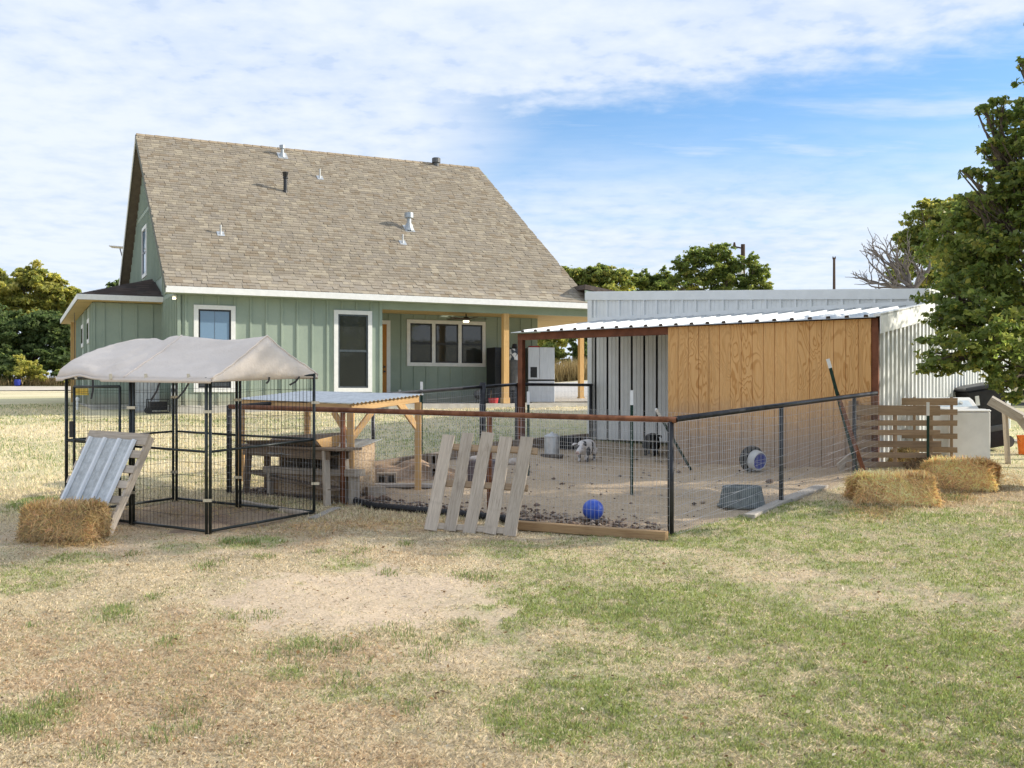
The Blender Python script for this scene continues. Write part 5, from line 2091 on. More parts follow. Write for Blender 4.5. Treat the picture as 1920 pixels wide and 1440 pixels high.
def loose_straw():
    n = 5200
    ctr = [(1640, 955, 60, 20, .30), (1780, 930, 60, 14, .25), (700, 985, 120, 14, .15), (130, 1018, 70, 8, .25), (1700, 890, 60, 8, .2), (560, 990, 120, 14, .12), (640, 940, 24, 8, .1), (350, 960, 110, 16, .12), (470, 950, 90, 14, .08), (1880, 900, 60, 20, .2)]
    pts = []
    for (x, y, rx, ry, w) in ctr:
        k = int(n * w)
        for _ in range(k):
            q = gp(x + random.gauss(0, rx * .6), y + random.gauss(0, ry * .6))
            pts.append((q.x, q.y, q.z + .008))
    pts = np.array(pts)
    def samp(k):
        nr = np.tile(np.array([[0, 0, 1.0]]), (k, 1)) + rng.normal(0, .15, (k, 3))
        return pts, nr / np.linalg.norm(nr, axis=1, keepdims=True)
    V, f, cc = straw_strands(len(pts), samp, (.50, .36, .18), (.04, .15), .0030, .0)
    o = mesh_np('loose_straw', V, f, M['straw'], cc, kind='stuff')
    o['label'] = 'loose straw scattered around the bales and kennel'


loose_straw()


def timbers():
    def tb(name, lbl, cat, p0, p1, w, h, mat, seed=0, rough=.004, up=(0, 0, 1), sink=0.0):
        p0, p1 = Vector(p0), Vector(p1)
        p0.z += h / 2 - sink
        p1.z += h / 2 - sink
        m, L = frame(p0, p1, up)
        o = link(name, board_mesh(L, w, h, mat, seed, rough, .006), None, m)
        setp(o, lbl, cat)
        return o
    a, b = P(962, 984, 12.70), P(1250, 1018, 11.95)
    a.z, b.z = G(a.x, a.y), G(b.x, b.y)
    tb('timber', 'brown landscape timber along the front edge of the pen', 'timber', a, b, .13, .10, M['timber'], 1, .004)
    a, b = gp(1404, 972), gp(1475, 940)
    tb('edge_board', 'grey board lying nearest along the right pen edge', 'board', a, b, .15, .05, M['grey_wood'], 2)
    a, b = gp(1474, 941), gp(1541, 915)
    tb('edge_board', 'grey weathered board at the far end of the right pen edge', 'board', a, b, .20, .045, M['grey_wood'], 3)
    # timbers at the foot of the back fence
    q0, q1, q2 = RL.lerp(RB, .36), RL.lerp(RB, .70), RL.lerp(RB, 1.0)
    off = Vector((.08, -.10))
    for i, (s, e) in enumerate(((q0, q1), (q1.lerp(q2, .02), q2))):
        s, e = s + off, e + off
        tb('timber', ('grey brown timber under the back rail behind the cinder blocks', 'grey brown timber under the back rail beside the round feeder')[i], 'timber',
           (s.x, s.y, G(*s)), (e.x, e.y, G(*e)), .12, .17, M['old_wood'], 4 + i)
    s, e = Vector((-.35, 20.3)), Vector((1.6, 22.9))
    tb('timber', 'dark timber between the round feeder and the metal shed', 'timber', (s.x, s.y, G(*s)), (e.x, e.y, G(*e)), .12, .18, M['old_wood'], 7)
    a, b = P(700, 914, 15.75), P(818, 916, 15.75)
    a.z, b.z = G(a.x, a.y), G(b.x, b.y)
    tb('plank', 'pale plank lying on the pen floor under the low shelter', 'plank', a, b, .20, .05, M['grey_wood'], 8)
    a, b = P(1572, 874, 16.7), P(1599, 850, 16.85)
    a.z = G(a.x, a.y) + .0
    b.z = a.z + .18
    tb('board', 'short pale board propped against the front compost pallet', 'board', a, b, .03, .14, M['pallet'], 9, .002)
    a, b = gp(604, 985), gp(628, 958)
    a2, b2 = gp(585, 975), gp(632, 955)
    tb('board', 'pale board flat on the dirt by the kennel corner', 'board', a2, b2, .10, .03, M['grey_wood'], 10)
    a, b = gp(445, 944), gp(580, 968)
    tb('board', 'brown board lying inside the kennel under the table', 'board', a, b, .09, .05, M['pallet'], 11)
    a, b = gp(1848, 836), gp(1905, 826)
    tb('board', 'thin grey board lying behind the washer', 'board', a, b, .12, .03, M['grey_wood'], 12)
    a, b = gp(1897, 828), gp(1960, 840)
    tb('board', 'pale board lying right of the timber frame', 'board', a, b, .14, .04, M['grey_wood'], 13)


timbers()


def drain_pipe():
    pts = []
    for (x, y) in ((655, 944), (700, 955), (760, 962), (820, 967), (880, 973), (940, 980), (985, 988), (1004, 990)):
        q = gp(x, y)
        pts.append(q + Vector((0, .04, .045 + .012 * math.sin(x * .05))))
    fine = []
    for i in range(len(pts) - 1):
        for k in range(14):
            fine.append(pts[i].lerp(pts[i + 1], k / 14))
    b = MB()
    b.tube(fine, [.050 if k % 2 else .042 for k in range(len(fine))], 10)
    setp(b.build('drain_hose', M['blackplastic'], None), 'black ribbed drain hose along the foot of the front fence', 'hose')


drain_pipe()


# ================================================================= LOW SHELTER, TABLE, COOP
def shelter():
    a, b, c = Vector((-2.21, 14.62)), Vector((-1.37, 15.53)), Vector((-4.15, 16.35))
    d = c + (b - a)
    za, zb, zc = E - .125, E - .005, E - .075
    zd = zb + (zc - za)
    t = thing('low_shelter', 'low pine framed shelter with a flat corrugated metal roof', 'shelter', (a.x, a.y, G(*a)))
    PI = M['pine_v']
    for p, z in ((a, za), (b, zb), (c, zc), (d, zd)):
        m = MB()
        z0 = G(p.x, p.y) - .1
        m.box((p.x - .045, p.y - .045, z0), (p.x + .045, p.y + .045, z - .10))
        m.build('post', PI, t)
    def beam(p, zp, q, zq, nm='beam'):
        board(nm, v3(p, zp - .05), v3(q, zq - .05), .045, .10, M['pine'], t, seed=3)
    beam(a, za, b, zb); beam(a, za, c, zc); beam(b, zb, d, zd); beam(c, zc, d, zd)
    def brace(p, z, q, L=.34):
        e = (q - p).normalized()
        board('brace', v3(p + e * .03, z - .12 - L), v3(p + e * (L + .03), z - .11), .04, .085, M['pine'], t, seed=5)
    brace(a, za, b); brace(a, za, c); brace(b, zb, a); brace(b, zb, d)
    # corrugated sheet
    n = 90
    vs, fs = [], []
    e1, e2 = (b - a), (c - a)
    for i in range(n + 1):
        s = -.03 + 1.06 * i / n
        dz = .010 * math.sin(2 * math.pi * i / 5)
        for tt in (-.03, 1.05):
            q = a + e1 * s + e2 * tt
            z = za + (zb - za) * s + (zc - za) * tt + .018 + dz
            vs.append((q.x, q.y, z))
    for i in range(n):
        fs.append((2 * i, 2 * i + 2, 2 * i + 3, 2 * i + 1))
    o = MB().add(vs, fs).build('roof_sheet', M['galv'], t)
    o.modifiers.new('thick', 'SOLIDIFY').thickness = .004


M['pine_v'] = rot_wood(M['pine'], 'fresh_pine_upright')
shelter()


def picnic_table():
    fr, fl = Vector((-2.36, 14.02)), Vector((-3.98, 15.42))
    e = (fr - fl).normalized()
    bk = Vector((-e.y, e.x))
    if bk.y < 0: bk = -bk
    L = (fr - fl).length
    z = E - .70
    t = thing('work_table', 'old brown wooden table with splayed legs behind the kennel', 'table', (fr.x, fr.y, G(*fr)))
    for i in range(3):
        o = .075 + .155 * i
        p, q = fl + bk * o, fr + bk * o
        board('plank', v3(p - e * .05, z - .02), v3(q + e * (.06 + .03 * (i % 2)), z - .02), .148, .032, M['old_wood'], t, seed=i, rough=.006)
    for (f, o) in ((.10, .06), (.10, .38), (.90, .06), (.90, .38)):
        p = fl.lerp(fr, f) + bk * o
        s = e * (.06 if f > .5 else -.04) + bk * (.03 if o > .3 else -.02)
        g = p + s
        board('leg', v3(g, G(*g) - .02), v3(p, z - .04), .045, .10, M['old_wood'] if f < .5 else M['pallet'], t, (bk.x, bk.y, 0), seed=7)
    for o in (.05, .40):
        board('apron', v3(fl + e * .1 + bk * o, z - .10), v3(fr - e * .12 + bk * o, z - .10), .025, .12, M['old_wood'], t, seed=8)
    board('shelf', v3(fl + e * .15 + bk * .22, G(*fl) + .28), v3(fr - e * .15 + bk * .22, G(*fr) + .22), .36, .03, M['old_wood'], t, seed=9)
    # shallow tilted wooden trough lying on top
    b = MB()
    p = fl.lerp(fr, .10) + bk * .22
    q = fl.lerp(fr, .80) + bk * .30
    zz = z - .002
    pl, pr = v3(p, zz), v3(q, zz)
    up = Vector((0, 0, 1))
    ee = (pr - pl).normalized()
    nb = up.cross(ee).normalized()
    if nb.y < 0: nb = -nb
    w, hh = .30, .20
    b.bar(pl, pr, w, .018, up)
    tr = thing('trough', 'weathered wooden feed trough lying tilted on the old table', 'trough', pl)
    b2 = MB(); b2.bar(pl + Vector((0, 0, .012)), pr + Vector((0, 0, .012)), w, .02, up); b2.build('trough_base', M['old_wood'], tr)
    for s in (-1, 1):
        sb = MB()
        o0 = nb * (s * w / 2)
        a0, a1 = pl + o0, pr + o0
        oo = nb * (s * .14)
        sb.hexa([a0, a1, a1 + nb * s * .018, a0 + nb * s * .018, a0 + oo + up * (.06 if s < 0 else .10), a1 + oo + up * (.10 if s < 0 else .19), a1 + oo + nb * s * .018 + up * (.10 if s < 0 else .19), a0 + oo + nb * s * .018 + up * (.06 if s < 0 else .10)])
        sb.build('trough_side', M['old_wood'], tr)
    eb = MB()
    eb.hexa([pr - nb * w / 2, pr + nb * w / 2, pr + nb * w / 2 + ee * .02, pr - nb * w / 2 + ee * .02,
             pr - nb * (w / 2 + .10) + up * .10, pr + nb * (w / 2 + .12) + up * .17, pr + nb * (w / 2 + .12) + up * .17 + ee * .02, pr - nb * (w / 2 + .10) + up * .10 + ee * .02])
    eb.build('trough_end', M['pine'], tr)


picnic_table()


def plank_bench():
    r_, l_ = Vector((-2.04, 14.32)), Vector((-3.45, 15.12))
    e = (r_ - l_).normalized()
    t = thing('plank_bench', 'low plank bench with an orange brown board side under the table', 'bench', (r_.x, r_.y, G(*r_)))
    zl = E - 1.045
    board('plank', v3(l_, zl), v3(r_, zl), .24, .09, M['pallet'], t, seed=2, rough=.004)
    b = r_ - e * .10 
    board('side_board', v3(l_ + e * .1, zl - .22), v3(b, zl - .22), .02, .33, M['timber'], t, seed=3)
    for f in (.05, .94):
        p = l_.lerp(r_, f)
        board('leg', v3(p, G(*p) - .02), v3(p, zl - .045), .20, .04, M['pallet'], t, (e.x, e.y, 0), seed=4)


plank_bench()


def coop():
    R0, F0 = Vector((-1.95, 15.2)), Vector((-2.34, 14.46))
    ex = (R0 - F0)
    lf = Vector((-.88, .47)).normalized() * 1.05
    t = thing('animal_hutch', 'strand board animal hutch with a corrugated lid on concrete blocks', 'hutch', (F0.x, F0.y, G(*F0)))
    zb = E - 1.40
    zF, zR = E - .79, E - .665
    def panel(nm, p, q, z0, z1p, z1q):
        n = Vector((q.y - p.y, p.x - q.x)).normalized() * .018
        b = MB()
        b.hexa([v3(p, z0), v3(q, z0), v3(q - n, z0), v3(p - n, z0), v3(p, z1p), v3(q, z1q), v3(q - n, z1q), v3(p - n, z1p)])
        b.build(nm, M['osb'], t)
    panel('side_panel', F0, R0, zb - .0, zF, zR)
    panel('side_panel', R0 + lf, F0 + lf, zb, zR, zF)
    panel('back_panel', R0, R0 + lf, zb, zR, zR)
    panel('front_panel', F0 + lf, F0, zb, zF - .22, zF - .22)
    b = MB()
    b.box((0, 0, 0), (0, 0, 0)) if False else None
    MB().hexa([v3(F0, zb), v3(R0, zb), v3(R0 + lf, zb), v3(F0 + lf, zb), v3(F0, zb + .03), v3(R0, zb + .03), v3(R0 + lf, zb + .03), v3(F0 + lf, zb + .03)]).build('floor_panel', M['old_wood'], t)
    vs, fs = [], []
    n = 40
    u = ex.normalized()
    for i in range(n + 1):
        s = i / n
        dz = .012 * (1 if (i % 8) in (0, 1) else 0)
        c = F0 + Vector((.03, 0)) + lf * (s * 1.16 - .05)
        for k in (0, 1):
            q = c + (u * -.16 if k == 0 else ex + u * .06)
            z = (zF - .045 if k == 0 else zR + .012) + .02 + dz
            vs.append((q.x, q.y, z))
    for i in range(n):
        fs.append((2 * i, 2 * i + 1, 2 * i + 3, 2 * i + 2))
    o = MB().add(vs, fs).build('lid', M['galv'], t)
    o.modifiers.new('thick', 'SOLIDIFY').thickness = .006


coop()


def cinder(lbl, p, yaw, z=None, upright=False, solid=False, size=(.40, .19, .19)):
    L, W, Hh = size
    b = MB()
    m = Matrix.Translation(Vector((p.x, p.y, (G(p.x, p.y) - .01) if z is None else z))) @ Matrix.Rotation(yaw, 4, 'Z')
    if upright:
        m = m @ Matrix.Translation((0, 0, L / 2)) @ Matrix.Rotation(R(90), 4, 'Y') @ Matrix.Translation((0, 0, -Hh / 2))
    w = .032
    if solid:
        b.box((-L / 2, -W / 2, 0), (L / 2, W / 2, Hh), m)
    else:
        # cells run front to back so that the holes face the viewer
        for x in (-L / 2, -w / 2, L / 2 - w):
            b.box((x, -W / 2, 0), (x + w, W / 2, Hh), m)
        for z0 in (0, Hh - w):
            for x in (-L / 2 + w, w / 2):
                b.box((x, -W / 2 + .001, z0), (x + L / 2 - 1.5 * w, W / 2 - .001, z0 + w), m)
        b.box((-L / 2 + w, W / 2 - .03, w), (L / 2 - w, W / 2 - .02, Hh - w), m)
    o = b.build('cinder_block', M['block'], None)
    setp(o, lbl, 'concrete block', 'concrete blocks in the pen')
    return o


def blocks():
    p = P(703, 930, 15.02)
    cinder('solid pale concrete block under the strand board hutch', Vector((p.x, p.y - .02)), R(25), solid=True, size=(.26, .22, .135))
    p = P(823, 900, 16.55)
    q = Vector((p.x, p.y))
    a = cinder('lower concrete block of the stack behind the leaning pallet', q, R(-6), size=(.22, .36, .20))
    cinder('upper concrete block of the stack behind the leaning pallet', q, R(-9), z=G(q.x, q.y) + .192, size=(.22, .36, .20))
    p = P(725, 902, 16.15)
    cinder('concrete block lying by the dirt heap beside the hutch', Vector((p.x, p.y)), R(4), size=(.30, .19, .17))


blocks()


def dirt_heap():
    c = P(765, 893, 16.9)
    n, m = 40, 24
    V, Fq, C = [], [], []
    for i in range(n + 1):
        for j in range(m + 1):
            s, t = i / n * 2 - 1, j / m * 2 - 1
            x, y = c.x + s * .95, c.y + t * .7
            r = max(0, 1 - (s * s + t * t))
            h = .20 * r + .05 * math.sin(9 * s + 3 * t) * r + .03 * math.sin(17 * t + 8 * s) * r
            V.append((x, y, G(x, y) + h - .015))
            k = 1 + .25 * math.sin(7 * s) * math.cos(6 * t) + random.uniform(-.15, .15)
            C.append((.34 * k, .24 * k, .165 * k))
    for i in range(n):
        for j in range(m):
            a = i * (m + 1) + j
            Fq.append((a, a + m + 1, a + m + 2, a + 1))
    o = mesh_np('dirt_heap', np.array(V), np.array(Fq), M['ground'], np.array(C), kind='stuff', smooth=True)
    o['label'] = 'dug brown dirt heap between the hutch and the cinder blocks'


dirt_heap()


def lathe_thing(name, lbl, cat, loc, parts, tilt=None):
    t = thing(name, lbl, cat, loc)
    for (nm, prof, mat, n) in parts:
        b = MB()
        b.lathe(prof, loc, n, tilt)
        b.build(nm, mat, t, smooth=False)
    return t


def pen_things():
    # blue ball
    p = P(1112, 955, 13.2)
    c = Vector((p.x, p.y, G(p.x, p.y) + .125))
    prof = [(.131 * math.sin(a), -.131 * math.cos(a)) for a in np.linspace(.02, math.pi - .02, 26)]
    b = MB().lathe(prof, c, 36).build('ball', M['blueball'], None, smooth=True)
    setp(b, 'blue rubber ball on the pen floor near the front corner', 'ball')
    # upturned rubber tub
    p = P(1391, 951, 14.15)
    c = Vector((p.x, p.y, G(p.x, p.y) - .005))
    prof = [(.315, 0), (.325, .01), (.325, .03), (.302, .032), (.255, .262), (.245, .272), (.16, .272), (.155, .262), (.02, .262)]
    b = MB().lathe(prof, c, 36).build('rubber_tub', M['rubber'], None, smooth=False)
    setp(b, 'upturned grey rubber tub by the right rail post', 'tub')
    # galvanised feeder
    p = P(1035, 857, 19.55)
    c = Vector((p.x, p.y, G(p.x, p.y)))
    lathe_thing('feeder', 'round galvanised feeder with a domed lid and feed tray', 'feeder', c, [
        ('tray', [(.19, 0), (.215, .012), (.22, .05), (.21, .05), (.20, .02), (.05, .02)], M['old_metal'], 26),
        ('hopper', [(.135, .055), (.138, .06), (.138, .37), (.130, .375), (.02, .375)], M['galv'], 26),
        ('lid', [(.150, .372), (.152, .382), (.145, .392), (.09, .425), (.03, .438), (.025, .46), (.01, .462)], M['galv'], 26)])
    # tipped bucket with a blue lining against the plywood
    c = P(1412, 858, 17.45)
    c.z = G(c.x, c.y) + .20
    tilt = Matrix.Rotation(R(32), 4, 'Z') @ Matrix.Rotation(R(100), 4, 'X')
    lathe_thing('barrel_feeder', 'tipped round feeder with a blue inside against the plywood', 'feeder', c, [
        ('tyre', [(.150, -.12), (.19, -.12), (.215, -.08), (.215, .0), (.20, .03), (.165, .035), (.16, .02)], M['blackplastic'], 28),
        ('shell', [(.05, -.11), (.15, -.10), (.168, .02), (.16, .12), (.150, .16), (.138, .165), (.132, .155)], M['lightgrey'], 28),
        ('lining', [(.02, .05), (.10, .06), (.128, .10), (.133, .160), (.128, .160)], M['bluein'], 24)], tilt)
    # purple-grey water tub with white stones on top
    p = P(908, 892, 16.3)
    c = Vector((p.x, p.y, G(p.x, p.y) - .01))
    prof = [(.24, 0), (.25, .01), (.262, .30), (.27, .32), (.268, .345), (.25, .35), (.24, .335), (.02, .335)]
    b = MB().lathe(prof, c, 28).build('water_tub', M['darktub'], None)
    setp(b, 'purple grey plastic tub standing behind the leaning pallet', 'tub')
    rock('pale stone resting on the purple grey tub', P(891, 850, 16.2), c.z + .335, .07)
    rock('pale stone on the ground left of the round feeder', P(968, 845, 18.4), None, .11)
    rock('round pale stone lying in the dark soil', P(783, 950, 13.9), None, .045)
    rock('flat pale stone on the grass behind the pen', P(1029, 795, 22.6), None, .14)
    # blue barrel by the far trees
    p = P(33, 719, 52)
    c = Vector((p.x, p.y, G(p.x, p.y)))
    setp(MB().lathe([(.12, 0), (.15, .03), (.16, .18), (.15, .30), (.13, .32)], c, 16).build('barrel', M['bluein'], None), 'small blue barrel beneath the trees at the far left', 'barrel')


def rock(lbl, p, z, r):
    b = MB()
    n, m = 10, 6
    rr = random.Random(int(p.x * 100))
    ph = [rr.uniform(0, 6) for _ in range(3)]
    prof = []
    zz = (G(p.x, p.y) + r * .35) if z is None else z + r * .5
    for i in range(m + 1):
        a = math.pi * i / m
        for j in range(n):
            t = 2 * math.pi * j / n
            k = r * (1 + .18 * math.sin(2 * t + ph[0]) + .12 * math.sin(3 * t + ph[1] + a * 2) + rr.uniform(-.06, .06))
            b.v.append((p.x + k * math.sin(a) * math.cos(t) * 1.25, p.y + k * math.sin(a) * math.sin(t), zz - k * .62 * math.cos(a)))
    for i in range(m):
        for j in range(n):
            j2 = (j + 1) % n
            b.f.append((i * n + j, i * n + j2, (i + 1) * n + j2, (i + 1) * n + j))
    setp(b.build('stone', M['rock'], None, smooth=True), lbl, 'stone', 'pale stones in the pen')


M['old_metal'] = mat_simple('stained_tray', (.12, .10, .085), (.22, .19, .16), 16, rough=.8, metal=.2)
pen_things()


# ================================================================= ANIMALS
def solid_body(name, b, mat, parent, vox):
    """overlapping closed shapes fused into one continuous surface"""
    o = b.build(name, mat, parent, smooth=True)
    rm = o.modifiers.new('fuse', 'REMESH')
    rm.mode = 'VOXEL'
    rm.voxel_size = vox
    rm.use_smooth_shade = True
    sm = o.modifiers.new('soften', 'SMOOTH')
    sm.factor = .5
    sm.iterations = 4
    return o


def pig(lbl, p, yaw, s, mat, standing=True, head_down=0.0):
    """yaw: direction the head points (0 = +X)"""
    p = Vector((p.x, p.y, G(p.x, p.y)))
    t = thing('pig', lbl, 'pig', p, 'pigs in the pen')
    m = Matrix.Translation(p) @ Matrix.Rotation(yaw, 4, 'Z') @ Matrix.Scale(s, 4)
    hz = .235 if standing else .115
    hd = head_down
    b = MB()
    # rings along the body: x, z, half width, half height
    rings = [(-.345, .03, .02, .02), (-.33, .03, .062, .07), (-.28, .03, .098, .112), (-.20, .025, .122, .135), (-.08, .015, .136, .150), (.05, .015, .136, .148), (.15, .025, .122, .135),
             (.23, .04, .100, .112), (.29, .045 - .04 * hd, .084, .092), (.35, .045 - .10 * hd, .074, .080), (.40, .025 - .12 * hd, .056, .060), (.45, .0 - .13 * hd, .043, .044), (.50, -.02 - .13 * hd, .038, .037), (.508, -.022 - .13 * hd, .030, .030)]
    n = 16
    base = 0
    for (x, z, w, h) in rings:
        for j in range(n):
            a = 2 * math.pi * j / n
            b.v.append(tuple(m @ Vector((x, w * math.cos(a), hz + z + h * math.sin(a)))))
    for i in range(len(rings) - 1):
        for j in range(n):
            j2 = (j + 1) % n
            b.f.append((i * n + j, i * n + j2, (i + 1) * n + j2, (i + 1) * n + j))
    b.f.append(tuple(range(n - 1, -1, -1)))
    b.f.append(tuple((len(rings) - 1) * n + j for j in range(n)))
    def chain(pts, rs, k=10):
        b.tube([m @ Vector(q) for q in pts], [r * s for r in rs], k)
    for y in (.078, -.078):
        if standing:
            chain([(-.22, y, hz + .0), (-.215, y, hz - .09), (-.25, y, .115), (-.235, y, .05), (-.225, y, .004)], [.075, .062, .034, .027, .031])
            chain([(.165, y * .95, hz), (.165, y * .95, hz - .10), (.175, y * .95, .10), (.168, y * .95, .05), (.178, y * .95, .004)], [.066, .052, .032, .026, .030])
        else:
            chain([(-.20, y, .10), (-.12, y * 1.5, .06), (-.02, y * 1.6, .03)], [.07, .05, .028])
            chain([(.17, y, .10), (.22, y * 1.4, .05), (.32, y * 1.3, .028)], [.06, .042, .026])
    chain([(-.335, 0, hz + .055), (-.375, .005, hz + .03), (-.385, .012, hz - .05), (-.380, .014, hz - .07)], [.013, .011, .010, .012], 8)
    for y in (1, -1):
        c0 = Vector((.325, y * .055, hz + .105 - hd * .09))
        ear = [c0, c0 + Vector((.02, y * .035, .03)), c0 + Vector((.06, y * .062, .012)), c0 + Vector((.085, y * .066, -.022))]
        for q0, q1, w0, w1 in ((0, 1, .03, .042), (1, 2, .042, .034), (2, 3, .034, .008)):
            A, B = ear[q0], ear[q1]
            sd = Vector((.55, -y * .75, 0)).normalized()
            tk = Vector((0, 0, .011))
            b.hexa([m @ v for v in (A - sd * w0 - tk, A + sd * w0 - tk, B + sd * w1 - tk, B - sd * w1 - tk, A - sd * w0 + tk, A + sd * w0 + tk, B + sd * w1 + tk, B - sd * w1 + tk)])
    solid_body('body', b, mat, t, .0095 * s)
    c = m @ Vector((.505, 0, hz - .022 - head_down * .13))
    d = (m @ Vector((.56, 0, hz - .042 - head_down * .13)) - c).normalized()
    sn = MB().tube([c - d * .03 * s, c + d * .008 * s], [.038 * s, .036 * s], 14).build('snout', M['pigskin'] if mat is not M['pigblack'] else M['pigblack'], t)
    for y in (.014, -.014):
        q = c + (m @ Vector((0, y, 0)) - m @ Vector((0, 0, 0))) + d * .0085 * s
        MB().tube([q, q + d * .002 * s], .007 * s, 8).build('nostril', M['black'], sn)
    for y in (.052, -.052):
        q = m @ Vector((.395, y * .98, hz + .062 - head_down * .115))
        MB().lathe([(.002 * s, -.009 * s), (.008 * s, -.005 * s), (.0095 * s, 0), (.008 * s, .005 * s), (.002 * s, .009 * s)], q, 8).build('eye', M['black'], t)


p = P(1099, 857, 19.0)
pig('black and white spotted pig walking towards the front rail', p, R(-112), .98, M['pig'], True, .35)
p = P(1067, 833, 21.4)
pig('black pig lying down beyond the round feeder', p, R(10), 1.0, M['pigblack'], False)
p = P(1222, 853, 20.3)
pig('black pig standing with its back turned by the metal wall', p, R(75), 1.05, M['pigblack'], True, .3)


# ================================================================= RIGHT-HAND THINGS
def washer():
    Z = 18.1
    c = P(1797, 868, Z)
    c.z = G(c.x, c.y)
    t = thing('washing_machine', 'white top loading washing machine standing beside the pallet bin', 'washing machine', c)
    w, d, h = .76, .68, .90
    yaw = R(8)
    m = Matrix.Translation(c) @ Matrix.Rotation(yaw, 4, 'Z')
    def rb(nm, prof, x0, x1, mat, bev=.0):
        """extrude a y-z outline along x"""
        b = MB()
        k = len(prof)
        b.add([m @ Vector((x, y, z)) for x in (x0, x1) for (y, z) in prof], [tuple(range(k)), tuple(range(2 * k - 1, k - 1, -1))] + [(i, i + k, (i + 1) % k + k, (i + 1) % k) for i in range(k)])
        o = b.build(nm, mat, t)
        bv = o.modifiers.new('soft', 'BEVEL')
        bv.width = .022
        bv.segments = 3
        bv.limit_method = 'ANGLE'
        return o
    rb('cabinet', [(-d / 2, .03), (d / 2, .03), (d / 2, h - .03), (-d / 2, h - .03)], -w / 2, w / 2, M['appliance'])
    rb('top', [(-d / 2 - .012, h - .025), (d / 2, h - .025), (d / 2, h + .005), (-d / 2 + .03, h + .012), (-d / 2 - .004, h - .002)], -w / 2 - .004, w / 2 + .004, M['appliance'])
    con = rb('console', [(-.02, h + .014), (d / 2, h + .008), (d / 2, h + .20), (d / 2 - .06, h + .215), (d / 2 - .16, h + .17)], -w / 2, w / 2, M['appliance'])
    lid = rb('lid', [(-d / 2 + .06, h + .006), (-.03, h + .006), (-.03, h + .022), (-d / 2 + .06, h + .020)], -w / 2 + .05, w / 2 - .05, M['appliance'])
    a, b2 = Vector((0, -.02, h + .014)), Vector((0, d / 2 - .16, h + .17))
    n = Vector((0, -(b2 - a).z, (b2 - a).y)).normalized()
    q = MB()
    s0, s1 = a.lerp(b2, .25) + n * .003, a.lerp(b2, .92) + n * .003
    q.hexa([m @ Vector((x, p.y, p.z)) for (x, p) in ((-w / 2 + .04, s0 - n * .002), (w / 2 - .10, s0 - n * .002), (w / 2 - .10, s1 - n * .002), (-w / 2 + .04, s1 - n * .002), (-w / 2 + .04, s0), (w / 2 - .10, s0), (w / 2 - .10, s1), (-w / 2 + .04, s1))])
    q.build('control_panel', M['panelblue'], con)
    for x in (-.22, -.06, .10):
        kc = a.lerp(b2, .58) + Vector((x, 0, 0))
        MB().tube([m @ (kc + n * .002), m @ (kc + n * .03)], .030, 14).build('knob', M['lightgrey'], con)
    for x in (-w / 2 + .07, w / 2 - .07):
        MB().tube([m @ Vector((x, -d / 2 + .07, -.02)), m @ Vector((x, -d / 2 + .07, .03))], .02, 8).build('foot', M['blackplastic'], t)


washer()


def black_cart():
    c = P(1848, 822, 20.3)
    c.z = G(c.x, c.y)
    t = thing('trash_cart', 'tall black plastic trash cart tilted back behind the washer', 'trash cart', c)
    m = Matrix.Translation(c + Vector((0, 0, .04))) @ Matrix.Rotation(R(6), 4, 'Z') @ Matrix.Rotation(R(-9), 4, 'Y')
    b = MB()
    def slab(z0, z1, x0a, x1a, x0b, x1b, ya, yb, mat, nm, par=t):
        b = MB()
        b.hexa([m @ Vector(p) for p in ((x0a, -ya, z0), (x1a, -ya, z0), (x1a, ya, z0), (x0a, ya, z0), (x0b, -yb, z1), (x1b, -yb, z1), (x1b, yb, z1), (x0b, yb, z1))])
        o = b.build(nm, mat, par)
        bv = o.modifiers.new('soft', 'BEVEL'); bv.width = .025; bv.segments = 2
        return o
    body = slab(.0, 1.12, -.34, .32, -.40, .34, .30, .38, M['blackplastic'], 'body')
    slab(1.121, 1.20, -.44, .37, -.42, .33, .42, .38, M['blackplastic'], 'lid')
    slab(.30, .42, -.345, .325, -.35, .327, .335, .342, M['greyplastic'], 'stripe', body)
    MB().tube([m @ Vector((-.44, -.25, 1.0)), m @ Vector((-.50, -.25, .98)), m @ Vector((-.50, .2, .98)), m @ Vector((-.44, .2, 1.0))], .018, 8).build('handle', M['blackplastic'], body)
    q = MB(); q.hexa([m @ Vector(p) for p in ((-.27, -.384, .84), (-.20, -.384, .84), (-.20, -.36, .84), (-.27, -.36, .84), (-.27, -.392, 1.02), (-.20, -.392, 1.02), (-.20, -.36, 1.02), (-.27, -.36, 1.02))]); q.build('sticker', M['white'], body)
    for y in (-.28, .28):
        b = MB(); b.tube([m @ Vector((.30, y - .03, .07)), m @ Vector((.30, y + .03, .07))], .11, 16); b.build('wheel', M['greyplastic'], t)


black_cart()


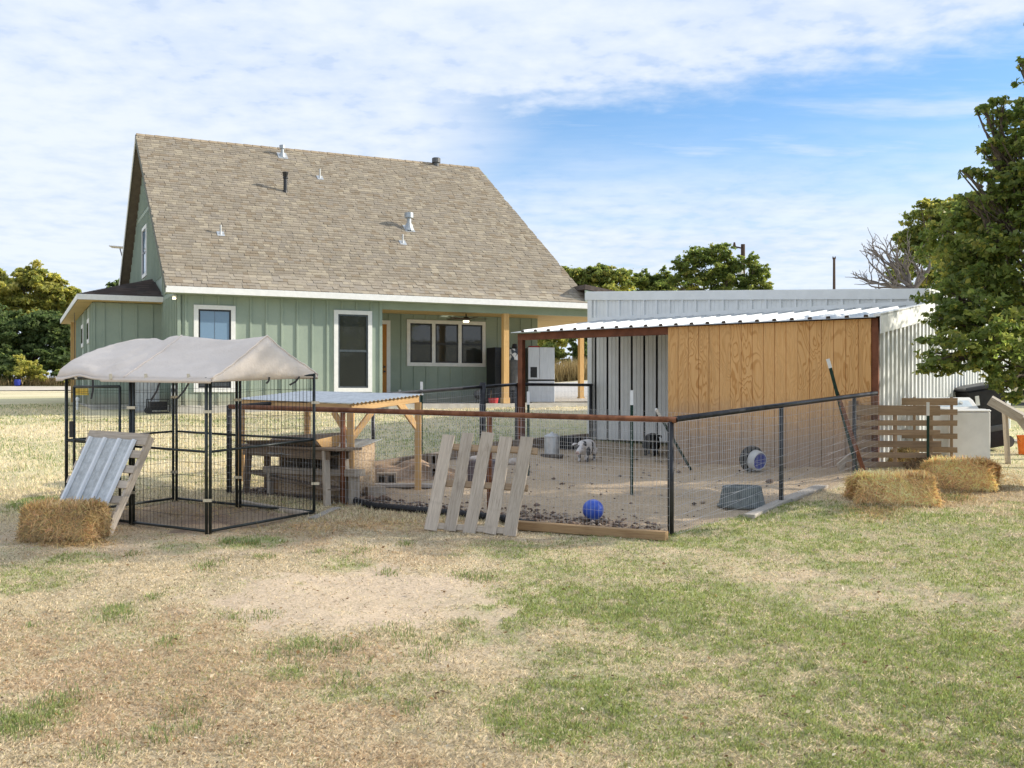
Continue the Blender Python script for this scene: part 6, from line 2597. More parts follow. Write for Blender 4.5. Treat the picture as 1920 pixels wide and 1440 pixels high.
def timber_frame():
    """rough timber frame of heavy weathered lumber"""
    Z = 18.2
    g0 = P(1887, 832, Z)
    t = thing('wooden_stand', 'weathered heavy timber stand with a slanting beam at the right edge', 'timber frame', (g0.x, g0.y, G(g0.x, g0.y)))
    MW = M['grey_wood']
    board('beam', P(1856, 750, Z), P(1916, 784, Z - .2), .13, .15, MW, t, (0, -.3, 1), seed=1, rough=.006)
    board('beam', P(1908, 776, Z - .12), P(1955, 835, Z - .3), .13, .14, MW, t, (0, -.3, 1), seed=2, rough=.006)
    z0 = G(g0.x, g0.y)
    board('leg', Vector((g0.x + .03, g0.y, z0 - .02)), P(1884, 772, Z), .05, .12, M['pallet'], t, (0, -1, 0), seed=3)
    a = P(1950, 838, 17.6)
    board('leg', Vector((a.x + .05, a.y, G(a.x, a.y) - .02)), P(1952, 820, Z - .3), .05, .12, M['pallet'], t, (0, -1, 0), seed=4)
    a = P(1945, 830, 19.2)
    board('leg', Vector((a.x + .3, a.y, G(a.x, a.y) - .02)), P(1922, 790, 18.7), .05, .12, M['pallet'], t, (0, -1, 0), seed=5)
    board('tie', P(1882, 774, 18.25), P(1925, 792, 18.75), .05, .10, M['pallet'], t, seed=6)


timber_frame()


def orange_bucket():
    p = P(1922, 815, 19.6)
    c = Vector((p.x, p.y, G(p.x, p.y)))
    t = thing('bucket', 'orange plastic bucket behind the timber stand at the right edge', 'bucket', c)
    MB().lathe([(.105, 0), (.11, .01), (.14, .33), (.15, .335), (.15, .35), (.138, .35), (.11, .05), (.01, .04)], c, 20).build('pail', M['orange'], t)
    MB().tube([c + Vector((.145 * math.cos(a), .02, .34 - .16 * math.sin(a))) + Vector((0, -.13 * math.sin(a), 0)) for a in np.linspace(0, math.pi, 9)], .005, 5).build('handle', M['black'], t)


orange_bucket()


def loose_tposts():
    Z = 16.15
    a = P(1612, 882, Z); a.z = G(a.x, a.y) - .05
    b = P(1557, 690, Z); e = P(1552, 673, Z)
    t = thing('steel_post', 'green steel post with a white tip leaning on the right rail', 'fence post', a)
    m = MB()
    m.bar(a, b, .05, .008, (0, -1, 0))
    m.bar(a + Vector((0, .02, 0)), b + Vector((0, .02, 0)), .009, .04, (0, -1, 0))
    for k in range(28):
        c = a.lerp(b, (k + .5) / 28)
        m.box((-.012, -.014, -.01), (.012, -.003, .01), Matrix.Translation(c))
    m.build('shaft', M['tpost'], t)
    m = MB(); m.bar(b, e, .052, .012, (0, -1, 0)); m.build('white_tip', M['white'], t)
    a2 = P(1626, 880, Z - .08); a2.z = G(a2.x, a2.y) - .04
    b2 = P(1569, 735, Z + .02)
    o = MB(); o.bar(a2, b2, .055, .03, (0, -1, 0))
    setp(o.build('angle_iron', M['rust'], None), 'rusty steel bar leaning beside the green post', 'steel bar')
    p = P(1740, 862, 16.55)
    q = thing('steel_post', 'upright green steel post with a white tip before the compost pallets', 'fence post', (p.x, p.y, G(p.x, p.y)))
    tpost(Vector((p.x, p.y)), P(1740, 754, 16.55).z, q)


loose_tposts()


# ================================================================= ON AND BESIDE THE PORCH
def porch_things():
    def box3(b, c, w, d, z0, z1, yaw):
        m = Matrix.Translation((c.x, c.y, 0)) @ Matrix.Rotation(yaw, 4, 'Z')
        return b.box((-w / 2, -d / 2, z0), (w / 2, d / 2, z1), m)
    zs = E - .245
    yaw = math.atan2(HU.y, HU.x)
    # silver french-door fridge
    c = P(1011, 700, 33.9)
    t = thing('refrigerator', 'silver two door refrigerator with a water dispenser on the porch', 'refrigerator', (c.x, c.y, zs))
    Y2 = yaw - R(17)
    m = Matrix.Translation((c.x, c.y, zs)) @ Matrix.Rotation(Y2, 4, 'Z')
    FM = M['fridge']
    MB().box((-.42, -.34, .02), (.42, .36, 1.74), m).build('cabinet', M['greyplastic'], t)
    for (nm, x0, x1, z0, z1) in (('door', -.42, -.062, .74, 1.75), ('door', -.055, .42, .74, 1.75), ('drawer', -.42, .42, .03, .69)):
        o = MB().box((x0, -.42, z0), (x1, -.345, z1), m).build(nm, FM, t)
        if nm == 'door' and x0 < -.2:
            MB().box((-.35, -.424, .80), (-.14, -.418, 1.13), m).build('dispenser', M['black'], o)
        bv = o.modifiers.new('soft', 'BEVEL'); bv.width = .012; bv.segments = 2
    MB().box((-.40, -.40, .69), (.40, -.35, .735), m).build('drawer_gap', M['black'], t)
    o = MB(); o.box((-.34, -.2, 1.745), (-.02, .1, 1.80), m)
    setp(o.build('tray', M['red'], None), 'red tray lying on top of the silver refrigerator', 'tray')
    # black fridge
    c = P(937, 700, 33.2)
    t = thing('refrigerator', 'black upright refrigerator against the porch wall behind the post', 'refrigerator', (c.x, c.y, zs))
    m = Matrix.Translation((c.x, c.y, zs)) @ Matrix.Rotation(yaw, 4, 'Z')
    for (nm, z0, z1) in (('cabinet', .0, 1.72),):
        MB().box((-.30, -.28, z0), (.36, .34, z1), m).build(nm, M['blackplastic'], t)
    MB().box((-.30, -.33, .03), (.36, -.285, 1.10), m).build('door', M['black'], t)
    MB().box((-.30, -.33, 1.115), (.36, -.285, 1.71), m).build('freezer_door', M['black'], t)
    # heavy punching bag
    c = P(965, 700, 32.6)
    cc = Vector((c.x, c.y, zs))
    t = thing('punching_bag', 'dark grey freestanding punching bag with a patterned top on the porch', 'punching bag', cc)
    MB().lathe([(.26, 0), (.28, .05), (.27, .30), (.18, .38), (.17, .40)], cc, 18).build('base', M['blackplastic'], t)
    MB().lathe([(.15, .38), (.165, .40), (.165, 1.30), (.165, 1.31)], cc, 18).build('bag', M['greyplastic'], t)
    MB().lathe([(.166, 1.315), (.167, 1.62), (.15, 1.66), (.02, 1.67)], cc, 18).build('patterned_top', M['patt'], t)
    MB().lathe([(.08, 1.67), (.09, 1.72), (.07, 1.80), (.02, 1.82)], cc, 12).build('cap', M['blackplastic'], t)
    # ceiling fan
    c = H(8.55, 1.25, 2.46)
    t = thing('ceiling_fan', 'dark ceiling fan with a lit lamp under the porch roof', 'ceiling fan', c)
    MB().tube([c, c - Vector((0, 0, .10))], .02, 8).build('rod', M['black'], t)
    MB().lathe([(.05, -.21), (.10, -.20), (.11, -.14), (.07, -.10), (.02, -.09)], c, 16).build('motor', M['black'], t)
    MB().lathe([(.02, -.275), (.08, -.27), (.10, -.22), (.09, -.212)], c, 16).build('lamp', M['lamp'], t)
    for k in range(5):
        a = R(72 * k + 12)
        d = Vector((math.cos(a), math.sin(a), 0))
        b = MB(); b.bar(c + d * .10 + Vector((0, 0, -.16)), c + d * .64 + Vector((0, 0, -.15)), .13, .012, (.1 * d.y, -.1 * d.x, 1)); b.build('blade', M['pole'], t)
    # broom, red pan, small grill
    a, b = P(920, 745, 33.0), P(924, 690, 33.25)
    a.z = zs
    t = thing('broom', 'broom with a pale handle leaning on the porch wall', 'broom', a)
    MB().tube([a + Vector((0, 0, .14)), b], .011, 6).build('handle', M['cedar'], t)
    MB().tube([b, b + (b - a).normalized() * .18], .016, 6).build('grip', M['orange'], t)
    q = MB(); q.bar(a, a + Vector((0, 0, .15)), .30, .06, (0, -1, 0)); q.build('bristles', M['void'], t)
    c = P(925, 753, 32.2)
    setp(MB().lathe([(.13, 0), (.16, .16), (.15, .16), (.12, .02)], Vector((c.x, c.y, zs)), 16).build('bucket', M['red'], None), 'red plastic bucket on the porch beside the cedar post', 'bucket')
    c = P(899, 750, 32.2)
    t = thing('kettle_grill', 'small dark kettle grill standing by the porch wall', 'grill', (c.x, c.y, zs))
    cc = Vector((c.x, c.y, zs))
    MB().lathe([(.02, .12), (.14, .16), (.18, .24), (.18, .26)], cc, 18).build('bowl', M['black'], t)
    MB().lathe([(.185, .262), (.16, .36), (.05, .41), (.01, .412)], cc, 18).build('lid', M['greyplastic'], t)
    for k in range(3):
        a = R(120 * k + 20)
        MB().tube([cc + Vector((.15 * math.cos(a), .15 * math.sin(a), 0)), cc + Vector((.08 * math.cos(a), .08 * math.sin(a), .2))], .01, 6).build('leg', M['black'], t)
    # utility things at the left corner of the house
    c = P(272, 762, 28.3)
    t = thing('cabinet', 'pale grey tall utility cabinet by the left house corner', 'cabinet', (c.x, c.y, G(c.x, c.y)))
    z0 = G(c.x, c.y) - .02
    box3(MB(), c, .66, .5, z0 + .06, z0 + .86, yaw).build('body', M['lightgrey'], t)
    box3(MB(), c, .72, .56, z0, z0 + .059, yaw).build('pad', M['concrete'], t)
    box3(MB(), c, .69, .53, z0 + .861, z0 + .90, yaw).build('top', M['lightgrey'], t)
    for k in range(5):
        b = MB()
        m = Matrix.Translation((c.x, c.y, 0)) @ Matrix.Rotation(yaw, 4, 'Z')
        b.box((-.28 + .115 * k, -.262, z0 + .14), (-.20 + .115 * k, -.252, z0 + .80), m)
        b.build('panel', M['lightgrey'], t)
    c = P(296, 768, 27.6)
    t = thing('generator', 'low black portable generator on the grass by the utility cabinet', 'generator', (c.x, c.y, G(c.x, c.y)))
    z0 = G(c.x, c.y)
    box3(MB(), c, .42, .34, z0 + .08, z0 + .30, yaw).build('engine', M['blackplastic'], t)
    fm = MB()
    m = Matrix.Translation((c.x, c.y, z0)) @ Matrix.Rotation(yaw, 4, 'Z')
    for y in (-.2, .2):
        fm.tube([m @ Vector(q) for q in ((-.26, y, .02), (-.26, y, .36), (.26, y, .36), (.26, y, .02), (-.26, y, .02))], .014, 6)
    fm.build('frame', M['black'], t)
    for y in (-.17, .17):
        MB().tube([m @ Vector((-.24, y - .03, .07)), m @ Vector((-.24, y + .03, .07))], .08, 12).build('wheel', M['black'], t)
    c = P(327, 772, 27.2)
    t = thing('utility_meter', 'grey meter box and conduit on the left house corner', 'meter', (c.x, c.y, G(c.x, c.y)))
    z0 = G(c.x, c.y) - .05
    box3(MB(), c, .11, .12, z0, z0 + .46, yaw).build('conduit', M['greyplastic'], t)
    box3(MB(), c, .16, .15, z0 + .461, z0 + .78, yaw).build('box', M['lightgrey'], t)
    MB().tube([Vector((c.x, c.y - .075, z0 + .66)), Vector((c.x, c.y - .12, z0 + .66))], .06, 14).build('dial', M['glass'], t)
    c = P(152, 737, 31)
    t = thing('swing_seat', 'yellow swing seat hanging at the left end of the house', 'swing', (c.x, c.y, G(c.x, c.y)))
    b = MB(); b.box((-.24, -.14, 0), (.24, .14, .05), Matrix.Translation(P(154, 741, 31))); b.build('seat', M['yellow'], t)
    b = MB(); b.box((-.24, .12, .051), (.24, .15, .2), Matrix.Translation(P(154, 741, 31))); b.build('backrest', M['yellow'], t)
    for s in (-.22, .22):
        q = P(154, 741, 31) + Vector((s, 0, .05))
        MB().tube([q, Vector((q.x, q.y, E + 2.4))], .008, 4).build('rope', M['black'], t)
    c = P(145, 752, 29.5)
    cc = Vector((c.x, c.y, G(c.x, c.y)))
    setp(MB().lathe([(.035, 0), (.035, .25), (.06, .26), (.06, .32), (.02, .36)], cc, 10).build('standpipe', M['white'], None), 'short white standpipe in the grass at the left house corner', 'standpipe')


def mat_patt():
    m, g, b = principled('patterned_vinyl')
    tc = g.node('ShaderNodeTexCoord')
    vo = g.node('ShaderNodeTexVoronoi')
    vo.inputs['Scale'].default_value = 9
    g.l.new(tc.outputs['Object'], vo.inputs['Vector'])
    s = g.node('ShaderNodeSeparateColor')
    g.l.new(vo.outputs['Color'], s.inputs[0])
    c = g.mix(g.smooth(s.outputs[0], .49, .51), (.03, .045, .07), (.65, .68, .72))
    g.l.new(c, b.inputs['Base Color'])
    b.inputs['Roughness'].default_value = .5
    return m


M['patt'] = mat_patt()
porch_things()


# ================================================================= ROAD AND DRIVE
def strips():
    def strip(name, lbl, pts0, pts1, mat, dz):
        n = len(pts0)
        vs = []
        for a, b in zip(pts0, pts1):
            for k in range(5):
                q = Vector(a).lerp(Vector(b), k / 4)
                vs.append((q.x, q.y, G(q.x, q.y) + dz))
        fs = []
        for i in range(n - 1):
            for k in range(4):
                fs.append((i * 5 + k, i * 5 + k + 1, (i + 1) * 5 + k + 1, (i + 1) * 5 + k))
        o = MB().add(vs, fs).build(name, mat, None)
        o['kind'] = 'structure'
        o['label'] = lbl
    xs = np.arange(-60, -12, 2.0)
    strip('road', 'pale dirt road crossing behind the house', [(x, 47.5 + .02 * x) for x in xs], [(x, 51.5 + .02 * x) for x in xs], M['road'], .03)
    ys = np.arange(36, 52, 1.0)
    strip('drive', 'pale gravel drive behind the porch', [(-.5 + .12 * (y - 36), y) for y in ys], [(13 + .12 * (y - 36), y) for y in ys], M['gravel'], .03)


strips()


# ================================================================= TREES
PAL = {
    'oak': ([(.145, .195, .055), (.19, .235, .068), (.255, .285, .085), (.36, .34, .095)], [.34, .36, .24, .06]),
    'oakmix': ([(.14, .19, .055), (.19, .24, .07), (.28, .31, .09), (.40, .38, .10)], [.30, .36, .25, .09]),
    'oakyel': ([(.17, .215, .065), (.24, .28, .085), (.36, .36, .10), (.45, .41, .12)], [.28, .34, .25, .13]),
    'dark': ([(.10, .145, .055), (.135, .18, .07), (.19, .235, .085)], [.42, .40, .18]),
    'sun': ([(.25, .28, .08), (.37, .37, .11), (.47, .44, .13), (.52, .47, .17)], [.28, .34, .26, .12]),
    'bush': ([(.18, .22, .07), (.30, .32, .10), (.40, .37, .12)], [.4, .4, .2]),
}


def leaves(clumps, n, size, pal, seed, sub=30, spread=.10, aspect=.62, droop=.0):
    """clumps: (centre, (rx, ry, rz)). Leaf-sized quads gathered in twig clusters inside each clump."""
    r = np.random.default_rng(seed)
    vol = np.array([c[1][0] * c[1][1] * c[1][2] for c in clumps]) ** .60
    vol = vol * np.array([c[2] if len(c) > 2 else 1.0 for c in clumps])
    ids = r.choice(len(clumps), n, p=vol / vol.sum())
    cen = np.array([tuple(c[0]) for c in clumps])
    rad = np.array([c[1] for c in clumps], float)
    d = r.normal(0, 1, (len(clumps), sub, 3))
    d /= np.linalg.norm(d, axis=2, keepdims=True)
    rr = r.uniform(.12, 1.05, (len(clumps), sub, 1)) ** .6
    subc = d * rr
    si = r.integers(0, sub, n)
    tw = subc[ids, si]
    ax = subc + r.normal(0, .55, subc.shape)
    ax[:, :, 2] *= .6
    ax /= np.linalg.norm(ax, axis=2, keepdims=True)
    ln = r.uniform(.25, .75, (len(clumps), sub, 1))
    # leaves strung along a spray that points outwards
    tt = r.uniform(-.5, .6, (n, 1))
    p = tw + (ax * ln)[ids, si] * tt + r.normal(0, 1, (n, 3)) * np.array([1.0, 1.0, .7]) * spread * (1.0 - .75 * tt)
    pos = cen[ids] + p * rad[ids]
    nr = r.normal(0, .65, (n, 3)) + tw * .5 + np.array([0, 0, .55])
    nr /= np.linalg.norm(nr, axis=1, keepdims=True)
    t = r.normal(0, 1, (n, 3))
    t -= nr * np.sum(t * nr, 1, keepdims=True)
    t /= np.linalg.norm(t, axis=1, keepdims=True)
    b = np.cross(nr, t)
    s = size * r.uniform(.5, 1.5, (n, 1))
    fold = nr * s * .14
    V = np.stack([pos - t * s * .5, pos + b * s * aspect * .5 + t * s * .06 + fold, pos + t * s * .5, pos - b * s * aspect * .5 + t * s * .06 + fold], 1).reshape(-1, 3)
    f = np.arange(n * 4).reshape(n, 4)
    cols, w = PAL[pal]
    # colour varies by twig, then by leaf
    ct = r.choice(len(cols), (len(clumps), sub), p=w)
    ci = ct[ids, si]
    ci = np.where(r.random(n) < .45, r.choice(len(cols), n, p=w), ci)
    c = np.array(cols)[ci] * r.uniform(.75, 1.25, (n, 1))
    return V, f, np.repeat(c, 4, 0), subc * rad[:, None, :] + cen[:, None, :]


def limb(b, p0, p1, r0, r1, seed, n=6, wob=.08):
    r = random.Random(seed)
    p0, p1 = Vector(p0), Vector(p1)
    L = (p1 - p0).length
    pts = []
    for i in range(n + 1):
        t = i / n
        q = p0.lerp(p1, t)
        if 0 < i < n:
            q += Vector((r.uniform(-1, 1), r.uniform(-1, 1), r.uniform(-.5, .8))) * L * wob
        pts.append(q)
    b.tube(pts, [r0 + (r1 - r0) * i / n for i in range(n + 1)], 7)
    return pts


def tree(lbl, base, clumps, n, size, pal, seed, tr=.2, cat='tree', group=None, mat='leaf', fork=.45, name='tree', twigs=5):
    base = Vector(base)
    t = thing(name, lbl, cat, base, group)
    V, f, c, sub = leaves(clumps, n, size, pal, seed)
    V = V - np.array([base.x, base.y, base.z])
    mesh_np('crown', V, f, M[mat], c, t)
    b = MB()
    r = random.Random(seed)
    cen = sum((Vector(q[0]) for q in clumps), Vector()) / len(clumps)
    h = cen.z - base.z
    fk = base + Vector(((cen.x - base.x) * .35, (cen.y - base.y) * .35, h * fork))
    limb(b, base - Vector((0, 0, .15)), fk, tr, tr * .72, seed, 5, .03)
    for i, (q, rad, *_w) in enumerate(clumps):
        sc_ = min(1.0, max(.12, rad[0] / 1.7)) if mat == 'leaf' else .7
        pts = limb(b, fk - Vector((0, 0, h * .08 * r.random())), q, tr * .40 * sc_, tr * .10 * sc_, seed + i + 1, 5, .07)
        for k in range(twigs):
            e = Vector(sub[i][k])
            limb(b, pts[3].lerp(pts[5], r.random()), e, tr * .10, tr * .03, seed * 3 + i * 9 + k, 3, .06)
    b.build('trunk', M['bark'], t)
    return t


def cl(x, y, Z, rx, rz, ry=None, dz=0):
    """clump at photo pixel (x, y) and distance Z, radii given in pixels"""
    p = P(x, y, Z)
    return (p, (rx * Z / F, (ry if ry else rx) * Z / F, rz * Z / F))


def right_oak():
    base = Vector((8.9, 15.6, G(8.9, 15.6)))
    k = []
    for (x, y, Z, rx, rz) in (
            (1790, 670, 14.6, 70, 34), (1795, 415, 16.0, 60, 34), (1765, 465, 16.2, 50, 36), (1805, 520, 15.6, 60, 42), (1775, 548, 15.4, 40, 28), (1830, 440, 15.6, 60, 50), (1840, 385, 15.6, 50, 26), (1800, 600, 14.8, 46, 30), (1850, 640, 14.2, 85, 55), (1920, 660, 14.6, 90, 70), (1900, 590, 14.8, 110, 60), (1830, 560, 15.0, 90, 60),
            (1780, 590, 15.0, 45, 35), (1900, 500, 15.2, 110, 70), (1830, 480, 15.4, 70, 55), (1880, 420, 15.4, 75, 50), (1930, 360, 15.2, 80, 60),
            (1855, 373, 15.0, 45, 20), (1900, 310, 15.3, 60, 40), (1870, 283, 15.2, 35, 16), (1930, 250, 15.2, 60, 40), (1870, 222, 15.2, 35, 20), (1925, 200, 15.1, 45, 24),
            (1935, 130, 15.2, 20, 26), (1930, 300, 14.8, 60, 44), (1950, 345, 14.7, 66, 46), (1893, 345, 14.8, 36, 26), (1955, 420, 14.6, 74, 50), (1900, 250, 15.0, 36, 22), (1960, 230, 14.8, 50, 50), (1880, 455, 14.7, 50, 34), (1842, 204, 15.0, 18, 8), (1868, 190, 15.0, 20, 9), (1858, 268, 14.9, 22, 7), (1822, 321, 14.9, 26, 7), (1845, 330, 15.0, 24, 10), (1818, 372, 14.8, 24, 8), (1915, 118, 15.0, 9, 16), (1990, 600, 15.2, 120, 90), (2000, 440, 15.4, 120, 100), (2010, 280, 15.4, 110, 90), (2010, 140, 15.4, 90, 80), (2060, 40, 15.6, 120, 80),
            (2120, 520, 15.6, 140, 110), (2140, 300, 15.6, 140, 110), (2120, 660, 14.8, 120, 60), (2180, 140, 15.6, 120, 90), (2240, 420, 15.8, 120, 110),
            (1770, 500, 17.5, 45, 40), (1905, 715, 14.4, 44, 30), (1872, 712, 14.1, 24, 20), (1895, 745, 14.3, 22, 14), (1840, 690, 14.3, 40, 20), (1745, 640, 14.9, 28, 9), (1738, 690, 14.8, 26, 10), (1758, 672, 14.7, 28, 14),
            (2100, 200, 13.2, 140, 120), (2150, 420, 13.0, 130, 110), (2080, 560, 13.2, 110, 70), (2110, -60, 15.4, 130, 110), (2130, -120, 15.0, 170, 110), (2240, -60, 15.4, 170, 120), (2330, 120, 15.0, 160, 130), (2130, -30, 14.2, 120, 90), (2180, 30, 13.8, 150, 110), (2290, 300, 14.4, 150, 120), (2200, 250, 17.8, 160, 140), (2150, 480, 18.0, 150, 120)):  # upper clumps out of view are added to shade the kennel
        k.append((*cl(x, y, Z, rx, rz), 1.0 if x < 1985 else .42))
    tree('large dark green oak tree filling the right edge of the view', base, k, 58000, .084, 'oakmix', 3, .26, twigs=4)


def far_trees():
    def g0(x, Z):
        X = (x - CX) * Z / F
        return Vector((X, Z, G(X, Z)))
    # left cluster
    Z = 58
    tree('tall yellow green sunlit tree at the far left', g0(62, 60), [cl(20, 545, 60, 40, 35), (cl(75, 530, 60, 36, 34)), cl(50, 520, 60, 22, 22), cl(110, 560, 60, 34, 32), cl(10, 590, 60, 46, 34), cl(70, 585, 60, 50, 36), cl(122, 600, 60, 26, 30)],
         34500, 0.216, 'sun', 31, .3, mat='farleaf')
    tree('dark green rounded tree in front of the yellow tree at the far left', g0(65, 55), [cl(35, 640, 55, 55, 40), cl(100, 630, 55, 55, 42), cl(70, 610, 55, 50, 34), cl(130, 650, 55, 36, 40), cl(0, 630, 55, 46, 46), cl(-40, 600, 55, 60, 60), cl(20, 680, 54, 50, 26), cl(110, 680, 54, 46, 24)],
         39100, 0.192, 'dark', 32, .26, mat='farleaf')
    tree('dark tree partly hidden behind the left house wing', g0(180, 57), [cl(170, 640, 57, 40, 50), cl(200, 600, 57, 40, 50), cl(160, 680, 56, 36, 26), cl(222, 545, 60, 20, 22)], 16099, 0.192, 'dark', 33, .24, mat='farleaf')
    tree('dark tree cut by the left edge of the view', g0(-60, 58), [cl(-70, 560, 58, 60, 50), cl(-60, 640, 58, 70, 50), cl(-130, 600, 60, 70, 60)], 13799, 0.216, 'oakyel', 34, .26, mat='farleaf')
    for i, (x, y, w, h, pal) in enumerate(((40, 690, 26, 28, 'sun'), (72, 700, 14, 16, 'sun'), (10, 700, 22, 16, 'dark'), (128, 703, 20, 14, 'bush'))):
        lbls = ['yellow leafy sapling left of the dark tree trunk', 'small yellow sapling beside the dark tree trunk', 'low dark shrub at the far left edge by the road', 'low olive shrub by the road near the left house wing']
        tree(lbls[i], g0(x, 52.5), [cl(x, y, 52.5, w, h)], 2000, .13, pal, 40 + i, .05, 'shrub', mat='farleaf', name='shrub', twigs=2)
    # behind the shed
    tree('bushy green tree behind the right end of the house roof', g0(1110, 60), [cl(1085, 520, 60, 34, 26), cl(1120, 515, 60, 34, 20), cl(1160, 525, 60, 34, 20), cl(1060, 540, 60, 34, 30), cl(1130, 545, 60, 50, 26)], 20700, 0.180, 'oakyel', 51, .22, mat='farleaf')
    tree('small dark tree between the bushy tree and the tall oak', g0(1225, 62), [cl(1205, 530, 62, 20, 22), cl(1245, 528, 62, 24, 22), cl(1225, 545, 62, 34, 22)], 8740, 0.180, 'oak', 52, .18, mat='farleaf')
    tree('tall spreading oak standing behind the metal shed', g0(1330, 58), [cl(1315, 480, 58, 30, 22), cl(1350, 475, 58, 26, 20), cl(1285, 500, 58, 26, 20), cl(1340, 510, 58, 40, 26), cl(1375, 500, 58, 20, 24), cl(1300, 530, 58, 40, 20), cl(1265, 525, 58, 18, 12), cl(1360, 540, 58, 44, 20)],
         14949, 0.162, 'oak', 53, .24, mat='farleaf')
    tree('thinner oak standing right of the utility pole', g0(1415, 58), [cl(1410, 495, 58, 18, 22), cl(1430, 515, 58, 20, 18), cl(1400, 530, 58, 26, 18), cl(1425, 540, 58, 26, 14)], 5520, 0.156, 'oak', 54, .18, mat='farleaf')
    tree('dark green tree behind the bare branches at the right', g0(1730, 30), [cl(1760, 400, 30, 40, 24), cl(1725, 430, 30, 40, 34), cl(1780, 450, 30, 60, 46), cl(1715, 475, 30, 34, 30), cl(1700, 455, 30, 24, 26), cl(1742, 388, 29, 26, 14), cl(1695, 500, 29, 24, 20), cl(1800, 392, 29, 40, 22), cl(1760, 520, 30, 60, 34), cl(1830, 470, 30, 60, 60), cl(1840, 400, 30, 50, 40), cl(1690, 510, 30, 26, 20), cl(1820, 540, 30, 60, 40)],
         39100, 0.102, 'oakyel', 55, .22)
    # through the porch
    for i, (x, y, w, h, pal, Z) in enumerate(((1030, 615, 34, 34, 'sun', 60), (1075, 600, 30, 40, 'dark', 64), (1100, 640, 26, 36, 'dark', 60), (1035, 660, 24, 20, 'bush', 58), (985, 630, 34, 44, 'bush', 62))):
        lb = ['yellow green bush seen through the porch left of the far post', 'dark tree seen through the porch behind the far post', 'dark bush seen through the porch beside the metal shed', 'low olive bush seen through the porch behind the silver refrigerator', 'green bush hidden behind the porch wall corner']
        tree(lb[i], g0(x, Z), [cl(x, y, Z, w, h), cl(x + 12, y + 14, Z, w * .8, h * .7), cl(x - 12, y + 20, Z, w * .7, h * .6)], 7400, .145, pal, 60 + i, .08, 'bush', mat='farleaf', name='bush', twigs=2)
    # far right
    tree('green tree far behind the washer at the right edge', g0(1960, 46), [cl(1950, 560, 46, 70, 60), cl(1990, 620, 46, 80, 50), cl(1900, 600, 46, 50, 40), cl(1870, 560, 46, 40, 40)], 16099, 0.156, 'oakyel', 71, .2, mat='farleaf')


def bare_tree():
    base = Vector(((1690 - CX) * 26 / F, 26, 0))
    base.z = G(base.x, base.y)
    t = thing('bare_tree', 'bare dead tree with grey branches above the shed roof', 'tree', base)
    b = MB()
    r = random.Random(4)
    fork = P(1712, 548, 26)
    limb(b, base, fork, .16, .12, 1, 5, .02)
    def grow(p, d, L, rad, lev):
        e = p + d * L
        pts = limb(b, p, e, rad, rad * .6, r.randrange(9999), 4, .06)
        if lev == 0: return
        for k in range(3 if lev > 1 else 4):
            q = pts[2 + (k % 3)]
            nd = (d + Vector((r.uniform(-.9, .9), r.uniform(-.9, .9), r.uniform(-.35, .75)))).normalized()
            grow(q, nd, L * r.uniform(.5, .8), rad * .55, lev - 1)
    for (x, y, L) in ((1625, 500, 1.0), (1640, 465, .9), (1660, 470, .9), (1690, 480, .8), (1615, 525, .8), (1730, 500, .7), (1765, 470, .8), (1655, 530, .7)):
        d = (P(x, y, 26 + r.uniform(-.5, .5)) - fork)
        grow(fork, d.normalized(), d.length * .62, .05, 3)
    b.build('branches', M['deadwood'], t)


def poles():
    p = P(1393, 543, 62)
    t = thing('utility_pole', 'dark utility pole with a transformer beside the tall oak', 'utility pole', (p.x, p.y, G(p.x, p.y)))
    MB().tube([(p.x, p.y, G(p.x, p.y)), (p.x, p.y, P(1393, 458, 62).z)], [.17, .12], 10).build('pole', M['pole'], t)
    c = P(1387.5, 508, 61.8)
    MB().lathe([(.12, -.5), (.19, -.45), (.19, .3), (.12, .36)], c, 14).build('transformer', M['lightgrey'], t)
    b = MB(); b.bar(P(1375, 462, 62), P(1394, 466, 62), .06, .08); b.build('crossarm', M['pole'], t)
    MB().lathe([(.05, 0), (.09, .1), (.05, .3)], P(1377, 464, 62), 8).build('insulator', M['pole'], t)
    p = P(1564, 543, 78)
    t = thing('utility_pole', 'thin distant utility pole rising behind the shed roof', 'utility pole', (p.x, p.y, G(p.x, p.y)))
    MB().tube([(p.x, p.y, G(p.x, p.y)), (p.x, p.y, P(1564, 483, 78).z)], [.14, .09], 8).build('pole', M['pole'], t)
    for dx in (-2.2, 2.2):
        MB().tube([P(1564 + dx, 486, 78), P(1564 + dx, 481, 78)], .04, 6).build('insulator', M['pole'], t)


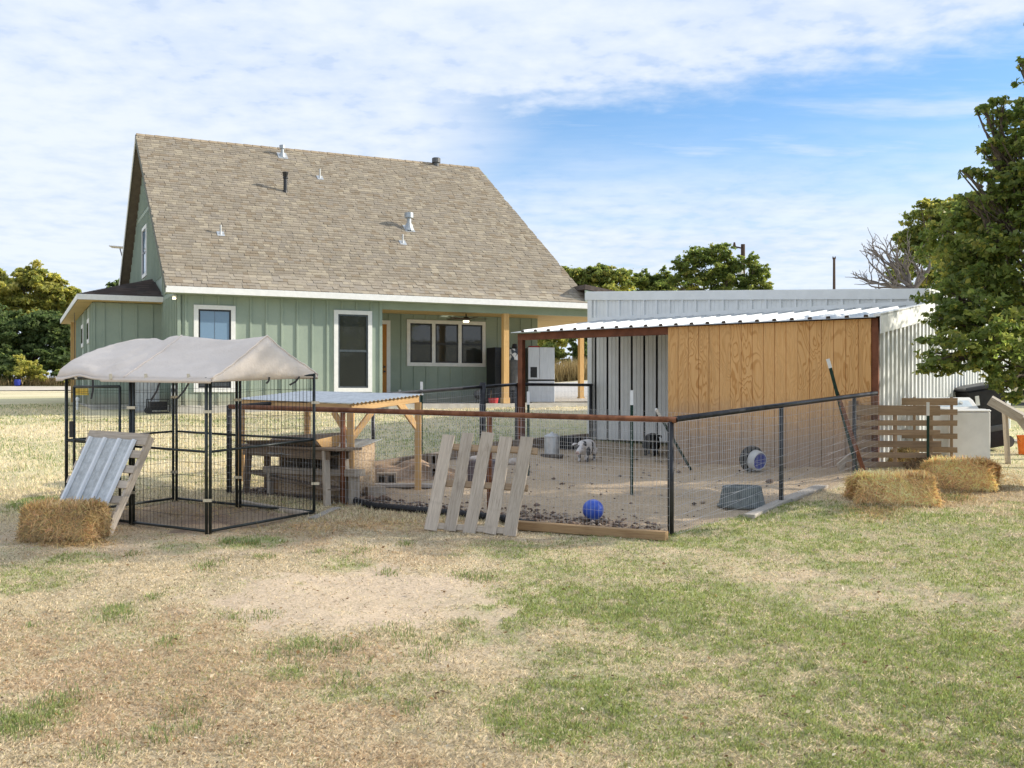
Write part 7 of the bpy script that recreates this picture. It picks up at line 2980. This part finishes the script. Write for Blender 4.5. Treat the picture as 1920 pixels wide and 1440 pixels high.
def cream_building():
    """pale building far behind the oak"""
    o = Vector((15.0, 33.0, 0))
    o.z = G(o.x, o.y) - .2
    t = thing('mobile_home', 'cream coloured low building far behind the washer', 'building', o)
    m = Matrix.Translation(o) @ Matrix.Rotation(R(-12), 4, 'Z')
    MB().box((-.8, 0, .3), (9, 3.5, 2.7), m).build('wall', M['cream'], t)
    MB().box((-.9, -.15, 2.701), (9.1, 3.65, 2.9), m).build('roof', M['lightgrey'], t)
    MB().box((-.78, .02, -.2), (8.98, 3.48, .299), m).build('skirting', M['greyplastic'], t)
    for x in (1.2, 4.0, 6.4):
        w = MB().box((x, -.04, 1.2), (x + .9, -.002, 2.2), m).build('window', M['white'], t)
        MB().box((x + .08, -.046, 1.28), (x + .82, -.041, 2.12), m).build('pane', M['glass'], w)
    MB().box((-.8, -.012, 1.78), (9, -.003, 1.83), m).build('trim', M['greyplastic'], t)


def dry_grass():
    """tall dry grass along the far edge, seen through the porch, and at the far left"""
    VV, CC = [], []
    for (x0, x1, Z0, Z1, k, h) in ((1000, 1110, 52, 57, 2600, 1.0), (-60, 145, 52, 55, 1800, .5)):
        Z = rng.uniform(Z0, Z1, k)
        X = (rng.uniform(x0, x1, k) - CX) * Z / F
        g = ground_np(X, Z)
        az = rng.uniform(0, 6.28, k)
        L = h * rng.uniform(.5, 1.1, k)
        wd = .03
        a = np.stack([X, Z, g], 1)
        s = np.stack([np.cos(az) * wd, np.sin(az) * wd, 0 * az], 1)
        tp = a + np.stack([rng.normal(0, .25, k) * L, rng.normal(0, .25, k) * L, L], 1)
        VV.append(np.stack([a - s, a + s, tp], 1).reshape(-1, 3))
        CC.append(np.repeat(np.array([[.36, .27, .13]]) * rng.uniform(.5, 1.2, (k, 1)), 3, 0))
    V = np.concatenate(VV)
    f = np.arange(len(V)).reshape(-1, 3)
    o = mesh_np('dry_grass', V, f, M['straw'], np.concatenate(CC), kind='stuff')
    o['label'] = 'tall dry grass along the far edge of the yard'


right_oak()
far_trees()
bare_tree()
poles()
cream_building()
dry_grass()
